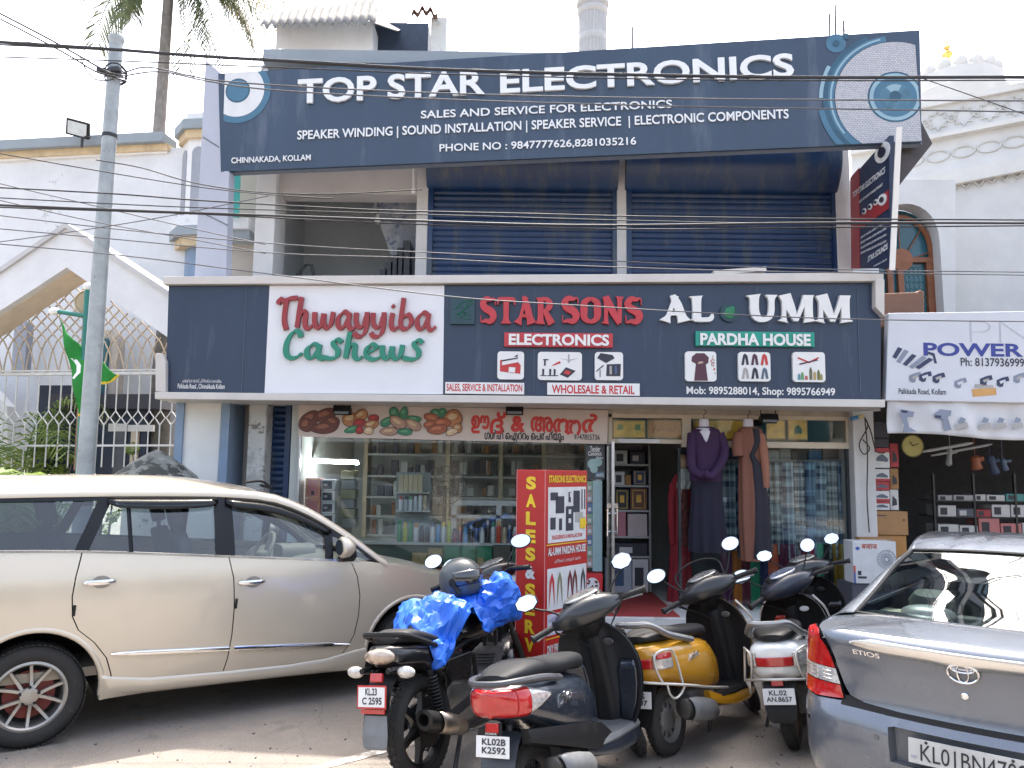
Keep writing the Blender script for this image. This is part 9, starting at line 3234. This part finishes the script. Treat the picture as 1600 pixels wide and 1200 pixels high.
def spatch(outline, holes, m, name, off=0.0, step=.06, parent=None, thick=0.0):
 vs, fs = cdt(outline, holes, step)
 q_ = MB()
 q_.add([sbody(u, z, off) for u, z in vs], fs)
 o = q_.build(name, m, parent or sed, smooth=180)
 me = o.data
 tot = 0
 for p in me.polygons:
  _, n = plan(0)
  tot += (p.normal.x * (-1) if abs(p.center.y) < .5 else p.normal.y * math.copysign(1, p.center.y)) * p.area
 if tot < 0:
  me.flip_normals()
 if thick:
  md = o.modifiers.new('solid', 'SOLIDIFY')
  md.thickness = thick
  md.offset = -1
 return o
def mir(pts):
 return [(-u, z) for u, z in pts]
lidL = [(0, .637), (.30, .639), (.48, .646), (.560, .665), (.590, .71), (.618, .78), (.655, .90), (.690, .975), (.60, .995)]
lid = lidL[::-1] + mir(lidL)[1:]
lid = [(.0, .640)] + lidL[1:] + [(.3, 1.0), (0, 1.005), (-.3, 1.0)] + mir(lidL)[::-1][:-1]
boot = spatch(lid, [], GREYC, 'boot_lid', 0.004, .05)
TL = [(.588, .645), (.75, .630), (.92, .640), (.955, .70), (.96, .78), (.935, .88), (.86, .975), (.815, .995), (.72, .985), (.67, .90), (.63, .78)]
for sg in (1, -1):
 f = (lambda pts: pts) if sg == 1 else mir
 def band(z0, z1):
  pts = []
  n = len(TL)
  out = []
  for i in range(n):
   a, b = Vector(TL[i - 1]), Vector(TL[i])
   ia, ib = z0 <= a.y <= z1, z0 <= b.y <= z1
   cuts = []
   for zc in (z0, z1):
    if (a.y - zc) * (b.y - zc) < 0:
     t = (zc - a.y) / (b.y - a.y)
     cuts.append((t, a.lerp(b, t)))
   cuts.sort(key=lambda c: c[0])
   for c in cuts:
    out.append((c[1].x, c[1].y))
   if ib:
    out.append((b.x, b.y))
  return out
 lampo = spatch(f(band(.62, .708)), [], LENSR, 'tail_lamp', .016, .04)
 spatch(f(band(.712, .788)), [], mat('clear_grid_lens', (0.62, 0.60, 0.58), 0.1, 0.3, var=0.4, scale=30, coat=0.9), 'indicator_lens', .014, .04, lampo)
 spatch(f(band(.792, 1.0)), [], LENSR, 'brake_lens', .016, .04, lampo)
 spatch(f([(u * 1.0 + (.004 if u > .75 else -.004), z) for u, z in TL]), [], BLKG, 'lamp_housing', .006, .05, lampo)
 q = MB()
 for z in (.73, .75, .77):
  q.tube([sbody(sg * u, z, .0165) for u in (.66, .72, .8, .88, .94)], .0022, 4)
 for u in (.70, .76, .82, .88):
  q.tube([sbody(sg * u, z, .0165) for z in (.715, .75, .785)], .0022, 4)
 q.build('lens_ribs', CHROME, lampo)
PW, PZ0, PZ1 = .335, .405, .575
bumT = [(1.55, .625), (1.2, .622), (.95, .628), (.75, .620), (.58, .634), (.48, .638), (.30, .631), (0, .629)]
bump = bumT + mir(bumT)[::-1][1:] + [(-1.55, .20), (-1.2, .19), (-.6, .185), (0, .185), (.6, .185), (1.2, .19), (1.55, .20)]
rec = [(-PW, PZ0), (PW, PZ0), (PW + .01, PZ1 - .01), (PW - .02, PZ1), (-PW + .02, PZ1), (-PW - .01, PZ1 - .01)]
bmp = spatch(bump, [rec], GREYC, 'rear_bumper', 0, .06)
q = MB()
inner = [sbody(u * .96, z * .98 + .01, -.05) for u, z in rec]
outer = [sbody(u, z, 0) for u, z in rec]
q.loft([outer, inner], True, False)
q.add(inner, [tuple(range(len(inner)))])
q.build('plate_recess', mat('recess_grey', (0.13, 0.14, 0.155), 0.45, 0.3), bmp, smooth=0)
spatch([(-.60, .615), (.60, .615), (.60, .66), (-.60, .66)], [], WELL, 'seam_gap', -.004, .08)
pz = .487
pxp = sbody(0, pz, -.012).x
mxp = Matrix.Translation((pxp, 0, pz)) @ Matrix.Rotation(R(6), 4, 'Y') @ TAILTXT
q = MB()
q.box((0, 0, 0), (.50, .006, .115))
pl = q.xf(mxp).build('number_plate', mat('old_plate', (0.46, 0.46, 0.44), 0.45, var=0.15, scale=9), sed, smooth=0, bevel=.004)
put_text(pl, 'KL01BN4708', -.195, .245, -.040, .036, -.0045, INK, 0.0, .001, 'lettering', mxp)
put_text(pl, 'IND', -.238, -.208, -.034, -.020, -.0045, mat('plate_blue_grey', (0.2, 0.24, 0.34), 0.5), 0.0, 0, 'lettering', mxp)
for u in (-.17, .19):
 q = MB()
 q.ell(mxp @ Vector((u, -.005, .046)), (.007, .007, .007), 10, 6)
 q.build('plate_screw', DARKMETAL, pl)
for u in (.80, .40, -.40, -.80):
 q = MB()
 c = sbody(u, .505, .001)
 _, n = plan(u)
 q.lathe([(.014, -.002), (.014, .003), (0, .004)], 14, Matrix.Translation(c) @ Vector((n.x, n.y, 0)).to_track_quat('Z', 'Y').to_matrix().to_4x4())
 q.build('parking_sensor', GREYP if abs(u) < .5 else BLACK, bmp)
q = MB()
rings = []
for k in range(41):
 u = -.52 + 1.04 * k / 40
 e = min(1, (0.53 - abs(u)) / .12) ** .6
 zc = .940 + .006 * (abs(u) / .5) ** 2
 bend = -.018 * math.exp(-(u / .09) ** 2)
 hh = .030 * e + .002
 rings.append([sbody(u, zc - hh + bend, .006), sbody(u, zc - hh * .9 + bend, .020), sbody(u, zc, .032), sbody(u, zc + hh, .026), sbody(u, zc + hh * 1.05, .006)])
q.loft(rings)
q.build('chrome_strip', mat('satin_chrome', (0.66, 0.65, 0.63), 0.22, 0.9, var=0.04), boot, smooth=60)
def ringz(cu, cz, ru, rz, r, off, n=40):
 return [sbody(cu + ru * math.cos(2 * PI * k / n), cz + rz * math.sin(2 * PI * k / n), off) for k in range(n)]
q = MB()
q.tube(ringz(0, .885, .066, .046, 0, .022), .0055, 8, closed=True)
q.tube(ringz(0, .885, .024, .044, 0, .022, 30), .0050, 8, closed=True)
q.tube(ringz(0, .906, .050, .0185, 0, .022, 30), .0050, 8, closed=True)
q.build('emblem', CHROME, boot)
q = MB()
q.add(ringz(0, .885, .075, .054, 0, .013), [tuple(range(40))])
q.build('emblem_base', mat('emblem_base_grey', (0.15, 0.16, 0.18), 0.35, 0.4), boot, smooth=0)
q = MB()
c = sbody(0.0, .775, .004)
q.lathe([(.016, 0), (.016, .008), (.011, .01), (.010, .004), (0, .004)], 18, Matrix.Translation(c) @ Matrix.Rotation(R(-90), 4, 'Y'))
q.build('boot_lock', CHROME, boot, smooth=30)
b = text_mb('ETIOS', .02, 1.0)
xa, ya = min(v[0] for v in b.v), min(v[1] for v in b.v)
sx, sy = .140 / (max(v[0] for v in b.v) - xa), .026 / (max(v[1] for v in b.v) - ya)
q = MB()
q.add([sbody(.525 - (v[0] - xa) * sx, .885 + (v[1] - ya) * sy, .006 + .003 * v[2]) for v in b.v], b.f)
q.build('lettering', CHROME, boot, smooth=0)
for sg in (1, -1):
 f = (lambda pts: pts) if sg == 1 else mir
 us = lambda x: x + .885 - BOW - RC + UF + RC * PI / 2
 out_ = [(us(-.55), .63), (us(-.55), .23), (us(-.40), .22)] + [(us(x), z) for x, z in arc(0, .31, .37, 195, -15)] + [(us(.45), .2), (us(2.10), .2)] + [(us(x), z) for x, z in arc(2.55, .31, .37, 195, -15)] + [(us(3.0), .25), (us(3.3), .3), (us(3.35), .62), (us(3.0), .80), (us(2.3), .95), (us(1.5), .985), (us(.3), .995), (us(-.3), .995), (us(-.52), .99), (us(-.60), .90), (us(-.62), .75)]
 spatch(f(out_), [], GREYC, 'side_panel', 0, .09)
 for x in (0, 2.55):
  car_wheel(sed, Vector((x, sg * .735, .295)), sg, .295, .185, .19, 6, ALLOY)
  q = MB()
  well(q, x, .31, .365, sg, .80)
  q.build('wheel_well', WELL, sed, smooth=40)
def deckw(x):
 return .735 - .02 * (x + .8)
q = MB()
def deck(u, v):
 x = -.86 + .66 * u
 t = 2 * v - 1
 w_ = .775 if x > -.6 else .775 - .6 * (abs(-.6 - x)) ** 1.5
 z = .985 + .045 * math.sin(min(1, u * 1.1) * PI / 2) - .035 * abs(t) ** 5
 return Vector((x + .075 * t * t, t * w_, z - .012 * (1 - min(1, u * 6))))
q.grid(deck, 14, 20)
q.build('boot_deck', GREYC, boot, smooth=180)
RWL = [(-.30, .60, 1.022), (.02, .575, 1.185), (.34, .545, 1.345), (.52, .52, 1.425)]
def screen(u, v, off=0):
 x = smooth_table([(0, -.30), (.33, .0), (.67, .31), (1, .55)], u)
 z = smooth_table([(0, 1.015), (.33, 1.12), (.67, 1.245), (1, 1.325)], u)
 hw = smooth_table([(0, .655), (.5, .60), (1, .535)], u)
 t = 2 * v - 1
 bow = .085 * (1 - t * t)
 return Vector((x - bow * (1 - .5 * u), t * hw, z + .022 * (1 - t * t) * u + off))
q = MB()
q.grid(screen, 12, 16)
q.build('rear_screen', CLEARG, sed, smooth=180)
q = MB()
edge_ = [screen(0, v / 20, .004) for v in range(21)] + [screen(u / 10, 1, .004) for u in range(1, 11)] + [screen(1, v / 20, .004) for v in range(19, -1, -1)] + [screen(u / 10, 0, .004) for u in range(9, 0, -1)]
q.tube(edge_, .011, 6, closed=True)
q.build('screen_seal', BLACK, sed)
def roofs(u, v):
 x = .55 + 1.30 * u
 t = 2 * v - 1
 z = smooth_table([(.55, 1.325), (.75, 1.375), (1.1, 1.405), (1.5, 1.40), (1.85, 1.36)], x)
 hw = smooth_table([(.55, .535), (.9, .555), (1.85, .55)], x)
 rib = 0
 for rc in (.28, .62):
  rib += -.008 * math.exp(-((abs(t) - rc) / .05) ** 2) * min(1, max(0, (x - .6) * 6))
 return Vector((x - .085 * .5 * (1 - t * t) * max(0, 1 - u * 3), t * hw, z + .022 * (1 - t * t) + rib))
q = MB()
q.grid(roofs, 20, 48)
q.build('roof', GREYC, sed, smooth=180)
for sg in (1, -1):
 q = MB()
 rings = []
 for k in range(26):
  t = k / 25
  if t < .55:
   u = t / .55
   a = screen(u, .5 + sg * .5)
  else:
   u = (t - .55) / .45
   a = roofs(u, .5 + sg * .5)
  wz = max(0.0, 1 - t / .5)
  outw = .045 + .075 * wz
  dz = -.075 - .02 * wz
  rings.append([a, a + Vector((0.0, sg * outw * .45, .004)), a + Vector((.02, sg * outw, -.025)), a + Vector((.05 + .25 * wz * .6, sg * (outw + .035), dz)), a + Vector((.05 + .25 * wz * .6, sg * (outw + .0), dz - .01))])
 q.loft(rings, closed=False)
 q.build('rear_pillar', GREYC, sed, smooth=70)
 q = MB()
 q.grid(lambda u, v: Vector((-.36 + 2.6 * u, sg * (.655 + .115 * v), 1.024 - .035 * v ** 2)), 10, 5)
 q.build('shoulder', GREYC, sed, smooth=180)
 q = MB()
 q.grid(lambda u, v: Vector((.10 + .9 * v * .35 + 1.95 * u * (1 - .12 * v), sg * (.745 - .16 * v), 1.02 + .31 * v * (1 - .12 * (2 * u - 1) ** 2))), 10, 6)
 q.build('side_window', TINT, sed, smooth=180)
q = MB()
q.grid(lambda u, v: Vector((1.85 + .75 * u + .10 * (1 - (2 * v - 1) ** 2), (2 * v - 1) * (.55 + .15 * u), 1.36 - .36 * u + .02 * (1 - (2 * v - 1) ** 2))), 8, 10)
q.build('windscreen', TINT, sed, smooth=180)
q = MB()
q.grid(lambda u, v: Vector((2.55 + .85 * u + .12 * (1 - (2 * v - 1) ** 2), (2 * v - 1) * (.74 - .12 * u * u), 1.0 - .28 * u ** 1.6 + .03 * (1 - (2 * v - 1) ** 2))), 10, 12)
q.grid(lambda u, v: Vector((3.40 + .12 * (1 - (2 * v - 1) ** 2) + .05 * math.sin(PI * u), (2 * v - 1) * .62, .72 - .5 * u + .03 * (1 - (2 * v - 1) ** 2) * (1 - u))), 8, 12)
q.build('bonnet', GREYC, sed, smooth=180)
q = MB()
q.grid(lambda u, v: Vector((-.30 + .42 * u, (2 * v - 1) * .60, 1.002)), 2, 2)
q.build('parcel_shelf', mat('cream_shelf', (0.55, 0.53, 0.42), 0.8, var=0.05), sed, smooth=0)
q = MB()
for y in (-.32, .32):
 q.ell((-.06, y, 1.02), (.10, .15, .05), 20, 8)
q.build('shelf_speaker', mat('silver_speaker', (0.35, 0.36, 0.37), 0.4, 0.3), sed)
q = MB()
q.box((.0, 0, 1.01), (.10, .36, .012))
q.build('shelf_vent', GREYP, sed, smooth=0, bevel=.004)
q = MB()
seat_mb(q, .32, .33, .46, .28, 22)
seat_mb(q, .32, -.33, .46, .28, 22)
seat_mb(q, 1.12, .36, .58, .25, 20, hz=.66)
seat_mb(q, 1.12, -.36, .58, .25, 20, hz=.66)
q.build('seat', mat('grey_green_seat', (0.15, 0.165, 0.15), 0.8), sed, smooth=50)
q = MB()
q.bb((-.7, -.7, .25), (2.4, .7, .32))
q.bb((2.0, -.68, .6), (2.4, .68, .98))
q.build('cabin_trim', SEATD, sed, smooth=0)
# --- the other side of the street (unseen, behind the viewer; added for its reflections in glass and paint)
op = thing('opposite_shophouse', 'unseen cream shophouse row behind the viewer, added for its reflections', 'building', (0, -14, 0))
q = MB()
q.bb((-26, -3, 0), (26, 0, 4.4))
q.build('wall', wallmat('opposite_plaster', (0.34, 0.31, 0.27), (0.14, 0.13, 0.12), 0.3), op, smooth=0)
for k in range(11):
 x = -25 + k * 4.6
 q = MB()
 q.bb((x, -.02, .1), (x + 3.4, .05, 2.7))
 q.build('shop_opening', DKW, op, smooth=0)
 q = MB()
 q.bb((x, .0, 3.2), (x + 1.3, .04, 4.1))
 q.bb((x + 2.0, .0, 3.2), (x + 3.3, .04, 4.1))
 q.build('window', TEAL, op, smooth=0)
q = MB()
q.bb((-26, 0, 2.9), (26, 1.1, 3.05))
q.build('canopy', CEMENT, op, smooth=0)
rl = random.Random(9)
q = MB()
for k in range(420):
 g0 = ground(rl.uniform(-20, 1620), rl.uniform(1010, 1230))
 r_ = rl.choice((.004, .006, .008, .012))
 a = rl.uniform(0, 6)
 if k % 7 == 0:
  u_, v_ = Vector((math.cos(a), math.sin(a), .1)) * r_ * 3, Vector((-math.sin(a), math.cos(a), .2)) * r_ * 1.3
  c = g0 + Vector((0, 0, .008))
  q.add([c - u_, c - v_, c + u_ + Vector((0, 0, .006)), c + v_], [(0, 1, 2, 3)], 1)
 else:
  q.ell(g0 + Vector((0, 0, r_ * .3)), (r_, r_ * rl.uniform(.5, .9), r_ * .6), 6, 4, Matrix.Rotation(a, 3, 'Z'), 0)
tag(q.build('litter', [pm('grit_stone', (.13, .12, .105), .9, .5), pm('dry_leaf', (.20, .13, .05), .8, .4)], smooth=40, fix=False), 'scattered grit and dry leaf bits on the road', 'litter', None, 'stuff')
